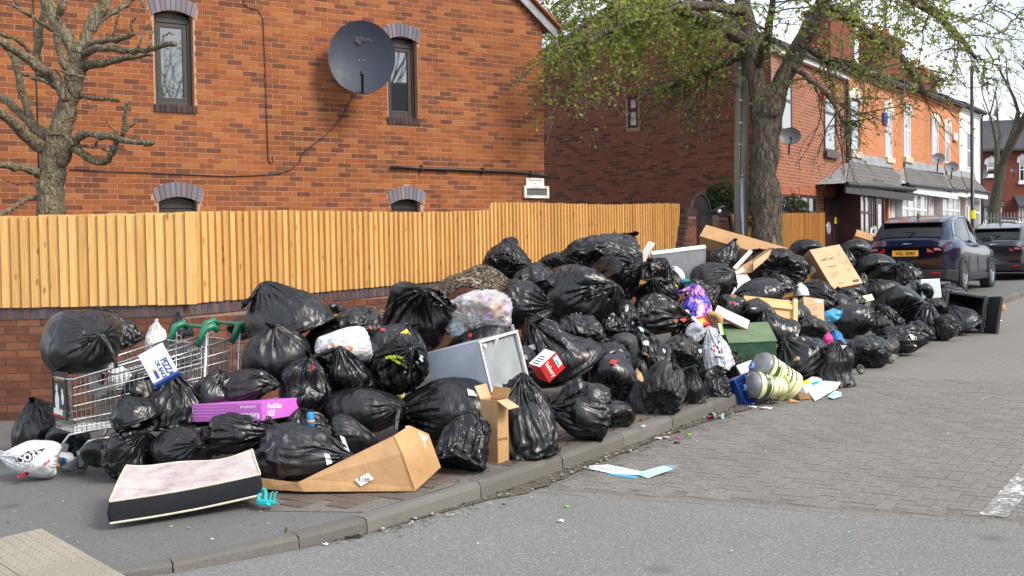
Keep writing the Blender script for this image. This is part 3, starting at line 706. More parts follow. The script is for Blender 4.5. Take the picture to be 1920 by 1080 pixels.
for k, (xa, xb, sgn, lab) in enumerate(((WR.px(1254, 440)[0], g0 - .03, 1, 'brick gate pier with a ramped blue brick top beside the long fence'), (g1 + .03, WR.px(1372, 430)[0], -1, 'dark brick gate pier between the black gate and the telegraph pole'))):
    th = thing('gate_pier', lab, 'wall', WR.M @ T3(xa, base, -.1)); L_ = xb - xa; hp = WR.px(1300, 402)[1] - base
    lo = .55
    pr = [(0, -.3), (L_, -.3), (L_, hp), (L_ - .45, hp), (0, lo)] if sgn > 0 else [(0, -.3), (L_, -.3), (L_, lo + .3), (.55, hp), (0, hp)]
    core = MB().prism([(x, y, -.12) for x, y in pr], (0, 0, .34)).build('wall_core', M_MORTAR2, th)
    def keepp(x, y, pr=pr, sgn=sgn, L_=L_, hp=hp):
        top = (hp if x > L_ - .45 else lerp(lo, hp, x / max(.01, L_ - .45))) if sgn > 0 else (hp if x < .55 else lerp(hp, lo + .3, (x - .55) / max(.01, L_ - .55)))
        return 0 < x < L_ and y < top - .08
    bk = bpy.data.objects.new('pier_face', None); COL.objects.link(bk); bk.parent = th; bk.matrix_local = T3(0, 0, .222)
    brickwork(bk, [(0, L_, 0, hp)], M_BRICK3, keepp)
    A_, B_ = ((0, lo), (L_ - .45, hp)) if sgn > 0 else ((.55, hp), (L_, lo + .3))
    n = max(3, int(math.hypot(B_[0] - A_[0], B_[1] - A_[1]) / .1)); ang = math.degrees(math.atan2(B_[1] - A_[1], B_[0] - A_[0]))
    for i in range(n):
        f = (i + .5) / n
        MB().box(-.045, -.055, -.16, .045, .05, .26, T3(lerp(A_[0], B_[0], f), lerp(A_[1], B_[1], f), 0) @ RZ(ang)).build('cap_brick', M_SILL, th)
    fx = (L_ - .45, L_) if sgn > 0 else (0, .55)
    for i in range(5): MB().box(lerp(*fx, i / 5) + .005, hp - .02, -.16, lerp(*fx, (i + 1) / 5) - .005, hp + .085, .26).build('cap_brick', M_SILL, th)
x2 = WR.px(1352, 410)[0]; x3 = WR.px(1543, 420)[0]
fence('short yellow board fence behind the street tree and telegraph pole', WR, x2, x3, lambda x: SLOPE * (x + corner_t) + .15, lambda x: SLOPE * (x + corner_t) + 2.0)
# ---------------------------------------------------------------- far brick and slate materials
def mat_bricktex(name, c1, c2, mortar, sc=1.0, off=.5):
    a = Mt(name); v = a.coord(); b = a.n('ShaderNodeTexBrick'); a.l(v, b.inputs[0]); b.inputs['Scale'].default_value = sc
    b.inputs['Brick Width'].default_value = .225; b.inputs['Row Height'].default_value = .075; b.inputs['Mortar Size'].default_value = .008
    b.inputs['Color1'].default_value = (*c1, 1); b.inputs['Color2'].default_value = (*c2, 1); b.inputs['Mortar'].default_value = (*mortar, 1)
    n = a.noise(v, 2.2, 5, .65); c = a.mix(a.rng(n, .35, .7, 0, .5), b.outputs[0], a.mix(1, b.outputs[0], (.72, .68, .66), 'MULTIPLY'))
    a.set(c, .85, a.bump(b.outputs[1], .3, -.004), Specular_IOR_Level=.25); return a.m
M_TERR = mat_bricktex('terrace_brick', srgb(202, 130, 88), srgb(188, 116, 78), srgb(204, 158, 124))
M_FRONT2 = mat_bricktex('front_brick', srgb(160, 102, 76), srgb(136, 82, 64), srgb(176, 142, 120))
M_FARB = mat_bricktex('far_red_brick', srgb(128, 64, 50), srgb(112, 56, 46), srgb(120, 84, 72))
M_SLATE = mat_bricktex('slate', (.075, .078, .088), (.095, .097, .105), (.03, .03, .035)); 
M_PENT = None
a = Mt('pent_tiles'); v = a.coord(); b = a.n('ShaderNodeTexBrick'); a.l(v, b.inputs[0]); b.inputs['Scale'].default_value = 1; b.inputs['Brick Width'].default_value = .3; b.inputs['Row Height'].default_value = .16; b.inputs['Mortar Size'].default_value = .01
b.inputs['Color1'].default_value = (.115, .108, .104, 1); b.inputs['Color2'].default_value = (.145, .138, .13, 1); b.inputs['Mortar'].default_value = (.035, .033, .033, 1)
n_ = a.noise(v, 3, 4); a.set(a.mix(a.rng(n_, .45, .75, 0, .5), b.outputs[0], (.12, .12, .085)), .8, a.bump(b.outputs[1], .6, -.02)); M_PENT = a.m
M_WHITEWALL = plain('white_render', (.76, .76, .75), .7, .06, 4, .002)

def small_dish(label, px, py, Z, r, M_=None):
    p = P(px, py, Z); look = (CAM + Vector((3, 0, 0)) - p); look.z = .7 * look.length * .3; look.normalize(); dx = Vector((0, 0, 1)).cross(look).normalized()
    t = thing('satellite_dish', label, 'satellite dish', frame(p, dx, look.cross(dx), look), 'small satellite dishes on the terrace')
    m = MB(); m.grid(lambda u, v: Vector((math.cos(6.2832 * u) * r * max(v, .001), math.sin(6.2832 * u) * r * .86 * max(v, .001), -.05 + .05 * v * v)), 24, 7, True)
    m.grid(lambda u, v: Vector((math.cos(6.2832 * u) * r * max(v, .001), math.sin(6.2832 * u) * r * .86 * max(v, .001), -.062 + .05 * v * v)), 24, 3, True)
    m.build('reflector', M_ or plain('dish_grey', (.25, .26, .28), .45), t, smooth=True)
    MB().tube([(0, -r * .8, -.01), (0, -r * .45, r * .55)], .012, 6).build('feed_arm', M_BLACKM, t)
    MB().tube([(0, 0, -.05), (0, -.05, -.2), (0, -.3, -.42)], .02, 6).build('mount', M_BLACKM, t)
    MB().tube([(0, -r * .45, r * .55), (0, -r * .32, r * .5)], [.03, .025], 8).build('receiver', M_BLACKM, t)

TF = Fac(Vector((0, 0, 0)) + N * 9.0, U)
def sub(M, x, y=0): return M @ T3(x, y, 0)
def win(parent, r, mat, pane, split=.32, out=.0, name='window', sill=None, head=None, fb=.05, mull=0):
    """window in facade coordinates: proud frame, transom, recessed pane, sill and head"""
    x0, x1, y0, y1 = r; w = bpy.data.objects.new(name, None); COL.objects.link(w); w.parent = parent
    m = MB(); z0, z1 = out - .03, out + .025; ring(m, x0, x1, y0, y1, fb, z0, z1)
    if split: m.box(x0 + fb, y1 - (y1 - y0) * split - fb * .6, z0, x1 - fb, y1 - (y1 - y0) * split + fb * .6, z1 - .004)
    for k in range(mull): xm = x0 + (x1 - x0) * (k + 1) / (mull + 1); m.box(xm - fb * .5, y0 + fb, z0, xm + fb * .5, y1 - fb, z1 - .003)
    m.build('frame', mat, w)
    MB().box(x0 + fb * .5, y0 + fb * .5, z0, x1 - fb * .5, y1 - fb * .5, out + .008).build('pane', pane, w)
    if sill is not None: MB().box(x0 - .07, y0 - .17, out - .02, x1 + .07, y0 - .004, out + .10).build('sill', sill, w, bevel=.006)
    if head is not None:
        m = MB(); xm = (x0 + x1) / 2; hw = (x1 - x0) / 2 + .12
        arc = [(xm - hw, y1 - .14)] + [(xm - hw * math.cos(math.pi * i / 8), y1 + .06 + .22 * math.sin(math.pi * i / 8)) for i in range(9)] + [(xm + hw, y1 - .14), (xm + hw - .1, y1 - .14), (xm + hw - .1, y1 + .004), (xm - hw + .1, y1 + .004), (xm - hw + .1, y1 - .14)]
        m.prism([(x, y, out - .01) for x, y in arc], (0, 0, .07)); m.box(xm - .07, y1 + .07, out + .05, xm + .07, y1 + .33, out + .10); m.build('head', head, w)
    return w

# ---------------------------------------------------------------- second house: dark gable side wall, lit front
t2 = TF.px(1447, 250)[0]; tj = TF.px(1586, 250)[0]
C2 = TW(t2, 9.0) ; C2.z = SLOPE * t2 + .12
S2 = Fac(C2, -N)                                     # side wall: local x from -6.6 (far) to 0 (corner)
h2 = thing('brick_house', 'brown brick house with a dark windowless gable side behind the street tree', 'house', S2.M)
E2 = 5.57; D2 = 6.6; PK = 1.7
def keep2(x, y):
    top = E2 + (1 - abs(x + D2 / 2) / (D2 / 2)) * PK
    r = SW
    return y < top and not (r[0] - .02 < x < r[1] + .02 and r[2] - .06 < y < r[3] + .02)
SW = S2.rect(1176, 181, 1196, 240)
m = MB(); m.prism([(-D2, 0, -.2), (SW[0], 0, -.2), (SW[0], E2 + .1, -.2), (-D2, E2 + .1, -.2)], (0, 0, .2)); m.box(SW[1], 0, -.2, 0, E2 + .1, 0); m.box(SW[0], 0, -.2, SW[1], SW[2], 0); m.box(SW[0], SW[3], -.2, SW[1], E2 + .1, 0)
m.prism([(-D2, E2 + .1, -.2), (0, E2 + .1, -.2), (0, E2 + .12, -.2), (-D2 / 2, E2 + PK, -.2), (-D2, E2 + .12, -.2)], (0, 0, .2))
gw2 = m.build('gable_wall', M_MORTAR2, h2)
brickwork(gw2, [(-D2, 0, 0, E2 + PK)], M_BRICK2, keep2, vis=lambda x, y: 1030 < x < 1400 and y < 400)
win(h2, SW, M_MAROON, M_GLASSC, .42, -.05, fb=.07)
# front wall in its own facade frame, still a child of the same house
F2 = Fac(Vector((C2.x, C2.y, C2.z)), U)
fr2 = bpy.data.objects.new('front', None); COL.objects.link(fr2); fr2.parent = h2; fr2.matrix_local = S2.M.inverted() @ F2.M
L2 = tj - t2
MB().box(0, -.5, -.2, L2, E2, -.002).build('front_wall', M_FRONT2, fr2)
def fl(f, x0, y0, x1, y1): return f.rect(x0, y0, x1, y1)
def fwin(r, mat, pane, split=.35, **k):
    w = win(h2, r, mat, pane, split, 0.0, **k); w.matrix_local = S2.M.inverted() @ F2.M; return w
fwin(fl(F2, 1463, 157, 1484, 247), M_MAROON, M_GLASSC, .35, fb=.06); fwin(fl(F2, 1544.5, 182, 1566, 284), M_MAROON, M_GLASSC, .30, sill=M_MAROON, fb=.06)
fwin(fl(F2, 1500, 367, 1529, 400), M_MAROON, M_GLASS, 0, mull=1, fb=.06); fwin(fl(F2, 1463, 365, 1489, 400), M_MAROON, M_GLASS, 0, mull=1, fb=.06)
r = fl(F2, 1500, 354, 1529, 367)
for x0, x1 in ((1498, 1531), (1542, 1572), (1461, 1491)):
    r = fl(F2, x0, 352, x1, 366); n = 10
    m = MB()
    for i in range(n): m.box(lerp(r[0], r[1], i / n) + .006, r[2], -.01, lerp(r[0], r[1], (i + 1) / n) - .006, r[3], .012)
    setp(m.build('lintel_bricks', plain('lintel_brick', srgb(172, 100, 72), .85, .2), fr2), kind='stuff')
r = fl(F2, 1545, 370, 1560, 462); 
dr = bpy.data.objects.new('door', None); COL.objects.link(dr); dr.parent = h2; dr.matrix_local = S2.M.inverted() @ F2.M
x0, x1, y1 = r[0], r[1], r[3]
m = MB(); ring(m, x0, x1, 0, y1, .07, -.01, .04); m.build('frame', M_MAROON, dr); m = MB().box(x0 + .07, .02, -.01, x1 - .07, y1 - .07, .012); m.box(x0 + .2, .25, .012, x1 - .2, .9, .022); m.box(x0 + .2, 1.0, .012, x1 - .2, 1.3, .022); m.build('leaf', M_MAROON, dr)
MB().lathe([(.16, 0), (.15, .012)], 16, T3((x0 + x1) / 2, 1.6, .01)).build('fanlight', M_GLASSC, dr)
MB().tube([(x1 - .14, .95, .03), (x1 - .14, 1.2, .03)], .018, 6).build('handle', plain('brass', (.6, .4, .08), .3, .05, 10, 0, 1.0), dr)
r = fl(F2, 1560.5, 372, 1571, 452); fwin((r[0], r[1], .35, y1), M_MAROON, M_GLASS, .22, fb=.06)
MB().box(r[0] + .15, 1.72, .01, r[0] + .32, 1.9, .014).build('sticker', M_YELLOW, fr2)
r = fl(F2, 1537, 170, 1543, 187); al = thing('alarm_box', 'red alarm box beside the upper window of the brown brick house', 'alarm box', F2.M); m = MB().box(r[0], r[2], 0, r[1], r[3], .08); m.build('cover', M_RED, al, bevel=.015)
MB().box(r[0] + .03, r[2] + .06, .08, r[1] - .03, r[2] + .12, .085).build('beacon', M_INKR, al)
# fascia, gutter, roof of house two: ridge parallel to the street
rf = MB(); ov = .25
rf.prism([(-.02, E2 + .02, ov), (-.02, E2 + .12, ov), (-.02, E2 + PK + .16, -D2 / 2), (-.02, E2 + .12, -D2 - ov), (-.02, E2 + .02, -D2 - ov), (-.02, E2 + PK + .04, -D2 / 2)], (L2 - .05, 0, 0)); rf.build('roof', M_SLATE, fr2)
MB().box(0, E2 - .1, .0, L2 - .1, E2 + .06, .14).build('fascia', M_WHITE, fr2)
def hpipe(fac, x, ytop, ybot, parent, off=.07): return MB().tube([(x - .05, ytop + .1, .2), (x, ytop - .12, off), (x, ybot, off)], .045, 8).build('downpipe', M_BLACKM, parent)
hpipe(F2, L2 - .08, E2, 0, fr2)
def chimney(parent, px0, px1, ytop, w_back, ybase, mat=M_FARB, pots=2, base=None):
    f = Fac(N * w_back + Vector((0, 0, 0)), U); a = f.rect(px0, ytop, px1, ytop + 10); M = (wmat(parent).inverted() @ f.M)
    c = bpy.data.objects.new('chimney', None); COL.objects.link(c); c.parent = parent; c.matrix_local = M
    top = a[3]; MB().box(a[0], ybase, -.8, a[1], top - .25, 0).build('stack', mat, c)
    m = MB().box(a[0] - .06, top - .25, -.86, a[1] + .06, top - .15, .06); m.box(a[0] - .1, top - .15, -.9, a[1] + .1, top - .05, .1); m.build('corbel', mat, c)
    for i in range(pots): MB().lathe([(.13, top - .05), (.11, top + .35), (.13, top + .4)], 12, T3(0, 0, 0) @ T3(lerp(a[0], a[1], (i + .5) / pots), 0, -.4) @ Matrix(((1, 0, 0, 0), (0, 0, 1, 0), (0, 1, 0, 0), (0, 0, 0, 1)))).build('chimney_pot', plain('terracotta', srgb(176, 96, 64), .8, .15), c)
chimney(fr2, 1557, 1602, 24, 11.2, 6.0)

# ---------------------------------------------------------------- the terrace
def terr(label, xl, xr, ts_bottom=0, wall=M_TERR):
    s0, s1 = TF.px(xl, 250)[0], TF.px(xr, 250)[0]; b = SLOPE * s0 + .12
    h = thing('terraced_house', label, 'house', sub(TF.M, s0, b), 'terraced houses along the street'); L = s1 - s0
    eb = TF.px(xl, 0)[1]
    E = 5.72
    MB().box(0, -.6, -7, L - .004, E, 0).build('wall', wall, h)
    m = MB(); m.prism([(0, E, .22), (0, E + .09, .22), (0, E + 1.35, -3.5), (0, E + .09, -7.2), (0, E, -7.2)], (L - .004, 0, 0)); m.build('roof', M_SLATE, h)
    m = MB(); n = int(L / .16)
    for i in range(n): m.box(i * L / n, E - .22, 0, i * L / n + .08, E - .14, .05)
    m.box(0, E - .14, 0, L - .004, E - .06, .09); setp(m.build('dentil_course', wall, h), kind='stuff')
    MB().tube([(0, E + .0, .2), (L - .004, E + .0, .2)], .065, 8).build('gutter', M_BLACKM, h)
    return h, Fac(TF.o + TF.ex * s0 + Vector((0, 0, b)), U), L
tA, fA, LA = terr('terraced house with the dark maroon porch next to the brown brick house', 1587.5, 1690)
tB, fB, LB = terr('orange terraced house with a white bay in the middle of the terrace', 1690, 1762)
tC, fC, LC = terr('orange terraced house with two grey dishes beside the white painted house', 1762, 1799)
tD, fD, LD = terr('white painted end house of the terrace behind the lamp post', 1799, 1838, wall=M_WHITEWALL)
M_HEAD = plain('cream_window_head', (.74, .70, .58), .6, .08, 9, .002)
win(tA, fA.rect(1593, 186, 1610, 284), M_MAROON, M_GLASSC, .25, 0, sill=M_STONE, head=M_HEAD)
win(tA, fA.rect(1659, 208, 1671, 295), M_UPVC, M_GLASSC, .4, 0, sill=M_STONE, head=M_HEAD)
win(tB, fB.rect(1694, 210, 1706, 295), M_UPVC, M_GLASSC, .4, 0, sill=M_STONE, head=M_HEAD, mull=1)
win(tB, fB.rect(1747, 228, 1758, 291), M_UPVC, M_GLASSC, .4, 0, sill=M_STONE, head=M_HEAD)
win(tC, fC.rect(1771, 238, 1780, 306), M_UPVC, M_GLASSC, .4, 0, sill=M_STONE, head=M_HEAD)
win(tD, fD.rect(1812, 249, 1821, 316), M_UPVC, M_GLASSC, .5, 0)
for (f, x0, y0, x1, y1, mt, lab) in ((fA, 1653, 212, 1659, 231, M_INKB, 'dark blue alarm box beside the white sash window of the terrace'), (fC, 1785, 250, 1791, 264, M_WHITE, 'small white alarm box high on the wall near the white painted house')):
    r = f.rect(x0, y0, x1, y1); o = thing('alarm_box', lab, 'alarm box', f.M); MB().box(r[0], r[2], 0, r[1], r[3], .09).build('cover', mt, o, bevel=.02); MB().box(r[0] + .02, r[2] - .03, .01, r[1] - .02, r[2], .07).build('beacon', M_RED, o)
def pent(h, f, tl, tr, bl_, br_, ovl=.75):
    a, b, c, d = f.px(*tl), f.px(*tr), f.px(*bl_, ovl), f.px(*br_, ovl)
    p = bpy.data.objects.new('pent_roof', None); COL.objects.link(p); p.parent = h
    run = math.hypot(ovl, a[1] - c[1])
    # tiles plane in a tilted frame so that the courses follow the slope
    ang = math.degrees(math.atan2(a[1] - c[1], ovl))
    o = MB(); hgt = run
    o.prism([(c[0], 0, -.03), (d[0], 0, -.03), (b[0], hgt, -.03), (a[0], hgt, -.03)], (0, 0, .06)); t = o.build('tiles', M_PENT, p); t.matrix_local = T3(0, c[1], ovl) @ RX(-(90 - ang))
    MB().prism([(c[0], c[1], ovl), (a[0], a[1], .01), (c[0], c[1], .01)], (.03, 0, 0)).build('cheek', M_LEAD, p)
    MB().prism([(d[0], d[1], ovl), (b[0], b[1], .01), (d[0], d[1], .01)], (-.03, 0, 0)).build('cheek', M_LEAD, p)
    MB().prism([(a[0] - .05, a[1] - .06, .07), (b[0] + .05, b[1] - .06, .07), (b[0] + .02, b[1] + .2, .012), (a[0] - .02, a[1] + .2, .012)], (0, 0, .012)).build('flashing', M_LEAD, p)
    MB().tube([(c[0] - .05, c[1] - .03, ovl + .04), (d[0] + .05, d[1] - .03, ovl + .04)], .06, 8).build('gutter', M_BLACKM, p)
    MB().box(c[0], c[1] - .24, ovl - .05, d[0], c[1] - .05, ovl).build('fascia', M_BLACKP if h == tA else M_WHITE, p)
    return c, d, ovl
cA = pent(tA, fA, (1592, 300), (1670, 312), (1586, 343), (1712, 353)); cB = pent(tB, fB, (1694, 312), (1768, 322), (1700, 344), (1796, 355)); cC = pent(tC, fC, (1773, 326), (1799, 330), (1785, 352), (1815, 356)); cD = pent(tD, fD, (1801, 330), (1826, 334), (1812, 354), (1852, 360))
def bay(h, f, x0, x1, yt, mat, glass, cols, out=.55, sillh=.75, split=.28, door=None, nm='bay_window'):
    a, b = f.px(x0, yt, out)[0], f.px(x1, yt, out)[0]; top = f.px((x0 + x1) / 2, yt, out)[1]
    p = bpy.data.objects.new(nm, None); COL.objects.link(p); p.parent = h
    MB().box(a, 0, 0, b, sillh, out).build('apron', mat, p)
    m = MB(); ring(m, a, b, sillh, top, .07, out - .06, out)
    for i in range(1, cols): x = lerp(a, b, i / cols); m.box(x - .035, sillh + .07, out - .055, x + .035, top - .07, out - .004)
    ys = lerp(top, sillh, split); m.box(a + .07, ys - .03, out - .05, b - .07, ys + .03, out - .008); m.box(a, top, out - .5, b, top + .3, out); m.build('frame', mat, p)
    MB().box(a + .03, sillh + .03, out - .05, b - .03, top - .03, out - .03).build('pane', glass, p)
    MB().box(a, sillh, .0, a + .05, top, out - .06).build('side_frame', mat, p); MB().box(b - .05, sillh, .0, b, top, out - .06).build('side_frame', mat, p)
def door(h, f, x0, x1, yt, mat, out=.45, glass=M_GLASSC):
    a, b = f.px(x0, yt, out)[0], f.px(x1, yt, out)[0]; top = f.px((x0 + x1) / 2, yt, out)[1]
    p = bpy.data.objects.new('door', None); COL.objects.link(p); p.parent = h
    m = MB(); ring(m, a, b, 0, top, .07, out - .06, out + .02); m.build('frame', mat, p); MB().box(a + .07, .02, out - .05, b - .07, top - .07, out - .01).build('leaf', mat, p)
    MB().box(a + .25, 1.2, out - .01, b - .25, top - .3, out - .002).build('pane', glass, p); MB().box(a, top, .0, b, top + .35, out).build('transom', mat, p)
    MB().box(a + .12, .95, out - .01, a + .16, 1.1, out + .04).build('handle', M_CHROME, p)
    MB().box(a, 0, 0, a + .06, top, out - .06).build('side_frame', mat, p); MB().box(b - .06, 0, 0, b, top, out - .06).build('side_frame', mat, p)
bay(tA, fA, 1613, 1640, 360, M_MAROON, M_GLASSC, 3, .62, .5); door(tA, fA, 1641, 1657, 362, M_MAROON, .62); 
a_ = fA.px(1590, 400, 0)[0]
m = MB(); m.box(a_, 0, .0, a_ + .07, 2.5, .08); m.box(a_, 0, .54, a_ + .07, 2.5, .62); m.box(a_, .0, .08, a_ + .07, .6, .54); m.box(a_, 1.9, .08, a_ + .07, 1.97, .54); m.build('porch_side', M_MAROON, tA); MB().box(a_ + .02, .6, .08, a_ + .04, 2.5, .54).build('side_pane', M_GLASS, tA); MB().box(a_, 2.3, .0, fA.px(1657, 400, .62)[0], 2.62, .6).build('porch_beam', M_BLACKPR, tA)
MB().box(fA.px(1658, 400, .3)[0], 0, 0, fA.px(1665, 400, .3)[0], 2.6, .4).build('brick_pier', M_TERR, tA)
door(tA, fA, 1666, 1676, 372, M_UPVC, .4); bay(tB, fB, 1692, 1738, 362, M_UPVC, M_GLASSC, 4, .6, .7); door(tB, fB, 1740, 1749, 364, M_UPVC, .4)
MB().box(fB.px(1750, 400, .3)[0], 0, 0, fB.px(1754, 400, .3)[0], 2.6, .4).build('brick_pier', M_TERR, tB)
bay(tC, fC, 1768, 1800, 368, M_UPVC, M_GLASSC, 3, .6, .7); door(tD, fD, 1809, 1818, 372, M_UPVC, .4); bay(tD, fD, 1826, 1838, 374, M_UPVC, M_GLASSC, 1, .5, .6)
hpipe(fD, LD - .1, 5.7, 0, tD)
chimney(tA, 1651, 1692, 66, 11.5, 6.2); chimney(tC, 1722, 1755, 132, 12.2, 6.2)
for q in ((1482, 255, 25.0, .235, 'dark grey satellite dish on the front of the brown brick house', plain('dish_dark', (.10, .105, .115), .45)), (1759, 297, 34.2, .20, 'grey satellite dish left of its pair above the terrace bay roofs', None), (1785, 313, 36.8, .21, 'grey satellite dish right of its pair above the terrace bay roofs', None), (1841, 326, 44.0, .23, 'pale satellite dish at the end of the terrace right of the lamp post', None), (1901, 318, 61, .17, 'dark satellite dish on the far red brick house', plain('dish_dark', (.1, .1, .1), .4))):
    small_dish(q[4], *q[:4], q[5])

# houses across the street stand outside the picture and are only mirrored in glass and car paint
OP = Fac(TW(64, -13, 0) - Vector((0, 0, SLOPE * 64 - 1.0)), -U); oh = thing('brick_terrace', 'long brick terrace on the opposite side of the street, mirrored in car paint', 'house', OP.M)
MB().box(0, -1.2, -6, 52, 5.2, 0).build('wall', M_TERR, oh); MB().prism([(0, 5.2, .3), (0, 5.35, .3), (0, 7.8, -3), (0, 5.2, -6.2)], (52, 0, 0)).build('roof', M_SLATE, oh)
for i in range(11):
    for y0, y1 in ((.6, 2.1), (3.1, 4.6)): win(oh, (1.5 + 4.6 * i, 2.7 + 4.6 * i, y0, y1), M_UPVC, M_GLASS, .35, 0)
# ---------------------------------------------------------------- far end of the street
hz = 1.75
FF = Fac(Vector((P(1826, 400, 64).x, P(1826, 400, 64).y, hz)), Vector((1, -.12, 0)))
fh = thing('brick_house', 'dark red brick house with slate roof closing the far end of the street', 'house', FF.M)
ef = FF.px(1880, 284)[1]
MB().box(-2, -1, -6, 14, ef, 0).build('wall', M_FARB, fh); MB().prism([(-2.2, ef, .4), (-2.2, ef + .15, .4), (-2.2, ef + 2.1, -3), (-2.2, ef, -6)], (16.5, 0, 0)).build('roof', M_SLATE, fh)
for x0, y0, x1, y1 in ((1850, 304, 1867, 328), (1911, 300, 1921, 340)): win(fh, FF.rect(x0, y0, x1, y1), M_UPVC, M_GLASS, .45, 0, head=M_WHITE, sill=M_WHITE)
for x0, x1 in ((1840, 1872), (1904, 1925)):
    r = FF.rect(x0, 388, x1, 430); win(fh, (r[0], r[1], max(.5, r[2]), r[3]), M_UPVC, M_GLASSC, .3, .6, mull=2, name='bay_window')
    q = FF.rect(x0 - 3, 366, x1 + 3, 388); MB().prism([(q[0], q[2], .9), (q[1], q[2], .9), (q[1], q[3], .0), (q[0], q[3], .0)], (0, -.06, -.02)).build('bay_roof', M_SLATE, fh)
# palisade railings
RF = Fac(Vector((P(1832, 430, 47).x, P(1832, 430, 47).y, 1.2)), Vector((1, -.1, 0)))
rl = thing('railings', 'grey palisade railings beyond the parked cars', 'railings', RF.M); th_ = RF.px(1880, 398)[1]
for i in range(28): MB().prism([(i * .135, 0, 0), (i * .135 + .05, 0, 0), (i * .135 + .05, th_ - .05, 0), (i * .135 + .025, th_, 0), (i * .135, th_ - .05, 0)], (0, 0, .02)).build('pale', plain('railing_grey', (.16, .17, .18), .5), rl)
for y in (.3, th_ - .25): MB().box(-.1, y, -.04, 3.9, y + .05, 0).build('rail', plain('railing_grey', (.16, .17, .18), .5), rl)
# lamp post
lp = TW(38.0, 7.6, .12); lz = W(1824, 128, 7.6).z - lp.z
L_ = thing('lamp_post', 'tall black street lamp post with a yellow band in front of the white end house', 'street lamp', lp)
MB().lathe([(.085, 0), (.085, 1.3), (.06, 1.35), (.05, lz)], 12).build('column', M_BLACKM, L_, smooth=True); yb = W(1825, 410, 7.6).z - lp.z; MB().lathe([(.09, yb), (.09, yb + .26)], 12).build('band', M_YELLOW, L_)
MB().tube([(0, 0, lz - .05), (.1, 0, lz + .05), (.5, 0, lz + .1)], .03, 8).build('arm', M_GALV, L_); MB().hexa([(.4, -.1, lz + .05), (1.0, -.08, lz + .08), (1.0, .08, lz + .08), (.4, .1, lz + .05), (.42, -.08, lz + .14), (.98, -.05, lz + .15), (.98, .05, lz + .15), (.42, .08, lz + .14)]).build('lantern', M_GALV, L_)
# telegraph pole with a conduit
tp = TW(19.9, 8.2, .12); ztop = 7.5
tx = [W(x, y, 8.2) - tp for x, y in ((1387, 470), (1390, 150))]
T_ = thing('telegraph_pole', 'weathered wooden telegraph pole with a grey conduit up its side, left of the street tree', 'pole', tp)
M_POLE = mat_wood('weathered_pole', (.26, .24, .21), (.42, .39, .34), False)
bx = tx[0].x; MB().tube([(bx, tx[0].y, -.2), (tx[1].x, tx[1].y, tx[1].z), (tx[1].x + (tx[1].x - bx) * 1, tx[1].y, tx[1].z * 2)], [.14, .125, .11], 14).build('pole', M_POLE, T_, smooth=True)
off = Vector((0.0, -.145, 0)); off2 = Vector((.035, -.15, 0))
MB().tube([Vector((bx, tx[0].y, -.1)) + off2, Vector((bx, tx[0].y, W(1385, 335, 8.2).z - tp.z)) + off2], .035, 10).build('conduit', M_GALV, T_, smooth=True)
MB().tube([Vector((bx, tx[0].y, W(1385, 335, 8.2).z - tp.z)) + off, Vector((tx[1].x, tx[1].y, 4.6)) + off, Vector((tx[1].x, tx[1].y, 7.2)) + off], .012, 6).build('cable', M_BLACKP, T_)
for y in (130, 190, 232, 272, 330): q = W(1388, y, 8.2) - tp; MB().box(bx - .03 + (q.x - bx) * .5, q.y - .175, q.z - .012, bx + .03 + (q.x - bx) * .5, q.y - .145, q.z + .012).build('clip', M_WHITE, T_)
# ---------------------------------------------------------------- trees
def mat_bark(name, c1, c2, moss, mf=.4, sc=1.0):
    a = Mt(name); v = a.coord((1, 1, .25)); n1 = a.noise(v, 22 * sc, 5, .65, 1.0); n2 = a.noise(a.coord(), 4, 4); n3 = a.noise(a.coord((1, 1, .4)), 60 * sc, 3)
    c = a.ramp(n1, [(.3, c1), (.62, c2)]); c = a.mix(a.rng(n2, .45, .7, 0, mf), c, moss); n4 = a.vor(a.coord(), 24); c = a.mix(a.rng(n4, .05, .16, .35, 0), c, (.34, .33, .29))
    ad = a.n('ShaderNodeVectorMath', operation='MULTIPLY_ADD'); ad.inputs[1].default_value = (.12,) * 3; a.l(a.noise(a.coord(), 7, 3, .6, 0, 1), ad.inputs[0]); a.l(a.coord((1, 1, .33)), ad.inputs[2])
    e = a.vor(ad.outputs[0], 17 * sc, 'DISTANCE_TO_EDGE'); c = a.mix(a.rng(e, .0, .16, .12 if mf > .45 else .38, 0), c, tuple(x * .45 for x in c1))
    a.set(c, .9, a.bump(a.rng(e, 0, .2), .8, .03, a.bump(n1, 1.0, .05, a.bump(n3, .6, .01))), Specular_IOR_Level=.2); return a.m
M_BARK1 = mat_bark('mossy_grey_bark', (.13, .105, .07), (.31, .26, .18), (.17, .155, .06), .5)
M_BARK2 = mat_bark('flaky_brown_bark', (.04, .034, .028), (.24, .20, .155), (.085, .085, .045), .35, .6)
M_BARK3 = mat_bark('far_bark', (.07, .062, .045), (.15, .135, .10), (.10, .10, .05), .4)
def mat_leaf(name, cols):
    a = Mt(name); r = a.rand(); c = a.ramp(r, [(i / len(cols), q) for i, q in enumerate(cols)], True)
    a.set(c, .5, None, Specular_IOR_Level=.3)
    tr = a.n('ShaderNodeBsdfTranslucent'); a.l(c, tr.inputs[0]); mx = a.n('ShaderNodeMixShader'); mx.inputs[0].default_value = .5
    a.l(a.p.outputs[0], mx.inputs[1]); a.l(tr.outputs[0], mx.inputs[2]); a.l(mx.outputs[0], a.out.inputs[0]); return a.m
M_LEAF = mat_leaf('young_leaf', [(.27, .33, .05), (.31, .38, .06), (.21, .29, .04), (.36, .42, .10), (.25, .32, .05), (.28, .22, .12), (.29, .36, .06)])
M_BUSH = mat_leaf('bush_leaf', [(.06, .09, .035), (.09, .12, .05), (.045, .07, .03), (.12, .12, .07)])
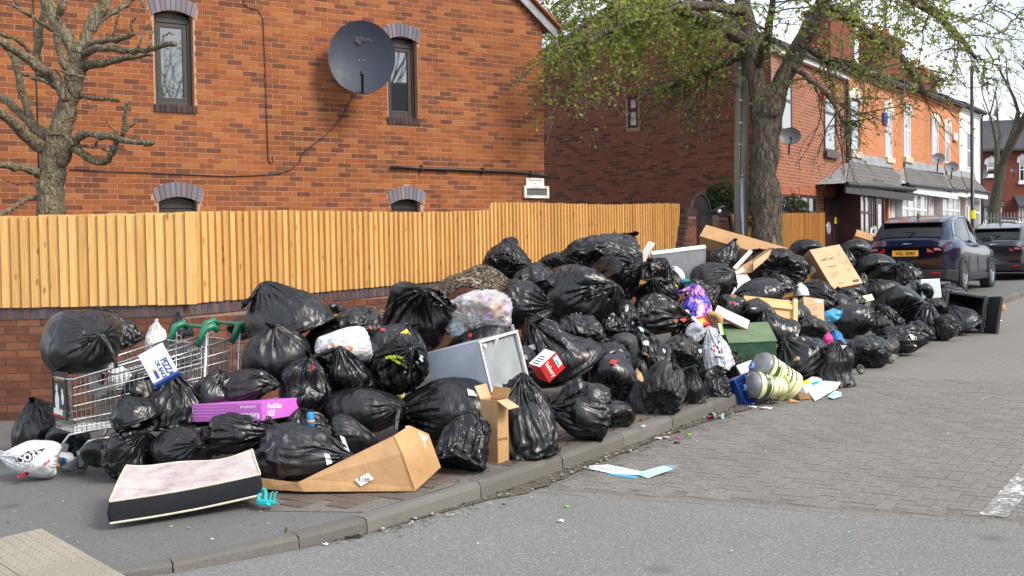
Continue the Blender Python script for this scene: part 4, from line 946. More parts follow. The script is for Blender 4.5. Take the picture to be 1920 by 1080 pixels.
def jitter(pts, amt, sub=3, seed=0):
    """resample a polyline smoothly with slight wander"""
    rg = np.random.default_rng(seed); A = np.array([tuple(p) for p in pts]); k = len(A); out = []
    for i in range(k - 1):
        p0, p1, p2, p3 = A[max(0, i - 1)], A[i], A[i + 1], A[min(k - 1, i + 2)]
        for j in range(sub):
            t = j / sub; q = .5 * ((2 * p1) + (-p0 + p2) * t + (2 * p0 - 5 * p1 + 4 * p2 - p3) * t * t + (-p0 + 3 * p1 - 3 * p2 + p3) * t ** 3)
            out.append(q + rg.normal(0, amt, 3) * (1 if (i or j) else 0))
    out.append(A[-1]); return [Vector(q) for q in out]
def knobbly(r0, r1, n, seed, am=.08):
    rg = np.random.default_rng(seed); return [lerp(r0, r1, i / (n - 1)) * (1 + rg.normal(0, am)) for i in range(n)]

# pollarded tree behind the left fence: limbs traced in the photograph's own coordinates, with depth
ZL = 12.6; K = F / ZL
lt = thing('pollarded_tree', 'bare pollarded tree with cut mossy limbs in front of the orange brick house', 'tree', P(97, 470, ZL))
def LT(x, y, dz=0): return P(x / 2.571, y / 2.571, ZL + dz)
def limb(name, pts, r0, r1, dz0=0.0, dz1=0.0, n=10, seed=0, sub=4, am=.10, par=lt):
    k = len(pts); w = [LT(x, y, lerp(dz0, dz1, i / (k - 1))) for i, (x, y) in enumerate(pts)]
    w = jitter(w, .008, sub, seed); m = MB(); m.tube(w, knobbly(r0 * .78 / 2.571 / K, r1 * .82 / 2.571 / K, len(w), seed, am), n); return m.build(name, M_BARK1, par, smooth=True, world=True)
limb('trunk', [(240, 1250), (247, 1040), (248, 900), (255, 800), (275, 690), (300, 600), (325, 500), (350, 400), (375, 300), (385, 240)], 88, 50, seed=1, n=16, am=.04)
LIMBS = [([(335, 470), (270, 400), (200, 330), (110, 265), (40, 225), (-30, 190)], 36, 24, 0, -.7), ([(345, 360), (305, 300), (275, 180), (280, 90), (300, 20), (295, -60)], 26, 18, -.25, -.5),
    ([(370, 280), (315, 170), (262, 90), (235, 20), (215, -70)], 46, 30, 0, .3), ([(385, 270), (415, 180), (460, 90), (500, 20), (540, -60)], 44, 30, 0, .2), ([(440, 150), (520, 75), (610, 22), (700, -50)], 22, 15, .1, .5),
    ([(665, -10), (685, 15), (695, 38)], 10, 8, .3, .3), ([(405, 265), (450, 205), (555, 190), (650, 160)], 24, 13, 0, -.5), ([(640, 165), (640, 120), (662, 60)], 9, 7, -.5, -.55), ([(545, 190), (562, 110), (578, 35)], 9, 6, -.3, -.4),
    ([(410, 260), (475, 232), (590, 240), (690, 246), (760, 225), (845, 212)], 24, 14, -.1, -.8), ([(668, 232), (688, 165), (722, 115)], 8, 4, -.6, -.6), ([(722, 225), (728, 180), (742, 140)], 8, 4, -.7, -.7), ([(765, 222), (800, 165), (838, 165)], 8, 4, -.8, -.8),
    ([(400, 325), (530, 298), (640, 268), (735, 265)], 30, 9, 0, -.2), ([(225, 740), (120, 650), (50, 585), (-30, 520)], 36, 26, 0, -.6), ([(235, 670), (130, 575), (50, 500), (-30, 450)], 32, 24, .1, .5), ([(150, 580), (105, 440), (85, 340), (50, 250), (10, 190)], 24, 16, .2, .0),
    ([(225, 870), (150, 820), (70, 805), (-30, 790)], 28, 20, 0, -.4), ([(215, 955), (130, 962), (65, 1000), (-10, 1040)], 16, 12, 0, -.3), ([(300, 790), (335, 725), (375, 665), (430, 645), (540, 660), (625, 680), (720, 690)], 34, 14, -.05, -.6), ([(700, 690), (742, 686)], 22, 15, -.6, -.62),
    ([(340, 690), (395, 740), (465, 782), (525, 768), (555, 700), (592, 640), (602, 560), (610, 488)], 28, 10, -.15, -.5), ([(585, 650), (640, 600), (676, 575)], 9, 4, -.45, -.5), ([(572, 640), (530, 612), (512, 578)], 7, 4, -.45, -.5),
    ([(385, 465), (480, 478), (545, 480), (572, 488)], 14, 10, 0, -.3), ([(540, 480), (550, 440)], 7, 4, -.3, -.3), ([(320, 480), (280, 400), (255, 340)], 34, 26, -.2, -.3), ([(230, 645), (310, 655), (350, 700)], 13, 9, -.2, -.3), ([(240, 400), (160, 375), (95, 350)], 14, 8, .1, .3),
    ([(265, 150), (150, 80), (40, 18)], 14, 7, -.2, -.7), ([(150, 80), (100, 40), (60, -20)], 9, 5, -.4, -.6), ([(200, 370), (178, 290), (190, 170), (212, 60), (208, -50)], 30, 18, .25, .5), ([(150, 40), (165, 110), (190, 140)], 6, 3, -.5, -.5), ([(360, 700), (450, 712), (470, 680)], 9, 6, -.2, -.3), ([(450, 715), (540, 722), (610, 722)], 6, 4, -.3, -.4),
    ([(215, 625), (240, 640), (190, 560)], 5, 3, -.3, -.3), ([(400, 475), (450, 520), (495, 530)], 5, 3, -.2, -.2), ([(0, 855), (80, 885), (155, 880)], 4, 3, -.1, 0), ([(290, 335), (340, 360), (400, 365), (420, 385)], 10, 6, -.3, -.4), ([(640, 660), (670, 658)], 6, 4, -.5, -.5), ([(0, 165), (60, 185), (120, 220), (150, 280)], 15, 12, -.5, -.2), ([(490, 185), (478, 120), (478, 90)], 4, 3, -.2, -.2)]
for i, (pts, r0_, r1_, a_, b_) in enumerate(LIMBS): limb('branch', pts, r0_, r1_, a_, b_, 8 if r0_ < 20 else 12, 20 + i)

def leaf_quads(centers, size, rg, spread=.0):
    """small bent leaves (two triangles each) at the given centres"""
    n = len(centers); c = np.asarray(centers) + rg.normal(0, spread, (n, 3)) if spread else np.asarray(centers)
    a = rg.normal(0, 1, (n, 3)); a /= np.linalg.norm(a, axis=1)[:, None]; b = np.cross(a, rg.normal(0, 1, (n, 3))); b /= np.linalg.norm(b, axis=1)[:, None]
    s = (size * rg.uniform(.6, 1.3, n))[:, None]
    v = np.stack([c - a * s * .5, c + b * s * .3, c + a * s * .5, c - b * s * .3], 1); return v.reshape(-1, 3), np.arange(4 * n).reshape(-1, 4)

# street tree in young leaf
ZT = 21.0; KT = F / ZT; base = TW(*tw(P(1437, 480, ZT)), .1); 
st = thing('street_tree', 'street tree with flaky brown bark and fresh green leaves beside the rubbish pile', 'tree', Vector((base.x, base.y, base.z)))
def PT(x, y, dz=0): return P(x, y, ZT + dz)
def tube_px(name, pts, rs, mat, par, seed, n=12, sub=4, am=.05):
    w = jitter([PT(*p) if not isinstance(p, Vector) else p for p in pts], .012, sub, seed); k = len(w)
    rr = [interp(i / (k - 1), np.linspace(0, 1, len(rs)), rs) * (1 + np.random.default_rng(seed + i).normal(0, am)) / KT for i in range(k)]
    MB().tube(w, rr, n).build(name, mat, par, smooth=True, world=True); return w
b0 = base - Vector((0, 0, .2)); tube_px('trunk', [b0, (1437, 455), (1437, 400), (1434, 330), (1436, 260), (1438, 215), (1439, 185), (1441, 165)], [35, 31, 28, 26, 25, 25, 22, 4], M_BARK2, st, 3, 18)
B1 = tube_px('branch', [(1433, 262), (1419, 170), (1412, 110), (1402, 50), (1388, -20, .3), (1380, -90, .4), (1378, -180, .5)], [17, 18, 17, 16, 14, 10, 5], M_BARK2, st, 4, 14)
B2 = tube_px('branch', [(1442, 262), (1460, 172), (1486, 112), (1520, 50, -.3), (1548, -10, -.5), (1570, -90, -.6), (1590, -180, -.6)], [17, 18, 17, 16, 14, 10, 5], M_BARK2, st, 5, 14)
MAIN = [B1, B2]
for i, (pts, r) in enumerate([([(1408, 80), (1370, 62, -.2), (1320, 40, -.5), (1260, 10, -.9), (1190, -15, -1.2), (1100, -20, -1.4)], 13), ([(1405, 95), (1355, 120, .3), (1300, 140, .6), (1250, 175, .9)], 9), ([(1400, 50), (1330, -5, .8), (1230, -50, 1.4), (1130, -40, 1.8), (1040, 10, 2.0)], 12), ([(1395, 20), (1290, 10, -1.5), (1180, 40, -2.4), (1080, 90, -2.9)], 10),
        ([(1540, 15), (1590, 30, -.4), (1650, 75, -.8), (1700, 120, -1.0), (1740, 180, -1.1)], 11), ([(1560, -20), (1640, -30, .2), (1720, 5, .5), (1790, 60, .6), (1830, 110, .7)], 11), ([(1500, 80), (1560, 120, .5), (1610, 140, .8)], 7), ([(1478, 120), (1520, 150, -.4), (1560, 190, -.6), (1590, 250, -.6)], 6), ([(1545, 0), (1600, -40, -1.8), (1680, -30, -2.6), (1750, 20, -3.0)], 9), ([(1420, 130), (1440, 60, -1), (1450, 0, -1.6), (1470, -60, -2)], 9)]):
    MAIN.append(tube_px('branch', pts, [r, r * .85, r * .6, r * .35], M_BARK2, st, 40 + i, 9, 5))
rg = np.random.default_rng(5); pyr = random.Random(9)
twm = MB(); LC = []
def twig(p, d, ln, r, droop, leaves, steps=6):
    pts = [p.copy()]; d = d.normalized()
    for i in range(steps):
        d = (d + Vector((pyr.gauss(0, .22), pyr.gauss(0, .22), pyr.gauss(0, .16) - droop))).normalized(); pts.append(pts[-1] + d * (ln / steps))
    twm.tube(pts, [lerp(r, r * .3, i / steps) for i in range(steps + 1)], 4, False)
    for i in range(1, steps + 1):
        for _ in range(leaves): LC.append(tuple(pts[i].lerp(pts[i - 1], pyr.random()) + Vector((pyr.gauss(0, .028), pyr.gauss(0, .028), pyr.gauss(0, .025)))))
    return pts
def limb_grow(path, dens, lo, left):
    k = len(path)
    for _ in range(dens):
        f = pyr.uniform(lo, 1); q = f * (k - 1); i = min(k - 2, int(q)); p = path[i].lerp(path[i + 1], q - i)
        tang = (path[i + 1] - path[i]).normalized(); d = (tang * .6 + Vector((pyr.gauss(0, .8), pyr.gauss(0, .8), pyr.gauss(.05, .6)))).normalized()
        ln = pyr.uniform(.8, 1.7) * (1.0 if left else .95); sec = twig(p, d, ln, .016, .07, 2 if left else 1, 7)
        for _ in range(5 if left else 4):
            j = pyr.randint(2, 6); dd = ((sec[j] - sec[j - 1]).normalized() + Vector((pyr.gauss(0, .7), pyr.gauss(0, .7), pyr.gauss(-.1, .5)))).normalized()
            t3 = twig(sec[j], dd, pyr.uniform(.35, .9), .008, .10, 4 if left else 3, 5)
for i, path in enumerate(MAIN):
    left = path[-1].x < P(1420, 0, ZT).x
    limb_grow(path, (26 if left else 17) if i > 1 else 24, .30 if i > 1 else .5, left)
# long hanging sprays on the house side
for (x, y, dz, x2, y2) in [(1040, 10, 2.0, 1015, 190), (1080, 90, -2.9, 1100, 225), (1140, 40, -2.6, 1150, 200), (1060, 40, 1, 985, 150), (1020, 20, 2, 900, 75), (1190, 40, -2.2, 1120, 190), (1250, 170, .9, 1225, 200), (1300, 140, .6, 1285, 190), (1340, 120, .3, 1340, 230), (1110, -20, -1.4, 1000, 60), (1000, 30, 2, 940, 130), (1180, 20, -1, 1190, 150), (1250, 20, -1, 1255, 130), (1300, 40, -.6, 1305, 120), (1590, 250, -.6, 1600, 230), (1740, 180, -1.1, 1760, 140), (1650, 75, -.8, 1640, 215), (1790, 60, .6, 1780, 190), (1560, 120, .5, 1545, 200), (1700, 110, -1, 1690, 200), (1830, 110, .7, 1850, 160), (1050, 60, 1.4, 1040, 130), (1100, 60, -2.9, 1060, 200), (1160, 10, -1.2, 1080, 120), (1220, 0, -.9, 1150, 100)]:
    a_, b_ = PT(x, y, dz), PT(x2, y2, dz); d = b_ - a_; pts = jitter([a_, a_ + d * .35 + Vector((.12, 0, .12)), a_ + d * .7, b_], .03, 4, int(x)); twm.tube(pts, [lerp(.016, .005, i / (len(pts) - 1)) for i in range(len(pts))], 5, False)
    lf = x2 < 1400
    for p, q in zip(pts, pts[1:]):
        for _ in range(3): twig(p.lerp(q, pyr.random()), Vector((pyr.gauss(0, 1), pyr.gauss(0, 1), pyr.gauss(-.2, .6))), pyr.uniform(.25, .7), .006, .08, 4 if lf else 2, 4)
setp(twm.build('twigs', M_BARK2, st, world=True), kind='stuff')
LC = np.array([c for c in LC if pyr.random() > min(.85, max(.10, (proj(Vector(c))[1] - 70) / 150))]); v_, q_ = leaf_quads(LC, .075, rg, .02); Mi = np.array(wmat(st).inverted()); v_ = v_ @ Mi[:3, :3].T + Mi[:3, 3]
setp(np_mesh('leaves', v_, q_, M_LEAF, st), kind='stuff')

# bare spring trees at the end of the street
def bare_tree(label, px, py, Z, h, seed, trunk_r=.24, spread=.9, leafy=0, mat=M_BARK3, fork=.3, levels=5, lean=(0, 0), at=None):
    pr = random.Random(seed); p0 = at or P(px, py, Z); t_ = SLOPE * p0.dot(U); p0.z = t_ + .05
    tr = thing('bare_tree', label, 'tree', p0); m = MB(); tw_ = MB(); lc = []
    def grow(p, d, ln, r, lev, mm):
        pts = [p]; st_ = 4 if lev < 3 else 3
        for i in range(st_):
            d = (d + Vector((pr.gauss(0, .12), pr.gauss(0, .12), pr.gauss(.03, .06)))).normalized(); pts.append(pts[-1] + d * ln / st_)
        mm.tube(pts, [lerp(r, r * .62, i / st_) for i in range(st_ + 1)], 8 if lev < 2 else (5 if lev < 4 else 3), False)
        if lev >= levels:
            if leafy and pr.random() < leafy: lc.extend(tuple(pts[-1] + Vector((pr.gauss(0, .15), pr.gauss(0, .15), pr.gauss(0, .15)))) for _ in range(3))
            return
        for _ in range(pr.choice((2, 3, 3)) if lev else 4):
            ax = Vector((pr.gauss(0, 1), pr.gauss(0, 1), pr.gauss(.1, .5))).normalized(); nd = (d + ax * spread * pr.uniform(.35, .8)).normalized(); nd.z = max(nd.z, -.05)
            j = pr.choice((2, 3, 4)) if lev else pr.choice((3, 4, 4)); j = min(j, st_)
            grow(pts[j], nd, ln * pr.uniform(.62, .82), r * (.52 if lev else .5) * pr.uniform(.8, 1.1), lev + 1, m if lev < 1 else tw_)
    grow(Vector((0, 0, 0)), Vector((lean[0], lean[1], 1)), h * fork, trunk_r, 0, m)
    m.build('trunk', mat, tr, smooth=True); setp(tw_.build('twigs', mat, tr), kind='stuff')
    if lc: v, q = leaf_quads(np.array(lc), .13, np.random.default_rng(seed)); setp(np_mesh('leaves', v, q, M_LEAF, tr), kind='stuff')
bare_tree('bare tall tree with fine twigs behind the lamp post at the street end', 1866, 430, 50, 13.5, 4, .36, 1.0, .15, levels=6, fork=.30)
bare_tree('slender bare tree at the right edge beyond the railings', 1965, 430, 66, 15, 9, .3, .9, 0, levels=6)
bare_tree('distant bare tree showing between the terrace chimneys', 1625, 300, 75, 13, 21, .35, .8, .1, levels=6)
bare_tree('distant bare tree above the slate roofs at the terrace end', 1775, 300, 90, 15, 31, .35, .8, .1, levels=6)
bare_tree('leafy tree on the opposite pavement mirrored in the left house window', 960, 430, 20, 14, 77, .3, 1.0, 1.0, levels=5, at=Vector((16, -1.2, 0)))
bare_tree('leafy tree on the opposite pavement mirrored in the right house window', 960, 430, 20, 13, 78, .3, 1.0, 1.0, levels=5, at=Vector((22, 5, .2)))
# overhanging spray at the top right, from a tree outside the frame
ov = thing('overhanging_branch', 'thin budding branch reaching in at the top right corner against the sky', 'branch', P(1960, -60, 17)); m = MB(); lc = []
for k_, pts in enumerate([[(2000, -60), (1940, 0), (1895, 40), (1880, 60)], [(1990, -80), (1900, -30), (1850, 10), (1840, 40)], [(2000, 20), (1940, 40), (1900, 30), (1860, 5)], [(1960, -60), (1800, -40), (1720, 5), (1700, 30)]]):
    w = jitter([P(x, y, 17) for x, y in pts], .02, 4, 70 + k_); m.tube(w, [lerp(.022, .006, i / (len(w) - 1)) for i in range(len(w))], 5)
    for p in w[2:]:
        for _ in range(2):
            e = p + Vector((pyr.gauss(0, .18), pyr.gauss(0, .18), pyr.gauss(0, .16))); m.tube([p, p.lerp(e, .5) + Vector((0, 0, .02)), e], [.006, .005, .003], 4); lc += [tuple(e + Vector((pyr.gauss(0, .05),) * 3)) for _ in range(2)]
m.build('branch', M_BARK2, ov, world=True); v_, q_ = leaf_quads(np.array(lc), .055, rg); Mi = np.array(wmat(ov).inverted()); v_ = v_ @ Mi[:3, :3].T + Mi[:3, 3]; setp(np_mesh('leaves', v_, q_, M_LEAF, ov), kind='stuff')

# evergreen bush between the gate and the tree
def bush(label, blobs, n, size, seed):
    rg = np.random.default_rng(seed); c0 = Vector(blobs[0][0]); b = thing('bush', label, 'bush', Vector((c0.x, c0.y, SLOPE * c0.dot(U) + .1))); pts = []
    for c, r in blobs:
        q = rg.normal(0, 1, (n, 3)); q /= np.linalg.norm(q, axis=1)[:, None]; rad = rg.uniform(.55, 1.0, n) ** .5 * (1 + .16 * np.sin(q[:, 0] * 7 + q[:, 2] * 9)); pts.append(np.array(c) + q * np.array(r) * rad[:, None])
    v, q = leaf_quads(np.concatenate(pts), size, rg); M = np.array(wmat(b).inverted()); v = v @ M[:3, :3].T + M[:3, 3]; setp(np_mesh('leaves', v, q, M_BUSH, b), kind='stuff')
    m = MB()
    for i in range(7): m.tube([(rg.normal(0, .1), rg.normal(0, .1), 0), (rg.normal(0, .15), rg.normal(0, .15), 1.2), (rg.normal(0, .2), rg.normal(0, .2), 1.9)], [.04, .025, .012], 5)
    m.build('stems', M_BARK3, b); return b
bush('dense evergreen bush behind the second fence beside the telegraph pole', [(tuple(P(1362, 388, 22.5)), (.38, .45, .55)), (tuple(P(1410, 385, 22.8)), (.5, .5, .45)), (tuple(P(1345, 372, 22.5)), (.25, .3, .3))], 2200, .07, 3)
bush('sprawling bush between the street tree and the brown front door', [(tuple(P(1478, 383, 26.0)), (.28, .4, .35)), (tuple(P(1500, 390, 26.3)), (.2, .3, .2))], 700, .07, 4)
# magpie on the pier
mg = P(1347, 402, 20.6); bd = thing('magpie', 'black and white magpie perched on the gate pier', 'bird', mg)
def ell(m, p, q, rs): 
    k = len(rs); m.tube([Vector(p).lerp(Vector(q), i / (k - 1)) for i in range(k)], rs, 10)
m = MB(); m.tube([(.16, 0, .14), (.08, 0, .14), (.04, 0, .11), (-.02, 0, .08), (-.07, 0, .06), (-.12, 0, .05), (-.22, 0, .03)], [.004, .028, .045, .055, .042, .022, .012], 10); m.mat(1); m.tube([(.035, -.012, .085), (.0, -.014, .062), (-.035, -.012, .05)], [.03, .048, .025], 10); m.mat(0)
m.tube([(.005, .015, .05), (.005, .015, 0)], .005, 5); m.tube([(.005, -.015, .05), (.005, -.015, 0)], .005, 5); m.build('body', [M_BLACKP, M_WHITE], bd, smooth=True)
MB().tube([(-.12, 0, .05), (-.30, .0, .01)], [.02, .008], 6).build('tail', M_BLACKP, bd); MB().lathe([(.003, 0), (.003, .002)], 6, T3(.10, -.026, .15)).build('eye', M_INKW, bd)
# ---------------------------------------------------------------- cars: lofted bodies with real openings, glass, lamps and wheels
def carpaint(name, col, rough=.18):
    a = Mt(name); n = a.noise(a.coord(), 2, 3); a.set(a.mix(a.rng(n, .4, .7, 0, .3), col, tuple(x * .8 for x in col)), rough, None, Coat_Weight=.45, Coat_Roughness=.03, Metallic=.15); return a.m
def car(label, pos, yaw_dir, L, Wd, H, paint, plate=None, lamps='wide', wheel_r=.37, detail=True, suv=True, rear=True, mirror=True):
    """x forward from the rear bumper, y to the car's left, z up"""
    ex = yaw_dir.normalized(); ez = Vector((0, 0, 1)); M = frame(pos, ex, ez.cross(ex), ez)
    c = thing('parked_car', label, 'car', M, 'cars parked along the kerb' if detail else 'cars parked beyond the railings')
    hw = Wd / 2; sl = L / 4.73; sh = H / 1.66
    # lower body sections: x, half width bottom, half width belt, z bottom, z shoulder, z belt
    st = [(0.00, .70, .74, .42, .80, .98), (.05, .82, .83, .32, .85, 1.06), (.25, .91, .92, .28, .90, 1.10), (.80, .955, .965, .27, .93, 1.11), (1.5, .945, .955, .27, .92, 1.06), (2.6, .94, .945, .27, .90, 1.02), (3.4, .945, .95, .27, .88, 1.00), (4.1, .93, .92, .27, .82, .94), (4.55, .84, .82, .3, .72, .82), (4.73, .66, .62, .38, .62, .70)]
    st = [(x * sl, a * hw / .97, b * hw / .97, z0 * sh, z1 * sh, z2 * sh) for x, a, b, z0, z1, z2 in st]
    # resample
    xs_ = np.linspace(0, 1, 40); X = np.array([s[0] for s in st]); T = np.concatenate([[0, .03, .06, .12], np.linspace(.16, 1, 36)]) * st[-1][0]
    ax = (.80 * sl, 3.66 * sl)
    m = MB(); rows = []
    for x in T:
        a_, b_, z0, z1, z2 = [np.interp(x, X, [s[k] for s in st]) for k in range(1, 6)]
        arch = 0
        prof = [(a_ * .80, z0), (a_ * .98, z0 + .05), (a_, z0 + .20), (a_ * .992, lerp(z0, z1, .62)), (b_ * 1.005, z1), (b_ * .975, lerp(z1, z2, .6)), (b_ * .90, z2), (b_ * .5, z2 + .03), (0, z2 + .035)]
        rows.append((x, prof))
    n = len(rows[0][1]); vs = []
    for x, pr in rows:
        for y, z in pr: vs.append((x, y, z))
        for y, z in reversed(pr[:-1]): vs.append((x, -y, z))
    k = 2 * n - 1; fs = []
    for i in range(len(rows) - 1):
        xm = (rows[i][0] + rows[i + 1][0]) / 2
        for j in range(k - 1):
            zc = sum(vs[i * k + q][2] for q in (j, j + 1)) / 2
            fs.append((i * k + j, i * k + j + 1, (i + 1) * k + j + 1, (i + 1) * k + j))
    fs += [tuple(range(k)), tuple(reversed(range((len(rows) - 1) * k, len(rows) * k)))]
    m.add(vs, fs); body = m.build('body', paint, c, smooth=True)
    # greenhouse
    bz = lambda x: np.interp(x, X, [s[5] for s in st])
    gl = [(.30, .78, 1.08, .62, 1.10), (.62, .80, 1.10, .64, 1.46), (.95, .81, 1.10, .645, 1.585), (1.5, .815, 1.05, .65, 1.645), (2.2, .815, 1.03, .65, 1.655), (2.75, .81, 1.01, .63, 1.60), (3.25, .80, 1.0, .60, 1.36), (3.62, .78, .98, .60, 1.02)]
    gl = [(x * sl, a * hw / .97, z0 * sh, b * hw / .97, z1 * sh) for x, a, z0, b, z1 in gl]
    GX = [g[0] for g in gl]; TG = np.linspace(GX[0], GX[-1], 28)
    def gp(x, f): a_, z0, b_, z1 = [np.interp(x, GX, [g[q] for g in gl]) for q in range(1, 5)]; return lerp(a_, b_, f ** 1.25), lerp(z0, z1, f)
    m = MB(); vs = []; FR = [0, .2, .45, .7, .88, .97, 1.0]; kk = 2 * len(FR) + 5
    for x in TG:
        side = [gp(x, f) for f in FR]; b_, z1 = side[-1]; top = [(b_ * q, z1 + .028 * (1 - q * q)) for q in (.75, .4, 0, -.4, -.75)]
        for y, z in side + top + [(-y, z) for y, z in reversed(side)]: vs.append((x, y, z))
    kk = 2 * len(FR) + 5
    m.add(vs, [(i * kk + j, i * kk + j + 1, (i + 1) * kk + j + 1, (i + 1) * kk + j) for i in range(len(TG) - 1) for j in range(kk - 1)]); m.build('roof_shell', paint, c, smooth=True)
    def glass(name, outline, side, mat=M_GLASSD, out=.006):
        """outline in (x, fraction of greenhouse height); side +1 left, -1 right"""
        mm = MB(); pts = []
        for x, f in outline: y, z = gp(x, f); pts.append((x, side * (y + out), z))
        mm.poly(pts if side < 0 else pts[::-1]); return mm.build(name, mat, c)
    for s_ in (1, -1):
        def strip(x0, x1, f0, f1, fa, fb):
            nn = 8; lo = [(lerp(x0, x1, i / nn), lerp(f0, fa, i / nn)) for i in range(nn + 1)]; hi = [(lerp(x0, x1, i / nn), lerp(f1, fb, i / nn)) for i in range(nn + 1)]
            mm = MB(); v = []
            for (xa, fa_), (xb, fb_) in zip(lo, hi):
                for q in (0, .25, .5, .75, 1): f = lerp(fa_, fb_, q); xx = lerp(xa, xb, q); y, z = gp(xx, f); v.append((xx, s_ * (y + .006), z))
            fs = [(i * 5 + j, i * 5 + j + 1, (i + 1) * 5 + j + 1, (i + 1) * 5 + j) for i in range(nn) for j in range(4)]
            mm.add(v, fs); return mm.build('side_window', M_GLASSD, c, smooth=True)
        strip(.72 * sl, 1.12 * sl, .30, .42, .10, .90); strip(1.15 * sl, 2.02 * sl, .10, .90, .06, .92); strip(2.10 * sl, 3.0 * sl, .06, .92, .06, .75)
        # bright trim over the windows
        tr = [gp(x, f) + (x,) for x, f in [(.68 * sl, .30), (.80 * sl, .62), (1.10 * sl, .92), (1.5 * sl, .95), (2.1 * sl, .95), (2.7 * sl, .90), (3.1 * sl, .72)]]
        if detail: MB().tube([(x, s_ * (y + .012), z) for y, z, x in tr], .012, 6).build('window_trim', M_CHROME, c)
    # rear window
    mm = MB(); v = []; nn = 8
    for i in range(nn + 1):
        f = lerp(.10, .86, i / nn); x = lerp(.30 * sl, .80 * sl, f)
        z = np.interp(x, GX, [g[4] for g in gl]); y = np.interp(x, GX, [g[3] for g in gl]) * .97
        for q in (-1, -.6, 0, .6, 1): v.append((x - .012, y * q, z + .030 * (1 - q * q * .7) + .012))
    mm.add(v, [(i * 5 + j, i * 5 + j + 1, (i + 1) * 5 + j + 1, (i + 1) * 5 + j) for i in range(nn) for j in range(4)]); mm.build('rear_window', M_GLASSD, c, smooth=True)
    mm = MB(); v = []; 
    for i in range(5):
        x = lerp(2.80 * sl, 3.55 * sl, i / 4); z = np.interp(x, GX, [g[4] for g in gl]); y = np.interp(x, GX, [g[3] for g in gl]) * .95
        for q in (-1, 0, 1): v.append((x + .01, y * q, z + .034 * (1 - q * q * .7)))
    mm.add(v, [(i * 3 + j, i * 3 + j + 1, (i + 1) * 3 + j + 1, (i + 1) * 3 + j) for i in range(4) for j in range(2)]); mm.build('windscreen', M_GLASSD, c, smooth=True)
    # spoiler, lower bumper, sills
    z1 = np.interp(.66 * sl, GX, [g[4] for g in gl]); MB().hexa([(.50 * sl, -.60 * hw, z1 + .0), (.95 * sl, -.60 * hw, z1 + .03), (.95 * sl, .60 * hw, z1 + .03), (.50 * sl, .60 * hw, z1 + .0), (.50 * sl, -.58 * hw, z1 + .035), (.95 * sl, -.60 * hw, z1 + .115), (.95 * sl, .60 * hw, z1 + .115), (.50 * sl, .58 * hw, z1 + .035)]).build('spoiler', paint, c, smooth=False, bevel=.012)
    MB().hexa([(-.035, -.80 * hw, .30 * sh), (.3, -.97 * hw, .24 * sh), (.3, .97 * hw, .24 * sh), (-.035, .80 * hw, .30 * sh), (-.025, -.82 * hw, .50 * sh), (.3, -.985 * hw, .48 * sh), (.3, .985 * hw, .48 * sh), (-.025, .82 * hw, .50 * sh)]).build('lower_bumper', M_BLACKPR, c, bevel=.02)
    for s_ in (-1, 1):
        MB().hexa([(1.25 * sl, s_ * .90 * hw, .23 * sh), (3.2 * sl, s_ * .90 * hw, .23 * sh), (3.2 * sl, s_ * .99 * hw, .25 * sh), (1.25 * sl, s_ * .99 * hw, .25 * sh), (1.25 * sl, s_ * .90 * hw, .40 * sh), (3.2 * sl, s_ * .90 * hw, .40 * sh), (3.2 * sl, s_ * .995 * hw, .36 * sh), (1.25 * sl, s_ * .995 * hw, .36 * sh)]).build('sill', M_BLACKPR, c, bevel=.01)
    # tail lamps
    ML = MC.get('tail_lamp') or plain('tail_lamp', (.42, .012, .012), .12, .1, 20); MLD = MC.get('tail_lamp_dark') or plain('tail_lamp_dark', (.12, .006, .008), .1, .1)
    zl = .93 * sh
    for s_ in (-1, 1):
        lp_ = MB().hexa([(-.014, s_ * .42 * hw, zl - .07), (.02, s_ * .76 * hw, zl - .09), (.09, s_ * .78 * hw, zl - .09), (.05, s_ * .42 * hw, zl - .07), (.005, s_ * .42 * hw, zl + .06), (.035, s_ * .76 * hw, zl + .055), (.09, s_ * .78 * hw, zl + .055), (.06, s_ * .42 * hw, zl + .05)]).build('tail_lamp', ML, c, bevel=.008)
        MB().hexa([(.02, s_ * .76 * hw, zl - .075), (.46, s_ * .965 * hw, zl - .01), (.46, s_ * .90 * hw, zl - .01), (.09, s_ * .70 * hw, zl - .075), (.03, s_ * .77 * hw, zl + .07), (.46, s_ * .968 * hw, zl + .05), (.46, s_ * .90 * hw, zl + .05), (.09, s_ * .70 * hw, zl + .07)]).build('tail_lamp', ML, c, bevel=.006)
        if detail:
            MB().hexa([(-.018, s_ * .56 * hw, zl - .03), (-.004, s_ * .70 * hw, zl - .035), (.05, s_ * .70 * hw, zl - .035), (.05, s_ * .56 * hw, zl - .03), (-.01, s_ * .56 * hw, zl + .02), (.005, s_ * .70 * hw, zl + .02), (.05, s_ * .70 * hw, zl + .02), (.05, s_ * .56 * hw, zl + .02)]).build('reversing_lens', plain('lens', (.5, .12, .12), .15), lp_)
            MB().box(-.05, s_ * .60 * hw - .09, .40 * sh, .0, s_ * .60 * hw + .09, .45 * sh).build('reflector', ML, c, bevel=.008)
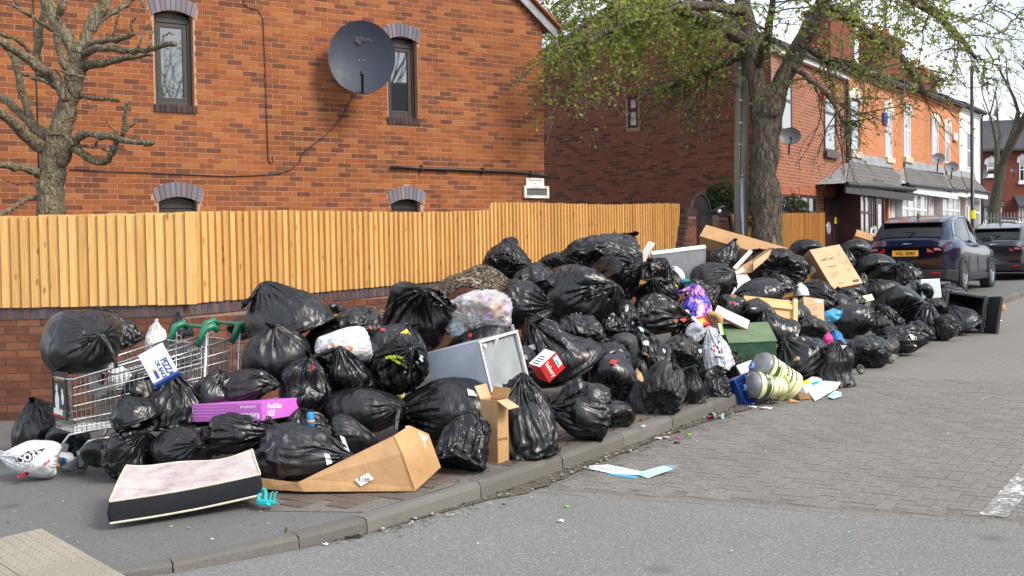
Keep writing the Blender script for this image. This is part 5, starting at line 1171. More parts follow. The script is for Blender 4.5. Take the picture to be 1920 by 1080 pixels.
    # wheels
    for x in ax:
        for s_ in (-1, 1):
            w = bpy.data.objects.new('wheel', None); COL.objects.link(w); w.parent = c; w.matrix_local = T3(x, s_ * (hw - .125), wheel_r) @ RX(90 * -s_)
            r = wheel_r
            MB().lathe([(r * .66, -.11), (r * .92, -.12), (r * .985, -.09), (r, -.03), (r, .05), (r * .985, .10), (r * .93, .125), (r * .68, .115), (r * .66, .02)], 40, None, False).build('tyre', M_TYRE, w, smooth=True)
            MB().lathe([(r * 1.12, -.10), (r * 1.12, .108), (r * 1.03, .108)], 36, None, False).build('arch_lining', M_BLACKPR, w)
            mm = MB(); mm.lathe([(r * .67, -.05), (r * .67, .118), (r * .63, .118), (r * .60, .05)], 36, None, False); mm.lathe([(.07, .05), (.065, .095), (.03, .105)], 16)
            for q in range(10):
                mm.box(.05, -.014, .055, r * .63, .014, .085, RZ(36 * q + (6 if q % 2 else -6)))
            mm.build('rim', plain('alloy', (.55, .56, .58), .25, .05, 20, 0, .9), w); MB().lathe([(r * .6, .0), (.02, .0)], 24).build('brake_disc', M_BLACKP, w)
    if mirror:
        for s_ in (-1, 1):
            MB().hexa([(2.78 * sl, s_ * .93 * hw, 1.06 * sh), (2.98 * sl, s_ * .93 * hw, 1.06 * sh), (2.95 * sl, s_ * 1.14 * hw, 1.08 * sh), (2.80 * sl, s_ * 1.14 * hw, 1.08 * sh), (2.78 * sl, s_ * .95 * hw, 1.19 * sh), (2.96 * sl, s_ * .95 * hw, 1.17 * sh), (2.93 * sl, s_ * 1.13 * hw, 1.19 * sh), (2.80 * sl, s_ * 1.13 * hw, 1.21 * sh)]).build('mirror', M_BLACKP, c, bevel=.03)
    if detail:
        for s_ in (-1, 1):
            for xd in (1.42, 2.45): MB().box(xd * sl, s_ * .955 * hw - .012, .90 * sh, (xd + .2) * sl, s_ * .955 * hw + .02, .925 * sh).build('door_handle', paint, c, bevel=.008)
            m = MB()
            for xd in (1.30, 2.22, 3.20):
                pts = [(xd * sl, s_ * 1.0015 * np.interp(xd * sl, X, [q[1] for q in st]) , z) for z in np.linspace(.42 * sh, .84 * sh, 4)]; m.tube(pts, .005, 4)
            m.build('door_gap', M_BLACKP, c)
        # wiper, badge, fin, exhaust finisher
        zw = np.interp(.40 * sl, GX, [g[4] for g in gl]); MB().tube([(.34 * sl, .02, zw + .01), (.40 * sl, -.1, zw + .07), (.46 * sl, .34, zw + .10)], .012, 5).build('wiper', M_BLACKP, c)
        MB().hexa([(1.0 * sl, -.015, 1.62 * sh), (1.25 * sl, -.03, 1.66 * sh), (1.25 * sl, .03, 1.66 * sh), (1.0 * sl, .015, 1.62 * sh), (1.02 * sl, -.006, 1.72 * sh), (1.2 * sl, -.006, 1.68 * sh), (1.2 * sl, .006, 1.68 * sh), (1.02 * sl, .006, 1.72 * sh)]).build('aerial_fin', M_BLACKP, c)
        MB().tube([(.02, .10, 1.03 * sh), (.0, .03, 1.045 * sh), (-.0, -.04, 1.04 * sh), (.02, -.12, 1.05 * sh)], [.006, .012, .010, .004], 6).build('badge', M_CHROME, c)
        text('20d AWD', c, Matrix(((0, 0, -1, .035), (-1, 0, 0, -.50 * hw), (0, 1, 0, .80 * sh), (0, 0, 0, 1))), .05, M_CHROME)
        MB().box(-.005, -.42 * hw, .985 * sh, .03, .42 * hw, 1.0 * sh).build('boot_strip', paint, c, bevel=.004)
    if plate:
        pm = frame(Vector((-.035, 0, .845 * sh)), Vector((0, -1, 0)), Vector((.10, 0, 1))); p = bpy.data.objects.new('number_plate', None); COL.objects.link(p); p.parent = c; p.matrix_local = pm
        MB().box(-.27, -.062, -.012, .27, .062, .0).build('plate', plain('plate_yellow', srgb(250, 180, 30), .4, .03), p); text(plate, p, T3(0, -.004, .001), .112, M_INK, sx=.93, ext=.001, bold=.002)
    return c
NAVY = carpaint('navy_paint', (.003, .008, .036)); GREYCAR = carpaint('slate_paint', (.07, .085, .10)); SILV = carpaint('silver_paint', (.45, .47, .5)); WHITEC = carpaint('white_car_paint', (.7, .7, .7))
cp = TW(24.5, 6.25, .20)
jag = car('navy blue car parked at the kerb behind the rubbish pile with a yellow rear plate', cp, U, 4.85, 2.08, 1.68, NAVY, 'VIG 3840')
car('dark grey hatchback parked ahead of the navy blue car at the right edge', TW(31.0, 5.7, .10), U, 4.3, 1.82, 1.52, GREYCAR, None, wheel_r=.33)
car('silver car parked behind the railings nearest the lamp post', P(1866, 420, 52) * 1.0 + Vector((0, 0, 1.55 - P(1866, 420, 52).z)), Vector((-1, .1, 0)), 4.2, 1.8, 1.5, SILV, None, detail=False, wheel_r=.32)
car('white car parked beyond the railings at the right edge', P(1935, 420, 55) + Vector((0, 0, 1.6 - P(1935, 420, 55).z)), Vector((-1, .1, 0)), 4.2, 1.8, 1.5, WHITEC, None, detail=False, wheel_r=.32)
# ---------------------------------------------------------------- bin bags: polythene film draped over lumpy contents and gathered at the neck
def sim_bag(seed, flat=True, NU=92, NV=60, R=.235, L=.86, neck=.80, fillr=.93, squash=1.0,nl=16,press=.0002, iters=90, tailr=.05):
    rng=np.random.default_rng(seed)
    us=np.arange(NU)/NU*2*np.pi; vs=np.linspace(0,1,NV)
    du=2*np.pi*R/NU; dv=L/(NV-1)
    # contents: lumps
    Hb=neck*L*.56*squash          # body height
    n=nl; lum=[]
    for i in range(n):
        a=rng.uniform(0,2*np.pi); q=np.sqrt(rng.uniform(0,1)); zz=rng.uniform(.14,.80)
        rmax=R*(fillr-.55*max(0,zz-.45)); rr=rng.uniform(.05,.115)
        lum.append((np.cos(a)*q*(rmax-rr*.8), np.sin(a)*q*(rmax-rr*.8), max(rr*.92,zz*Hb), rr))
    lum.append((0,0,Hb*.42,R*.55))
    lum=np.array(lum)
    # initial profile
    P=np.zeros((NV,NU,3))
    kn=int(neck*(NV-1))
    for j,v in enumerate(vs):
        s=v*L
        if j<=kn:
            f=v/neck
            r=R*np.sin(np.pi*min(1,max(0,.07+f*.93)))**.55 if f<.999 else .02
            z=Hb*1.12*(.5-.5*np.cos(np.pi*f))
        else:
            f=(v-neck)/(1-neck); r=.02+.10*f; z=Hb*1.12+f*.16
        P[j,:,0]=np.cos(us)*r; P[j,:,1]=np.sin(us)*r; P[j,:,2]=z
    P+=rng.normal(0,.006,P.shape)
    # pleat hints
    X=P; V=np.zeros_like(X)
    dd=np.hypot(du,dv)
    tail=rng.normal(0,1,3)*.6; tail[2]=-.2
    kx=rng.normal(0,.03,2)
    def pair(a,b,rest,ks,kc):
        d=b-a; l=np.sqrt((d*d).sum(-1,keepdims=True))+1e-9
        e=(l-rest)/l*.5; e=np.where(l>rest,ks*e,kc*e)
        return d*e
    def hz(step,rest,ks,kc):
        # periodic in u, batches
        idx=np.arange(0,NU,1)
        for off in range(2*step):
            if (off%(2*step))>=step: continue
            a=np.concatenate([np.arange(off+k*2*step,off+k*2*step+1) for k in range(NU//(2*step))]) if step>1 else np.arange(off,NU,2)
            b=(a+step)%NU
            c=pair(X[:,a],X[:,b],rest,ks,kc); X[:,a]+=c; X[:,b]-=c
            a2=(a+step)%NU; b2=(a2+step)%NU
            c=pair(X[:,a2],X[:,b2],rest,ks,kc); X[:,a2]+=c; X[:,b2]-=c
    def vt(step,rest,ks,kc):
        for off in range(2*step):
            a=np.arange(off,NV-step,2*step); 
            if len(a)==0: continue
            c=pair(X[a],X[a+step],rest,ks,kc); X[a]+=c; X[a+step]-=c
    def dg(sgn,ks,kc):
        for off in (0,1):
            a=np.arange(off,NV-1,2); A=X[a]; B=np.roll(X[a+1],-sgn,axis=1)
            c=pair(A,B,dd,ks,kc); X[a]+=c; X[a+1]-=np.roll(c,sgn,axis=1)
    for it in range(iters):
        # gravity + gentle pressure
        w=1.0 if it<iters*.6 else .35
        X[...,2]-=.0016*w
        # pressure along normal
        tu=np.roll(X,-1,1)-np.roll(X,1,1); tv=np.gradient(X,axis=0)
        nn=np.cross(tu,tv); nn/=np.linalg.norm(nn,axis=-1,keepdims=True)+1e-9
        pm=np.ones((NV,1,1)); pm[kn:]=0.15
        X+=nn*pm*press*w
        X[kn+1:]+=tail*.0018
        for _ in range(3):
            hz(1,du,.95,.5); vt(1,dv,.95,.5); dg(1,.7,.25); dg(-1,.7,.25)
        hz(2,2*du,0,.05); vt(2,2*dv,0,.05)
        # lumps
        for (a,b,c,r) in lum:
            d=X[:kn-1]-np.array([a,b,c]); l=np.sqrt((d*d).sum(-1,keepdims=True))+1e-9
            X[:kn-1]+=np.where(l<r,d*(r-l)/l,0)*.8
        # neck gather
        for j in (kn-1,kn,kn+1):
            m=np.array([kx[0],kx[1],Hb*1.13])
            d=X[j]-m; rad=np.sqrt((d[:,:2]**2).sum(-1,keepdims=True))+1e-9
            X[j,:,:2]=m[:2]+d[:,:2]*np.minimum(1,.022/rad)
            X[j,:,2]+=(m[2]-X[j,:,2])*.5
        tl=X[kn+1:]-np.array([kx[0],kx[1],Hb*1.13]); fr=np.linspace(.02,tailr,NV-kn-1)[:,None,None]
        ax=tail/np.linalg.norm(tail); al=(tl*ax).sum(-1,keepdims=True)*ax; pe=tl-al; pl=np.sqrt((pe*pe).sum(-1,keepdims=True))+1e-9
        X[kn+1:]+=-pe*np.maximum(0,1-fr/pl)*.5
        # bottom gathered to a seam
        if flat: X[0,:,1]*=.6; X[0,:,2]*=.5
        else:
            rad=np.sqrt((X[0,:,:2]**2).sum(-1,keepdims=True))+1e-9; X[0,:,:2]*=np.minimum(1,.03/rad); X[0,:,2]+=(X[0,:,2].mean()+.02-X[0,:,2])*.4
        if not flat and it>iters-3:
            zb=np.percentile(X[:10,:,2],20)
            for j in range(9): X[j,:,2]=np.minimum(X[j,:,2],zb+.012*rng.random(NU)+.004*j)
        if flat: X[...,2]=np.maximum(X[...,2],.002*rng.random(X.shape[:2]))
    if not flat: X[0]=X[0].mean(0)
    return X
PROTO = []
for k_ in range(16):
    pr_ = [-.0006, .0007, -.0009, .0004, -.0003, .0010, -.0010, .0003][k_ % 8]
    PROTO.append(sim_bag(100 + k_, k_ < 8, press=pr_, nl=[7, 10, 14, 9, 12, 18][k_ % 6], fillr=[.95, .88, .82][k_ % 3], squash=[.95, .85, 1.05, .8][k_ % 4], tailr=[.05, .035, .07][k_ % 3]))
NVB, NUB = PROTO[0].shape[:2]; KNB = int(.80 * (NVB - 1))
def bag_faces(j0, j1): return np.array([(j * NUB + i, j * NUB + (i + 1) % NUB, (j + 1) * NUB + (i + 1) % NUB, (j + 1) * NUB + i) for j in range(j0, j1) for i in range(NUB)], np.int32)
FB_, FK_ = bag_faces(0, KNB - 1), bag_faces(KNB - 1, NVB - 1); FK_ = FK_ - (KNB - 1) * NUB
DIRS = {'u': (0, 0, 1), 'f': (0, -.85, .5), 'F': (.05, -1, .05), 'l': (-.85, -.2, .45), 'r': (.85, -.2, .45), 'fl': (-.55, -.65, .5), 'fr': (.55, -.65, .5), 'ul': (-.45, -.1, .9), 'ur': (.45, -.1, .9), 'uf': (0, -.45, .9), 'b': (.1, .8, .5), 'L': (-1, -.1, .05), 'R': (1, -.1, .05), 'd': (.2, .5, -.8), 'ub': (0.1, .45, .9)}
WF_T = [4.0, 4.8, 5.3, 5.8, 6.4, 7.2, 8.5, 10.3, 11, 12.2, 13.8, 15.2, 17.2, 18.5, 22]
WF_W = [7.6, 6.9, 5.9, 5.3, 4.8, 4.65, 4.5, 4.5, 4.3, 4.0, 4.05, 3.95, 3.85, 3.6, 4.2]
def surf(px, py, k=.66):
    """depth at which the view ray meets the sloping front of the pile"""
    lo, hi = 5.0, 30.0
    def g(Z):
        p = P(px, py, Z); t, w = tw(p); return (p.z - SLOPE * t - .12) - k * (w - interp(t, WF_T, WF_W))
    z = lo
    while z < hi:
        if g(z) < 0: return z
        z += .02
    return hi
BAGMATS = {'s': M_BAG, 'd': M_BAGD, 'g': M_BAGG, 'c': M_BAGC, 'n': M_BAGN}
bag_i = [0]; GROW = 1.06
def gz_at(p):
    t, w = tw(p); return SLOPE * t + (foot(t) if w > kerb_w(t) else 0.0)
def rot_to(d, spin):
    d = Vector(d).normalized(); q = Vector((0, 0, 1)).rotation_difference(d); return (q.to_matrix() @ Matrix.Rotation(spin, 3, 'Z'))
def bag(x0, y0, x1, y1, where, dr, mt, label, proto=None, group='black bin bags dumped along the kerb', name='bin_bag', cat='bin bag', mats=None, tail=True, dz=0.0):
    if where != 'g' and cat == 'bin bag': y1 = max(y1, y0 + (.52 if dr in 'lrLR' else .74) * (x1 - x0))
    i = sum(k * ord(ch) for k, ch in enumerate(label)) % 9973; rg = np.random.default_rng(500 + i)
    X = PROTO[((i * 5 + 3) % 8 + (0 if dr[0] == 'u' else 8)) if proto is None else proto].reshape(-1, 3).copy()
    d = np.array(DIRS[dr]) + rg.normal(0, .10, 3); R = np.array(rot_to(d, rg.uniform(0, 6.28)))
    c0 = X.mean(0); X = (X - c0) @ R.T
    cx, cy = (x0 + x1) / 2, (y0 + y1) / 2; body = X[:KNB * NUB]
    ex = np.ptp(X[:, 0]) if not tail else np.ptp(body[:, 0]) * .6 + np.ptp(X[:, 0]) * .4; ez = np.ptp(X[:, 2])
    if where == 'g':
        g0 = G(cx, y1, .12); t, w = tw(g0)
        if w < kerb_w(t) + .05: g0 = G(cx, y1, 0.0)
        Z = depth(g0); sw = (x1 - x0) / F * Z; Z = Z + sw * .30
    elif where == 's':
        Z = surf(cx, cy); Z = Z + (x1 - x0) / F * Z * .28
    elif isinstance(where, tuple):
        Z = surf(cx, cy) + where[0]
    else: Z = depth(W(cx, cy, where))
    sw, sh = (x1 - x0) / F * Z * GROW, (y1 - y0) / F * Z * GROW
    kx, kz = sw / ex, sh / ez; ky = math.sqrt(kx * kz)
    X = X * np.array([kx, ky, kz])
    cen = P(cx, cy, Z); mid = np.array([(X[:, 0].min() + X[:, 0].max()) / 2, (X[:, 1].min() + X[:, 1].max()) / 2, (X[:, 2].min() + X[:, 2].max()) / 2])
    X = X - mid
    # uneven slump, different for every bag
    for _ in range(3):
        kvec = rg.normal(0, 1, 3) * 5.0 / max(sw, .2) * .5; ph = rg.uniform(0, 6.28); X += (np.sin(X @ kvec + ph)[:, None] * rg.normal(0, .035 * sw, 3))
    lowest = X[:, 2].min()
    o = Vector((cen.x, cen.y, cen.z + lowest)); gz = gz_at(o)
    if o.z < gz: # settle on the ground: flatten what would go below
        zc = gz - cen.z; X[:, 2] = np.where(X[:, 2] < zc, zc + .004 + (X[:, 2] - zc) * .02, X[:, 2]); o.z = gz
    X -= np.array([0, 0, o.z - cen.z])
    mat = mats or BAGMATS[mt]
    b = np_mesh(name, X[:KNB * NUB], FB_, mat, None, True); b.location = o
    setp(b, label, cat, group)
    kn = np_mesh('knot', X[(KNB - 1) * NUB:], FK_, mat, b, True)
    return b
TIEG = None
BAGS = [
# left end and trolley
(30, 737, 122, 850, 'g', 'uf', 's', 'upright black bag standing alone against the brick wall at the far left end'),
(98, 792, 172, 858, 'g', 'b', 's', 'small black bag on the ground under the front end of the loaded shopping trolley'),
(160, 572, 274, 656, 7.95, 'ul', 's', 'knotted black bag behind the big smooth one, on top of the loaded trolley'),
(90, 580, 224, 698, 7.5, 'fr', 's', 'big smooth bulging black bag riding on the front of the shopping trolley', 13),
(262, 698, 380, 802, 's', 'u', 's', 'peaked black bag leaning on the trolley side above the pink and purple carton'),
(360, 694, 432, 760, 's', 'ur', 's', 'small black bag squeezed right of the peaked bag below the trolley handles'),
(413, 692, 527, 760, 's', 'R', 's', 'wide flat black bag resting directly above the lettered end of the purple carton'),
(190, 796, 305, 900, 'g', 'fr', 's', 'long black bag slumped on the tarmac between the trolley castor and the mattress'),
(297, 796, 400, 868, (0,), 'fr', 's', 'squat black bag resting on the back left edge of the mattress'),
(402, 776, 544, 858, (0,), 'R', 's', 'wrinkled black bag behind the right end of the mattress, under the purple carton'),
(498, 796, 664, 902, (-.05,), 'R', 'n', 'torn navy tinted bag lying in the flattened cardboard box with white showing through'),
(626, 784, 720, 858, (.15,), 'R', 'd', 'dull black bag behind the torn bag in the flattened cardboard box'),
(542, 760, 620, 815, 's', 'ul', 's', 'small black bag with a blue drinks can standing in front of it'),
(474, 526, 626, 650, 's', 'ul', 's', 'big rounded bag knotted at its left shoulder, crowning the left heap under the fence'),
(454, 604, 580, 708, 's', 'uf', 's', 'puckered black bag with a central knot beside the green trolley handles'),
(524, 652, 620, 768, 's', 'ur', 'c', 'shiny crumpled bag standing left of the white topped bag'),
(596, 652, 696, 740, 's', 'uf', 's', 'tight creased black bag directly under the open white carrier'),
(690, 642, 800, 738, (-.1,), 'f', 'c', 'crumpled bag tied with a yellow drawstring bow at its mouth'),
(620, 578, 722, 636, 's', 'b', 'd', 'low dull bag with a yellow strip sticking out at the back left'),
(670, 602, 797, 670, 's', 'ur', 's', 'low black bag with a loop of yellow drawstring on its top'),
(714, 536, 850, 662, 's', 'f', 's', 'large star-gathered black bag left of the clear bag of cardboard'),
(613, 730, 764, 813, 's', 'r', 's', 'long grey-sheened black bag lying across the middle of the left heap'),
(744, 718, 912, 824, 's', 'L', 's', 'big bag lying on its side with its pointed bottom corner towards the grey appliance'),
(812, 778, 924, 892, 'g', 'ub', 'c', 'shiny bag on the paving squeezed between the two cardboard boxes'),
(921, 698, 1043, 860, 'g', 'u', 's', 'tall upright black bag right of the narrow cardboard carton with gathered top'),
(1033, 710, 1138, 832, 'g', 'l', 's', 'ribbed black bag on the kerb edge, second right of the narrow carton'),
(1122, 752, 1188, 806, 'g', 'b', 'c', 'flat crumpled scrap of a bag at the kerb between two full bags'),
(1174, 714, 1236, 800, 'g', 'u', 's', 'small narrow bag at the kerb right of the flat crumpled one'),
(1105, 662, 1190, 764, 's', 'b', 's', 'bulging bag resting on the crumpled kerb bag below the bag with the round flap'),
(1204, 674, 1287, 780, 'g', 'b', 'd', 'smooth grey-sheened full bag at the kerb beside the kerb weeds'),
(1234, 626, 1310, 710, 's', 'b', 'd', 'pale-topped smooth bag just above the full bag by the weeds'),
(1279, 684, 1321, 758, 'g', 'u', 'd', 'narrow upright bag at the kerb right of the bag by the weeds'),
(1182, 614, 1243, 692, 's', 'u', 's', 'medium black bag left of the pale-topped smooth bag'),
(1130, 618, 1196, 696, 's', 'b', 'g', 'faded grey bag with a round disc-like flap in the middle of the heap'),
(1080, 614, 1136, 656, 's', 'R', 'g', 'small pleated faded bag left of the bag with the round flap'),
(982, 602, 1118, 720, 's', 'ul', 's', 'huge glossy bag behind the red printed box'),
(980, 588, 1056, 640, 's', 'ul', 'c', 'open mouthed crumpled bag above the huge glossy one behind the red box'),
(1184, 670, 1214, 718, 's', 'u', 'd', 'little rag of black film with brown paper between the kerb bags'),
(1298, 648, 1336, 708, 's', 'u', 'c', 'crumpled shiny bag left of the white printed carrier bag'),
(1314, 684, 1368, 744, 'g', 'u', 'c', 'crumpled bag on the kerb below the white printed carrier bag'),
(1354, 646, 1394, 714, 's', 'u', 's', 'thin black bag between the white printed carrier and the green box'),
(900, 452, 1003, 534, 7.75, 'b', 'c', 'angular crumpled bag standing high against the fence behind the patterned rug'),
(1004, 472, 1084, 516, 7.5, 'b', 's', 'low bag against the fence left of the topmost bag'),
(998, 486, 1120, 532, 's', 'ur', 'c', 'wide crumpled bag below the topmost bag on its left'),
(1064, 435, 1196, 512, 's', 'b', 's', 'topmost bag of the whole heap, large and smooth against the fence'),
(1110, 472, 1200, 584, 's', 'fr', 's', 'starburst creased bag just below the topmost bag on its right'),
(944, 526, 1034, 610, 's', 'R', 's', 'smooth bag right behind the clear bag of cardboard'),
(1010, 512, 1168, 620, 's', 'fr', 's', 'very large smooth bag in the centre of the heap below the topmost ones'),
(1187, 486, 1252, 534, 's', 'ur', 'c', 'small crumpled bag below the left corner of the white freezer lid'),
(1193, 516, 1274, 562, 's', 'f', 's', 'small radially creased bag in the second row below the freezer lid'),
(1185, 553, 1293, 634, 's', 'R', 's', 'wide bag with horizontal creases left of the purple balloon-like bag'),
(1122, 578, 1160, 620, 's', 'u', 'c', 'crumpled tail of black film at the lower right of the central large bag'),
(1153, 584, 1190, 620, 's', 'u', 'c', 'small screwed-up black film above the faded bag with the flap'),
(1240, 497, 1282, 552, 's', 'u', 's', 'small bag with a yellow-green strip on its right side near the freezer lid'),
# right half
(1294, 494, 1378, 564, 's', 'fr', 'd', 'matt bag with a many-rayed knot in front of the white freezer lid'),
(1327, 451, 1386, 508, (.8,), 'ur', 's', 'bag with a knotted ear propped on top of the freezer lid'),
(1280, 526, 1350, 592, (.1,), 'r', 's', 'bag half hidden behind the purple balloon-like bag'),
(1347, 552, 1408, 604, 's', 'R', 's', 'thin torn bag between the white board and the plywood drawer'),
(1372, 526, 1460, 594, 's', 'L', 's', 'bag drooping over the top of the plywood drawer'),
(1429, 505, 1498, 550, 's', 'ul', 's', 'rounded bag behind the plywood drawer below the large carton'),
(1458, 478, 1512, 524, (.45,), 'b', 's', 'bag squeezed between the large carton and the printed carton'),
(1481, 450, 1542, 486, (.6,), 'b', 's', 'low bag lying behind the top edge of the printed carton'),
(1494, 512, 1566, 602, 's', 'l', 's', 'large creased bag below the printed carton, right of the tan carton'),
(1415, 583, 1496, 646, 's', 'ul', 's', 'bag with an ear knot behind the green box, below the plywood drawer'),
(1490, 597, 1550, 648, 's', 'b', 'd', 'smooth bag below the tan carton left of the bright blue carrier'),
(1448, 622, 1552, 722, 'g', 'ul', 's', 'big bag on the road edge right behind the oil tubs'),
(1528, 638, 1598, 726, 'g', 'u', 's', 'bag on the road edge above the white printed sheet'),
(1488, 566, 1512, 604, 's', 'u', 's', 'small sliver of a bag between the plywood drawer and the tan carton'),
(1562, 550, 1606, 597, 's', 'r', 's', 'small knotted bag under the corner of the printed carton'),
(1564, 536, 1624, 582, 's', 'ul', 's', 'ridge-backed bag directly right of the small knotted one under the printed carton'),
(1558, 572, 1640, 636, 's', 'r', 's', 'round bag above the pair of colourful carriers'),
(1578, 630, 1666, 692, 'g', 'b', 's', 'bag on the road edge beside a round black lid'),
(1618, 622, 1682, 676, 's', 'ur', 's', 'bag on the road edge, second past the round black lid'),
(1662, 616, 1740, 668, 'g', 'R', 's', 'long flat bag on the road edge, third past the round black lid'),
(1690, 596, 1740, 648, 's', 'b', 's', 'bag peeping over the long flat road-edge bag'),
(1633, 570, 1698, 626, 's', 'ul', 'c', 'wrinkled bag in the second row above the long flat road-edge bag'),
(1630, 594, 1674, 632, 's', 'b', 'g', 'paler bag with a flat grey face in the right heap'),
(1575, 453, 1634, 490, 's', 'b', 's', 'top bag of the right heap below the brown box by the maroon porch'),
(1595, 474, 1678, 508, 's', 'b', 's', 'wide bag below the number plate corner of the navy blue car'),
(1618, 496, 1690, 540, 's', 'fr', 's', 'radially creased bag in front of the navy blue car boot'),
(1682, 493, 1730, 530, 's', 'u', 's', 'bag against the bumper of the navy blue car left of the pale blue box'),
(1626, 522, 1690, 566, 's', 'ul', 's', 'bag with knot up, in the row below the radially creased one by the car'),
(1682, 526, 1724, 568, 's', 'ur', 's', 'small bag below the bumper bag, beside the pale blue box'),
(1702, 530, 1748, 566, 's', 'b', 's', 'small bag just below the pale blue box'),
(1662, 553, 1726, 595, 's', 'r', 's', 'ribbed bag in the middle of the right heap'),
(1700, 573, 1764, 638, 'g', 'u', 's', 'standing bag on the road edge left of the overturned bin'),
(1748, 592, 1795, 640, 'g', 'ul', 'd', 'small brownish bag on the road edge, last before the overturned bin'),
(1764, 574, 1838, 630, 'g', 'ul', 'n', 'ridged bag spilling out of the overturned wheelie bin'),
(1725, 562, 1770, 596, 's', 'b', 'd', 'square-shouldered bag touching the left side of the overturned bin'),
(1747, 536, 1818, 573, 4.6, 'b', 's', 'flat bag behind the overturned bin next to the car wheel'),
(1576, 466, 1604, 502, 's', 'u', 's', 'small bag peeping out between the printed carton and the heap by the car'),
(1602, 508, 1632, 552, (.35,), 'u', 's', 'small bag directly right of the printed carton corner'),
(1812, 578, 1845, 606, 3.7, 'u', 'c', 'crumpled bag hanging inside the mouth of the overturned bin'),
# back left
(430, 594, 480, 634, 7.6, 'b', 'd', 'blue-grey bag half hidden between the green trolley handles and the heap'),
(318, 586, 360, 640, 8.1, 'u', 's', 'bag behind the green handle of the nearer trolley against the wall'),
(612, 570, 645, 600, 8.0, 'b', 's', 'small bag at the wall behind the yellow strip'),
(306, 640, 372, 706, 7.7, 'b', 's', 'black bag inside the basket of the rear trolley'),
(232, 704, 300, 790, 7.2, 'b', 's', 'black bag at the bottom of the loaded trolley basket'),
(160, 822, 214, 874, 7.1, 'b', 's', 'dark bag in the shade under the trolley chassis'),
(214, 738, 304, 806, (-.05,), 'ul', 's', 'rounded black bag wedged below the trolley basket beside the peaked bag'),
# bags that close the gaps inside the heap
(380, 740, 470, 800, (.35,), 'b', 's', 'black bag buried behind the purple carton'),
(520, 740, 620, 800, (.4,), 'b', 's', 'black bag buried above the can, right of the purple carton'),
(640, 640, 720, 720, (.35,), 'b', 's', 'black bag buried between the white topped bag and the drawstring bag'),
(790, 690, 900, 790, (.5,), 'b', 's', 'black bag buried under the grey appliance'),
(900, 640, 1010, 740, (.55,), 'b', 's', 'black bag buried behind the open end of the grey appliance'),
(1090, 640, 1180, 730, (.4,), 'b', 's', 'black bag buried left of the faded bag with the flap'),
(1180, 640, 1270, 730, (.4,), 'b', 's', 'black bag buried behind the full kerb bags'),
(1260, 560, 1350, 650, (.5,), 'b', 's', 'black bag buried behind the red food packets'),
(1370, 560, 1450, 640, (.6,), 'b', 's', 'black bag buried behind the green box'),
(1440, 560, 1520, 640, (.5,), 'b', 's', 'black bag buried behind the tan carton'),
(1540, 500, 1620, 580, (.5,), 'b', 's', 'black bag buried under the printed carton'),
(1400, 470, 1500, 545, (.7,), 'b', 's', 'black bag buried under the large open carton'),
(1640, 540, 1730, 610, (.4,), 'b', 's', 'black bag buried in the middle of the right heap'),
(820, 600, 960, 700, (.5,), 'b', 's', 'black bag buried under the clear bag of cardboard'),
(1040, 590, 1130, 680, (.35,), 'b', 's', 'black bag buried between the huge glossy bag and the faded pleated one'),
(960, 500, 1060, 580, (.4,), 'b', 's', 'black bag buried below the bags against the fence'),
(1118, 556, 1204, 640, (.35,), 'b', 's', 'black bag buried below the right side of the central large bag'),
(1478, 632, 1560, 705, (.3,), 'b', 's', 'black bag buried behind the road edge bags by the printed sheet'),
(560, 600, 680, 700, (.5,), 'b', 's', 'black bag buried behind the open white carrier'),
]
BAGO = [bag(*b) for b in BAGS]
BY = {b[7]: o for b, o in zip(BAGS, BAGO)}
# ---------------------------------------------------------------- helpers for the dumped things
def corner3(V, Z, a, b, c):
    """frame of a box from its nearest corner V and the far ends of the three edges there, as seen (weak perspective)"""
    s = F / Z; e = [np.array([q[0] - V[0], -(q[1] - V[1])], float) for q in (a, b, c)]
    ab, ac, bc = e[0] @ e[1], e[0] @ e[2], e[1] @ e[2]; za2 = -ab * ac / bc
    za = math.sqrt(max(za2, 1e-6)); zb, zc = -ab / za, -ac / za
    # view aligned axes at V
    f = ray(*V).normalized(); r = (RT - f * RT.dot(f)).normalized(); u = r.cross(f)
    v3 = [(r * q[0] + u * q[1] + f * z) / s for q, z in zip(e, (za, zb, zc))]
    return P(V[0], V[1], Z), v3
def boxframe(V, Z, a, b, c):
    """matrix with x along a, y along b, z out of the a-b face; sizes; box occupies 0..la, 0..lb, -lc..0"""
    o, (ea, eb, ec) = corner3(V, Z, a, b, c); ex = ea.normalized(); ey = (eb - ex * eb.dot(ex)).normalized(); ez = ex.cross(ey)
    if ez.dot(ec) > 0: ez = -ez
    M = Matrix(((ex.x, ey.x, ez.x, o.x), (ex.y, ey.y, ez.y, o.y), (ex.z, ey.z, ez.z, o.z), (0, 0, 0, 1)))
    return M, ea.length, eb.length, ec.length
def panel(O, A, B, Z, za, zb):
    """frame from a corner and two neighbours with depth offsets; z faces the camera"""
    o, a, b = P(*O, Z), P(*A, Z + za), P(*B, Z + zb); ex = (a - o).normalized(); ez = ex.cross(b - o).normalized(); ey = ez.cross(ex)
    la, lb = (a - o).length, (b - o).dot(ey)
    if ez.dot(CAM - o) < 0: ez = -ez
    return Matrix(((ex.x, ey.x, ez.x, o.x), (ex.y, ey.y, ez.y, o.y), (ex.z, ey.z, ez.z, o.z), (0, 0, 0, 1))), la, lb
def ortho(M):
    """right handed copy for text (x flipped when the frame is left handed is avoided by rebuilding y)"""
    ex, ez = M.col[0].xyz, M.col[2].xyz; ey = ez.cross(ex); return Matrix(((ex.x, ey.x, ez.x, M[0][3]), (ex.y, ey.y, ez.y, M[1][3]), (ex.z, ey.z, ez.z, M[2][3]), (0, 0, 0, 1)))
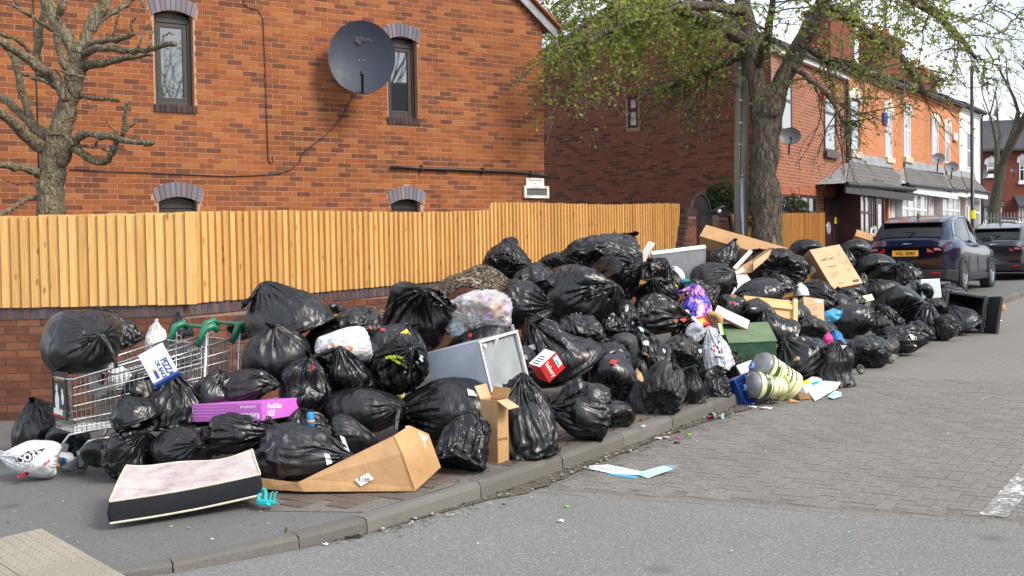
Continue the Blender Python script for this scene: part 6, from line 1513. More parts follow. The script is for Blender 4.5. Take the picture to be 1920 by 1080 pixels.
def hollow(name, mat, parent, la, lb, lc, t=.006, inner=None, bevel=0.003):
    """open box: walls only, open at z = 0"""
    m = MB(); m.box(0, 0, -lc, t, lb, 0); m.box(la - t, 0, -lc, la, lb, 0); m.box(t, 0, -lc, la - t, t, 0); m.box(t, lb - t, -lc, la - t, lb, 0); m.box(t, t, -lc, la - t, lb - t, -lc + t); return m.build(name, mat, parent, bevel=bevel)
def sheet_grid(name, fn, nu, nv, mat, parent=None, thick=.003, smooth=True, world=False):
    m = MB(); m.grid(fn, nu, nv); o = m.build(name, mat, parent, smooth=smooth, world=world)
    s = o.modifiers.new('solid', 'SOLIDIFY'); s.thickness = thick; s.offset = 0; return o
TEXTS = []; WRAP = {}
from mathutils.bvhtree import BVHTree
def bvh(o):
    if o.name not in WRAP:
        M = wmat(o); WRAP[o.name] = BVHTree.FromPolygons([M @ v.co for v in o.data.vertices], [tuple(p.vertices) for p in o.data.polygons])
    return WRAP[o.name]
def wrap(me, M, target, off=.004):
    """lay flat print on to the surface of the thing it is printed on"""
    T = bvh(target); Mi = M.inverted()
    for v in me.vertices:
        p = M @ v.co; d = (p - CAM).normalized(); h = T.ray_cast(CAM, d)
        if h[0] is not None: v.co = Mi @ (h[0] - d * off)
def txt(body, parent, M, size, mat, sx=1.0, bold=0.0, bend=None, ls=.9):
    o = text(body, parent, M, size, mat, sx=sx, bold=bold); o.data.space_line = ls; TEXTS.append((o, bend)); return o
def lines(parent, mat, x0, y0, w, n, dy, z=.0012, h=.006, seed=0, M=None, name='print'):
    pr = random.Random(seed); m = MB()
    for i in range(n):
        x = x0
        while x < x0 + w * pr.uniform(.7, 1.0):
            l = pr.uniform(.01, .035) * max(.4, w / .25); m.box(x, y0 - i * dy, z - .0008, min(x + l, x0 + w), y0 - i * dy + h, z, M); x += l + .006
    o = m.build(name, mat, parent); return o

# ---------------------------------------------------------------- shopping trolleys
def trolley(label, org, ax, loaded, L=1.02, tiltup=0.0):
    ex = ax.normalized(); ez = Vector((0, 0, 1)); M = frame(org, ex, ez.cross(ex), ez)
    t = thing('shopping_trolley', label, 'shopping trolley', M, 'shopping trolleys in the heap'); HB = .27; hwf, hwr = .19, .27
    def top(x): return lerp(.70, .93, x)
    def bot(x): return lerp(.30, .36, x)
    def w(x): return lerp(hwf, hwr, x)
    R0 = .0032; m = MB()
    xs = np.linspace(.02, .93, 27)
    for s_ in (-1, 1):
        for x in xs: m.tube([(x * L, s_ * w(x), bot(x)), (x * L, s_ * (w(x) + .012), top(x))], R0, 5, False)
        for f in (.10, .24, .50, .70, .84): m.tube([(x * L, s_ * (w(x) + .012 * f), lerp(bot(x), top(x), f)) for x in (.0, .5, .95)], .0042, 5, False)
    for y in np.linspace(-hwf, hwf, 12): m.tube([(0, y, bot(0)), (-.02, y, top(0))], R0, 5, False)
    for f in (.1, .24, .5, .7, .84): m.tube([(-.02 * f, -hwf - .005, lerp(bot(0), top(0), f)), (-.02 * f, hwf + .005, lerp(bot(0), top(0), f))], .0042, 5, False)
    for y in np.linspace(-hwf, hwf, 12): m.tube([(0, y, bot(0)), (.93 * L, y * hwr / hwf, bot(.93))], R0, 5, False)
    for x in np.linspace(0, .93, 9): m.tube([(x * L, -w(x), bot(x)), (x * L, w(x), bot(x))], R0, 5, False)
    for y in np.linspace(-hwr, hwr, 13): m.tube([(.95 * L, y, bot(.95)), (.96 * L, y, top(.95) - .02)], R0, 5, False)
    for f in (.2, .5, .8): m.tube([(.95 * L, -hwr, lerp(bot(.95), top(.95), f)), (.95 * L, hwr, lerp(bot(.95), top(.95), f))], .004, 5, False)
    m.build('basket', M_STEEL, t)
    rim = [(.97 * L, -hwr - .01, top(.97)), (.5 * L, -w(.5) - .012, top(.5)), (0, -hwf - .012, top(0)), (-.03, -hwf + .03, top(0)), (-.03, hwf - .03, top(0)), (0, hwf + .012, top(0)), (.5 * L, w(.5) + .012, top(.5)), (.97 * L, hwr + .01, top(.97))]
    MB().tube(rim, .0085, 8).build('rim', M_STEEL, t, smooth=True)
    for s_ in (-1, 1):
        MB().tube([(.04, s_ * .20, .16), (.10, s_ * .21, .23), (.25, s_ * .215, .24), (.85 * L, s_ * .25, .30), (.97 * L, s_ * .27, .36), (1.0 * L, s_ * .28, .98)], .012, 8).build('chassis_tube', M_STEEL, t, smooth=True)
        # handle brackets and castors
        MB().tube([(.93 * L, s_ * .275, .88), (.99 * L, s_ * .28, 1.02), (1.06 * L, s_ * .28, 1.04), (1.10 * L, s_ * .28, 1.0)], [.022, .030, .030, .024], 10).build('handle_bracket', M_GREENP, t, smooth=True)
        for x in (.05, .92 * L):
            k = bpy.data.objects.new('castor', None); COL.objects.link(k); k.parent = t; k.matrix_local = T3(x, s_ * .205, 0)
            MB().lathe([(.022, -.016), (.058, -.016), (.0625, -.010), (.0625, .010), (.058, .016), (.022, .016)], 24, T3(-.02, 0, .0625) @ RX(90)).build('wheel', M_RUBBER, k, smooth=False)
            MB().lathe([(.03, -.019), (.012, -.022), (.012, .022), (.03, .019)], 16, T3(-.02, 0, .0625) @ RX(90)).build('hub', M_BLACKPR, k)
            m = MB()
            for q in (-1, 1): m.hexa([(-.035, q * .024 - .002, .05), (-.005, q * .024 - .002, .05), (-.005, q * .024 + .002, .05), (-.035, q * .024 + .002, .05), (-.03, q * .024 - .002, .14), (.03, q * .024 - .002, .14), (.03, q * .024 + .002, .14), (-.03, q * .024 + .002, .14)])
            m.box(-.03, -.026, .138, .03, .026, .165); m.build('fork', M_GALV, k)
    MB().tube([(1.08 * L, -.28, 1.025), (1.08 * L, .28, 1.025)], .016, 10).build('handle', M_GREENP, t)
    m = MB()                                            # child seat gate
    for y in np.linspace(-.2, .2, 9): m.tube([(.90 * L, y, .62), (.90 * L, y, .90)], R0, 5, False)
    m.tube([(.90 * L, -.22, .60), (.90 * L, -.22, .915), (.90 * L, .22, .915), (.90 * L, .22, .60)], .006, 6); m.tube([(.90 * L, -.04, .915), (.90 * L, -.04, .96), (.90 * L, .04, .96), (.90 * L, .04, .915)], .005, 6); m.build('seat_gate', M_STEEL, t)
    return t, M
og = G(150, 887, .11); tax = Vector((1, .85, 0)); tyw = Vector((0, 0, 1)).cross(tax.normalized())
org = og - tax.normalized() * .03 + tyw * .205
TR, TM = trolley('wire shopping trolley loaded with two black bags and a poster on its front', Vector((org.x, org.y, og.z)), tax, True)
o2 = Vector((org.x, org.y, og.z)) + tax.normalized() * .36 + tyw * .12
trolley('second wire shopping trolley with green handle, nested behind the loaded one', o2, Vector((1, .92, 0)), False)
# poster in its frame on the trolley front
PM = TM @ T3(-.035, 0, .33) @ RZ(-90) @ RX(90); PM = PM @ T3(-.15, .06, 0)
ps = thing('poster_panel', 'small framed cat food poster hanging on the front of the loaded trolley', 'poster', PM)
MB().box(0, 0, -.012, .30, .36, 0).build('panel', plain('poster_dark', srgb(34, 34, 48), .3, .05), ps, bevel=.004)
m = MB(); ring(m, 0, .30, 0, .36, .014, 0, .004); m.build('frame', M_BLACKP, ps)
txt('IRRESISTIBLY TASTY', ps, T3(.15, .30, .001), .03, M_ORANGE, .8, .0008)
def blob(cx, cy, rx, ry, n=14): return [(cx + rx * math.cos(6.2832 * i / n), cy + ry * math.sin(6.2832 * i / n), .0005) for i in range(n)]
m = MB(); m.prism(blob(.10, .13, .045, .075), (0, 0, .001)); m.prism(blob(.095, .225, .026, .024), (0, 0, .0012)); m.prism([(.075, .24, .0005), (.085, .27, .0005), (.095, .245, .0005)], (0, 0, .001)); m.prism([(.10, .245, .0005), (.112, .268, .0005), (.117, .24, .0005)], (0, 0, .001)); m.prism(blob(.22, .16, .028, .05), (0, 0, .001)); m.prism(blob(.215, .215, .018, .017), (0, 0, .0012)); m.box(.016, .03, .0002, .28, .075, .0014); m.build('cat_picture', M_INKW, ps)
MB().box(.016, .016, .0004, .28, .032, .0022).build('red_strip', M_INKR, ps); MB().prism(blob(.25, .05, .034, .03), (0, 0, .0028)).build('green_badge', M_GREENP, ps); MB().prism(blob(.175, .125, .032, .025), (0, 0, .002)).build('bowl', M_BLUEP, ps); MB().prism(blob(.16, .075, .026, .012), (0, 0, .002)).build('biscuits', M_ORANGE, ps)
# what is in and on the trolley
def filmbag(x0, y0, x1, y1, where, dr, mat, label, cat='carrier bag', name='carrier_bag', proto=None, group=None): return bag(x0, y0, x1, y1, where, dr, 's', label, proto, group, name, cat, mat)
cb = filmbag(173, 672, 252, 748, 7.55, 'ul', M_WHITEFILM, 'white plastic carrier with a maroon diamond print inside the loaded trolley')
q = panel((188, 715), (214, 690), (196, 682), 7.86, 0, 0)[0]; pc = bpy.data.objects.new('print', None); COL.objects.link(pc)
def decal(parent, name, mat, pts, Z):
    """flat print lying on a thing: polygon given by its corners in depth Z"""
    a, b, c, d = (list(pts) + [pts[-1]])[:4]; m = MB()
    m.grid(lambda u, v: P(lerp(lerp(a[0], b[0], u), lerp(d[0], c[0], u), v), lerp(lerp(a[1], b[1], u), lerp(d[1], c[1], u), v), Z), 8, 8); o = m.build(name, mat, parent, world=True); wrap(o.data, wmat(o), parent, .003); return o
bpy.data.objects.remove(pc)
M_MAROONP = plain('maroon_print', (.20, .015, .03), .4, .1)
PZM, la, lb = panel((244, 674), (277, 640), (289, 724), 8.02, .02, -.10)
PZM, la, lb = panel((289, 724), (336, 698), (244, 674), 7.86, .05, .12)
pz = thing('pizza_box', 'white and blue pizza box leaning out of the loaded trolley', 'pizza box', PZM)
MB().box(0, 0, -.045, la, lb, 0).build('box', plain('box_blue', (.02, .07, .28), .5, .08), pz, bevel=.002); MB().box(.004, .02, 0, la - .002, lb - .004, .0015).build('lid_print', M_WHITE, pz)
RT_ = lambda x, y, r=0: T3(x, y, .0022) @ RZ(r)
# lettering runs along the diagonal edge (the long side)
txt('PIZZA', pz, RT_(la * .72, lb * .30, -90), .062, M_INKB, .95, .003); txt('OR BAKES', pz, RT_(la * .48, lb * .30, -90), .042, M_INKB, .95, .002)
MB().box(la * .2, lb * .12, .0015, la * .33, lb * .42, .0024).build('logo_strip', M_INKB, pz); MB().box(la * .22, lb * .36, .0024, la * .31, lb * .41, .003).build('logo', M_ORANGE, pz)
fp = filmbag(272, 600, 312, 656, 7.6, 'u', plain('dotted_paper', (.72, .66, .66), .7, .3, 60), 'crumpled patterned wrapping paper standing beside the pizza box', 'wrapping paper', 'wrapping_paper')

# ---------------------------------------------------------------- mattress
a = Mt('stained_ticking'); v = a.coord(); n1 = a.noise(v, 5, 5, .7); n2 = a.noise(a.coord((1, 3, 1)), 9, 4, .6); n3 = a.noise(v, 160, 2)
c = a.ramp(n1, [(.28, (.24, .17, .17)), (.46, (.44, .37, .37)), (.7, (.56, .52, .51))]); c = a.mix(a.rng(n2, .5, .7, 0, .5), c, (.42, .35, .33)); c = a.mix(a.rng(n1, .60, .72, 0, .4), c, (.45, .36, .26))
a.set(c, .9, a.bump(n3, .4, .003, a.bump(n1, .5, .02))); M_TICK = a.m
f0 = G(206, 978, .115); f1 = G(489, 944, .12)
pl = [f0 + Vector((0, 0, .13)), f1 + Vector((0, 0, .195)), P(237, 868, depth(f0) + .62), P(473, 842, depth(f1) + .44)]
mt = thing('cot_mattress', 'stained white cot mattress with dark sides lying on the tarmac footway', 'mattress', f0)
def top_pt(u, v):
    a_ = pl[0].lerp(pl[1], u); b_ = pl[2].lerp(pl[3], u); q = a_.lerp(b_, v); sag = -.035 * math.sin(math.pi * u) * (0.35 + v * .8) + .012 * math.sin(u * 9 + v * 4) * v
    ed = min(u, 1 - u, v, 1 - v); return q + Vector((0, 0, sag - .010 * max(0, 1 - ed / .05)))
m = MB(); m.grid(top_pt, 34, 18); m.build('top_cover', M_TICK, mt, smooth=True, world=True)
def bot_pt(u, v):
    q = top_pt(u, v); g = gz_at(q); return Vector((q.x, q.y, max(g + .006, q.z - .135)))
rim_ = [(i / 33, 0) for i in range(34)] + [(1, j / 17) for j in range(1, 18)] + [(1 - i / 33, 1) for i in range(1, 34)] + [(0, 1 - j / 17) for j in range(1, 17)]
m = MB(); k = len(rim_); vs = []; cen = sum(pl, Vector()) / 4
for f in (0, .12, .5, .88, 1):
    for u, v in rim_:
        q = top_pt(u, v).lerp(bot_pt(u, v), f); d = (q - cen); d.z = 0; vs.append(q + d.normalized() * (.014 * math.sin(math.pi * f) + .004 * math.sin(u * 20 + f * 3) * math.sin(math.pi * f)))
m.add(vs, [(j * k + i, (j + 1) * k + i, (j + 1) * k + (i + 1) % k, j * k + (i + 1) % k) for j in range(4) for i in range(k)]); m.build('side_band', M_NAVY, mt, smooth=True, world=True)
MB().tube([top_pt(u, v) + Vector((0, 0, .002)) for u, v in rim_ + rim_[:1]], .007, 6, False).build('piping', M_CREAM, mt, smooth=True, world=True)
MB().tube([bot_pt(u, v) + Vector((0, 0, .004)) for u, v in rim_ + rim_[:1]], .008, 6, False).build('piping', M_CREAM, mt, smooth=True, world=True)

# ---------------------------------------------------------------- cartons
def printed(parent, la, lb, z=.001): pass
# flattened open box in front with the torn bag in it
bx = G(571, 922, .125); Zb = depth(bx)
fb = thing('cardboard_box', 'big flattened brown cardboard box lying open at the kerb with a white label', 'cardboard box', bx, 'cardboard boxes in the rubbish heap')
g = lambda x, y: G(x, y, .13)
A0, A1, A2 = g(491, 917), g(571, 922), g(778, 921); B0, B1 = P(489, 896, depth(A0) + .03), P(558, 905, depth(A1) + .02); C0 = P(738, 817, depth(A2) + .16); C1 = P(753, 849, depth(A2) + .05); D0, D1, D2 = P(767, 798, depth(A2) + .32), P(803, 814, depth(A2) + .46), P(826, 876, depth(A2) + .34)
def face(name, polys, mat=M_CARD, th=.006):
    m = MB(); 
    for p in polys: m.poly(p)
    o = m.build(name, mat, fb, world=True); s = o.modifiers.new('solid', 'SOLIDIFY'); s.thickness = th; s.offset = 0; return o
face('front_panel', [[A1, A2, C1, C0, B1]]); face('front_flap', [[A0, A1, B1, B0]]); face('end_panel', [[A2, D2, D1, D0, C0, C1]])
bk = Vector((.05, .42, -.02)); face('bottom_panel', [[A0 + Vector((0, 0, .01)), A1 + Vector((0, 0, .01)), A1 + bk, A0 + bk], [A1 + Vector((0, 0, .01)), A2 + Vector((0, 0, .01)), D2 + Vector((-.1, .1, -.1)), A1 + bk]], M_CARDIN)
m = MB(); e = [P(666, 898, Zb - .035), P(694, 886, Zb - .03), P(701, 898, Zb - .045), P(675, 912, Zb - .05)]
def plane_lerp(tri, x, y): 
    n = (tri[1] - tri[0]).cross(tri[2] - tri[0]); n.normalize(); return hit(x, y, n, n.dot(tri[0])), n
def stick(parent, name, mat, tri, pts, off=.006, th=.002):
    w = []; 
    for x, y in pts:
        p, n = plane_lerp(tri, x, y); n = n if n.dot(CAM - p) > 0 else -n; w.append(p + n * off)
    return MB().prism(w, n * th).build(name, mat, parent, world=True)
stick(fb, 'label', M_PAPER, (A1, A2, B1), [(666, 900), (691, 887), (702, 898), (678, 912)], .012)
stick(fb, 'tape', M_WHITED, (C0, A2, D1), [(757, 801), (764, 800), (800, 822), (793, 832)], .012); stick(fb, 'label', M_PAPER, (C0, A2, D1), [(752, 826), (769, 812), (797, 838), (790, 851), (772, 833), (757, 844)], .013)
p_, n_ = plane_lerp((A1, A2, B1), 684, 900); n_ = n_ if n_.dot(CAM - p_) > 0 else -n_; txt('B 1300', fb, wmat(fb).inverted() @ frame(p_ + n_ * .016, (A2 - A1), n_.cross(A2 - A1), n_) @ RZ(-4), .035, M_INKBR, .8)
# narrow upright carton with a green carrier in it
v0 = G(934, 869, .125); y1_, y2_ = Vector((-.74, .67, 0)), Vector((.67, .74, 0))
nc = thing('cardboard_carton', 'narrow upright cardboard carton with open flaps at the kerb', 'cardboard box', frame(v0, y1_, Vector((0, 0, 1)), None), 'cardboard boxes in the rubbish heap')
# local: x along left face, y up, z = right handed normal
wv = wmat(nc).inverted(); hh = .455; la_, lb_ = .165, .115
def ncw(a, b, h): return v0 + y1_ * a + y2_ * b + Vector((0, 0, h))
def wall_(name, q, mat=M_CARD, th=.005, par=None):
    o = MB().poly(q).build(name, mat, par or nc, world=True); s = o.modifiers.new('solid', 'SOLIDIFY'); s.thickness = th; s.offset = 0; return o
wall_('front_side', [ncw(0, 0, 0), ncw(la_, 0, 0), ncw(la_, 0, hh), ncw(0, 0, hh)]); wall_('right_side', [ncw(0, 0, 0), ncw(0, lb_, 0), ncw(0, lb_, hh), ncw(0, 0, hh)]); wall_('back_side', [ncw(la_, lb_, 0), ncw(0, lb_, 0), ncw(0, lb_, hh), ncw(la_, lb_, hh)]); wall_('left_side', [ncw(la_, 0, 0), ncw(la_, lb_, 0), ncw(la_, lb_, hh), ncw(la_, 0, hh)])
wall_('flap', [ncw(0, 0, hh), ncw(0, lb_, hh), ncw(-.13, lb_ - .02, hh - .045), ncw(-.13, -.02, hh - .05)], M_CARD3); wall_('flap', [ncw(la_, 0, hh), ncw(la_, lb_, hh), ncw(la_ + .05, lb_, hh + .10), ncw(la_ + .06, 0, hh + .09)], M_CARD3); wall_('flap', [ncw(0, lb_, hh), ncw(la_, lb_, hh), ncw(la_, lb_ + .03, hh + .08), ncw(0, lb_ + .03, hh + .08)], M_CARDIN)
nr = y1_.cross(Vector((0, 0, 1))); nr = nr if nr.dot(y2_) < 0 else -nr
txt('SPOTLESS', nc, wv @ frame(ncw(-.004, lb_ * .45, .17), Vector((0, 0, 1)), None or -y2_, -y1_) @ RZ(-90), .028, M_INKBR, .8, .0004)
filmbag(878, 722, 928, 766, depth and 5.0, 'ul', M_GREENFILM, 'crumpled green carrier bag stuffed in the top of the narrow upright carton')
# purple carton
ZP = surf(440, 775) - .24
PMx, la, lb = panel((492, 789), (339, 792), (492, 755), ZP, .34, 0.0)
Mo = ortho(PMx)          # x to the left; right handed with z to camera would flip y, so build plainly
pk = thing('purple_carton', 'long pink and purple printed carton lying across the left heap', 'carton', PMx, None)
dpt_ = .42
MB().box(0, 0, -dpt_, la, lb, 0).build('box', M_PURPLE, pk, bevel=.003)
exw, eyw, ezw = PMx.col[0].xyz, PMx.col[1].xyz, PMx.col[2].xyz
def on_face(par, o, xdir, ydir, nrm, x, y, rot=0): return wmat(par).inverted() @ frame(o + xdir * x + ydir * y + nrm * .0015, xdir, ydir, xdir.cross(ydir)) @ RZ(rot)
o_l = PMx @ Vector((la, 0, 0)); xd = -exw                                     # left to right on the long face
txt('RedKite', pk, on_face(pk, o_l, xd, eyw, ezw, la * .86, lb * .30, 180), .055, M_INKW, .95, .001); txt('o o d a w F i n d', pk, on_face(pk, o_l, xd, eyw, ezw, la * .84, lb * .78, 180), .026, M_INKW, .8, .001)
lines(pk, plain('purple_print', srgb(214, 150, 216), .6, .04), .3, lb * .8, .36, 4, lb * .17, .0016, .006, 3)
m = MB(); m.box(la * .84, lb * .55, .0, la * .93, lb * .92, .0014); m.build('sticker', M_PAPER, pk); lines(pk, M_INK, la * .85, lb * .66, .05, 2, .02, .0022, .008, 5)
sidx = -ezw; o_r = PMx @ Vector((0, 0, 0)); 
txt('RedKite', pk, wmat(pk).inverted() @ frame(o_r - ezw * .14 + eyw * lb * .72 - exw * .0016, sidx, eyw, sidx.cross(eyw)) @ RZ(-4), .05, M_INKW, .95, .001); txt('0 0 1 2 4\n8 0 0 2', pk, wmat(pk).inverted() @ frame(o_r - ezw * .10 + eyw * lb * .34 - exw * .0016, sidx, eyw, sidx.cross(eyw)), .026, M_INKW, .9, .001)
# drinks can
cz = surf(583, 800) - .12; cn = thing('drinks_can', 'bright blue drinks can with a striped band standing on the bags', 'can', P(583, 803, cz))
MB().lathe([(.022, 0), (.027, .006), (.0275, .10), (.023, .112), (.023, .115), (.02, .112)], 20).build('body', plain('can_blue', (.03, .32, .62), .3, .08, 30, 0, .3), cn, smooth=True); 
for z, mt_ in ((.045, M_ORANGE), (.055, M_INKW), (.062, M_RED)): MB().lathe([(.0279, z), (.0279, z + .006)], 20, None, False).build('band', mt_, cn)
# grey appliance shell
AM, la, lb, lc = boxframe((898, 639), 8.75, (975, 617), (922, 737), (795, 663))
ap = thing('grey_appliance', 'upturned grey metal appliance shell with a recessed open end, under the clear bag', 'appliance', AM)
m = MB(); t = .012; m.box(0, 0, -lc, la, t, -.001); m.box(0, lb - t, -lc, la, lb, -.001); m.box(0, t, -lc, t, lb - t, -.001); m.box(la - t, t, -lc, la, lb - t, -.001); m.build('shell', M_GREYP, ap, bevel=.004)
m = MB(); m.box(t, t, -.30, la - t, lb - t, -.035); m.build('recessed_floor', M_GREYP2, ap, bevel=.02)
m = MB(); ring(m, 0, la, 0, lb, .022, -.02, .004); m.build('rim', M_WHITED, ap, bevel=.004)
MB().hexa([(t, lb * .74, -.09), (la - t, lb * .74, -.09), (la - t, lb - t, -.03), (t, lb - t, -.03), (t, lb * .76, -.08), (la - t, lb * .76, -.08), (la - t, lb - t, -.02), (t, lb - t, -.02)]).build('curved_step', M_GREYP2, ap, bevel=.006)
MB().tube([(la * .42, .02, .004), (la * .42, .10, -.05)], [.016, .012], 8).build('drain_spout', M_WHITED, ap); MB().lathe([(.02, -.01), (.018, .02), (.012, .02)], 12, T3(.05, .05, 0)).build('plug', M_WHITED, ap); m = MB(); m.box(la * .88, -.055, -.01, la * .93, .0, .004); m.build('hinge', M_GALV, ap)
pr_ = random.Random(4); m = MB()
for _ in range(5): x, y = pr_.uniform(.05, la - .05), pr_.uniform(.08, lb * .7); m.box(x, y, -.051, x + pr_.uniform(.004, .02), y + pr_.uniform(.004, .02), -.0485)
m.build('paint_chips', M_WHITE, ap)
# red printed box
RM, la, lb, lc = boxframe((1012, 689), 8.65, (1043, 660), (1030, 718), (991, 682))
rb = thing('red_box', 'small red and white printed food box leaning against the grey appliance', 'box', RM)
MB().box(0, 0, -lc, la, lb, 0).build('box', M_RED, rb, bevel=.002); ex, ey, ez = RM.col[0].xyz, RM.col[1].xyz, RM.col[2].xyz
MB().box(.004, -.0012, -lc, la - .004, .0, -.004).build('white_side', M_PAPER, rb); hd = 1 if ex.cross(ey).dot(ez) > 0 else -1
MB().box(la * .72, lb * .12, 0, la * .96, lb * .72, .0012).build('sticker', M_PAPER, rb); MB().box(la * .76, lb * .30, .0012, la * .84, lb * .68, .002).build('sticker_print', M_TEAL, rb)
o_ = RM.translation; yd = ey; xd = (ey.cross(ez)) * -1
def facetext(par, body, p, xdir, nrm, size, mat, **k): txt(body, par, wmat(par).inverted() @ frame(p + nrm * .0016, xdir, nrm.cross(xdir), nrm), size, mat, **k)
facetext(rb, 'bakery', o_ + ex * la * .36 + ey * lb * .5, ey, ez, .05, M_INKW, bold=.001)
m = MB(); pr_ = random.Random(2)
for i in range(5):
    for j in range(4): x, y = la * (.08 + i * .13), lb * (.1 + j * .22); m.tube([(x, y, .0003), (x + .012, y + .006, .0003), (x + .010, y + .02, .0003)], .0016, 4)
m.build('pattern', plain('dark_red_print', (.32, .012, .015), .5), rb)
for q in range(4): MB().box(.02 + q * la * .14, -.0022, -lc * .8, .03 + q * la * .14, -.0012, -lc * (.25 + .1 * (q % 2))).build('print', M_INK, rb)
# printed carton on the right
OM, la, lb, lc = boxframe((1562, 542), surf(1560, 520) - .35, (1617, 530), (1519, 467), (1543, 561))
pcx = thing('printed_carton', 'tall printed cardboard carton with a yellow warning sticker on its dark side', 'cardboard box', OM, 'cardboard boxes in the rubbish heap')
MB().box(0, 0, -lc, la, lb, 0).build('box', M_CARD3, pcx, bevel=.004); ex, ey, ez = OM.col[0].xyz, OM.col[1].xyz, OM.col[2].xyz; o_ = OM.translation
MB().box(-.002, 0.01, -lc + .005, 0, lb - .01, -.006).build('dark_side', M_CARD2, pcx)
facetext(pcx, 'ORBIT KART', o_ + ex * la * .36 + ey * lb * .70, ex, ez, .055, M_INKBR, sx=.9); facetext(pcx, 'Outdoor Fun', o_ + ex * la * .38 + ey * lb * .52, ex, ez, .035, M_INKBR, sx=.9); facetext(pcx, 'X 5 C', o_ + ex * la * .35 + ey * lb * .10, ex, ez, .04, M_INKBR)
lines(pcx, M_INKBR, la * .14, lb * .36, la * .3, 4, .022, .0016, .005, 8); m = MB(); pr_ = random.Random(3)
for _ in range(12): x, y = pr_.uniform(la * .62, la * .9), pr_.uniform(lb * .3, lb * .8); m.tube([(x, y, .0012), (x + pr_.uniform(-.03, .03), y + pr_.uniform(.02, .08), .0012)], .002, 4)
m.box(la * .72, lb * .05, .0, la * .92, lb * .11, .0014); m.build('print', M_INKBR, pcx)
facetext(pcx, 'TERRA\nFUNKIT', o_ - ez * lc * .5 + ey * lb * .84, -ez if False else (ey.cross(-ex)), -ex, .045, M_INK, sx=.8)
stq = o_ - ez * lc * .55 + ey * lb * .62 - ex * .004; mm = wmat(pcx).inverted() @ frame(stq, ey.cross(-ex), ey, -ex)
MB().box(-.05, -.045, 0, .05, .045, .001, mm).build('sticker', M_PAPER, pcx); MB().prism([mm @ Vector(q) for q in ((-.03, -.02, .0015), (.03, -.02, .0015), (0, .035, .0015))], (mm.to_3x3() @ Vector((0, 0, .001)))).build('warning_sign', M_YELLOW, pcx); MB().box(-.12, -.055, 0, -.05, .0, .001, mm).build('yellow_label', M_YELLOW, pcx)
# large open carton at the top
BM, la, lb, lc = boxframe((1463, 486), surf(1400, 470) + 1.1, (1311, 441), (1474, 464), (1461, 509))
bc_ = thing('long_carton', 'long open cardboard carton lying on top of the heap in front of the tree trunk', 'cardboard box', BM, 'cardboard boxes in the rubbish heap')
MB().box(0, 0, -.006, la, lb, 0).build('top_panel', M_CARD, bc_); MB().box(0, lb - .006, -lc, la, lb, -.006).build('back_panel', M_CARD, bc_); MB().box(0, 0, -lc, la, lb, -lc + .006).build('bottom_panel', M_CARDIN, bc_)
MB().box(0, 0.005, -lc + .006, .006, lb - .006, -.006).build('end_panel', M_CARD, bc_); MB().box(la - .006, .005, -lc + .006, la, lb - .006, -.006).build('end_panel', M_CARD3, bc_)
MB().hexa([(0, -.006, -.006), (la, -.006, -.006), (la, 0, -.006), (0, 0, -.006), (0, -.05, -lc * .75), (la * .98, -.07, -lc * .7), (la * .98, -.064, -lc * .7), (0, -.044, -lc * .75)]).build('flap', M_CARD2, bc_)
# folded flat card, white packet and panels beside it
def slab(name, label, cat, O, A, B, Z, za, zb, th, mat, part='panel', group=None, bevel=.003):
    M, la, lb = panel(O, A, B, Z, za, zb); t = thing(name, label, cat, M, group); MB().box(0, 0, -th, la, lb, 0).build(part, mat, t, bevel=bevel); return t, la, lb, M
ZF = surf(1410, 490) + .15
fc = thing('folded_cardboard', 'folded brown cardboard sheet sticking out below the long open carton', 'cardboard', P(1410, 500, ZF))
pts = [P(1368, 513, ZF), P(1410, 488, ZF + .05), P(1444, 464, ZF + .2), P(1448, 470, ZF + .12), P(1444, 480, ZF + .05), P(1410, 511, ZF - .05), P(1376, 516, ZF - .04)]
for i, q in enumerate(((0, 1, 5, 6), (1, 2, 3, 4, 5))):
    o = MB().poly([pts[k] for k in q]).build('panel', [M_CARD, M_CARD2][i], fc, world=True); s = o.modifiers.new('solid', 'SOLIDIFY'); s.thickness = .012
o = MB().poly([P(1412, 492, ZF - .06), P(1446, 468, ZF + .08), P(1440, 484, ZF - .02), P(1412, 508, ZF - .1)]).build('panel', M_CARD3, fc, world=True); s = o.modifiers.new('solid', 'SOLIDIFY'); s.thickness = .01
slab('white_packet', 'flat white packet wedged between the ear-knotted bag and the folded cardboard', 'packet', (1374, 501), (1405, 468), (1381, 504), ZF - .05, .25, -.02, .03, M_WHITED)
slab('white_sheet', 'square white panel below the folded cardboard in the heap', 'panel', (1373, 553), (1411, 530), (1372, 513), ZF - .1, .05, .05, .03, M_WHITE)
LMx, la, lb = panel((1222, 477), (1325, 464), (1266, 536), surf(1290, 500) + .10, .05, .32)
fl_ = thing('freezer_lid', 'big white freezer lid with a grey underside leaning on top of the heap', 'freezer lid', LMx)
MB().box(0, 0, -.075, la, lb, -.012).build('shell', M_WHITE, fl_, bevel=.012); MB().box(.022, .022, -.013, la - .022, lb - .022, -.004).build('liner', M_LIDGREY, fl_, bevel=.004); m = MB(); ring(m, 0.006, la - .006, .006, lb - .006, .018, -.013, .0); m.build('seal', M_WHITED, fl_, bevel=.004)
MB().tube([(-.02, .06, -.03), (-.035, .1, -.03), (-.02, .14, -.03)], .01, 6).build('hinge', M_BLACKP, fl_)
zw = surf(1205, 480) + .2; wp = thing('white_plastic_piece', 'bent white plastic strip sticking up left of the freezer lid', 'plastic piece', P(1205, 480, zw))
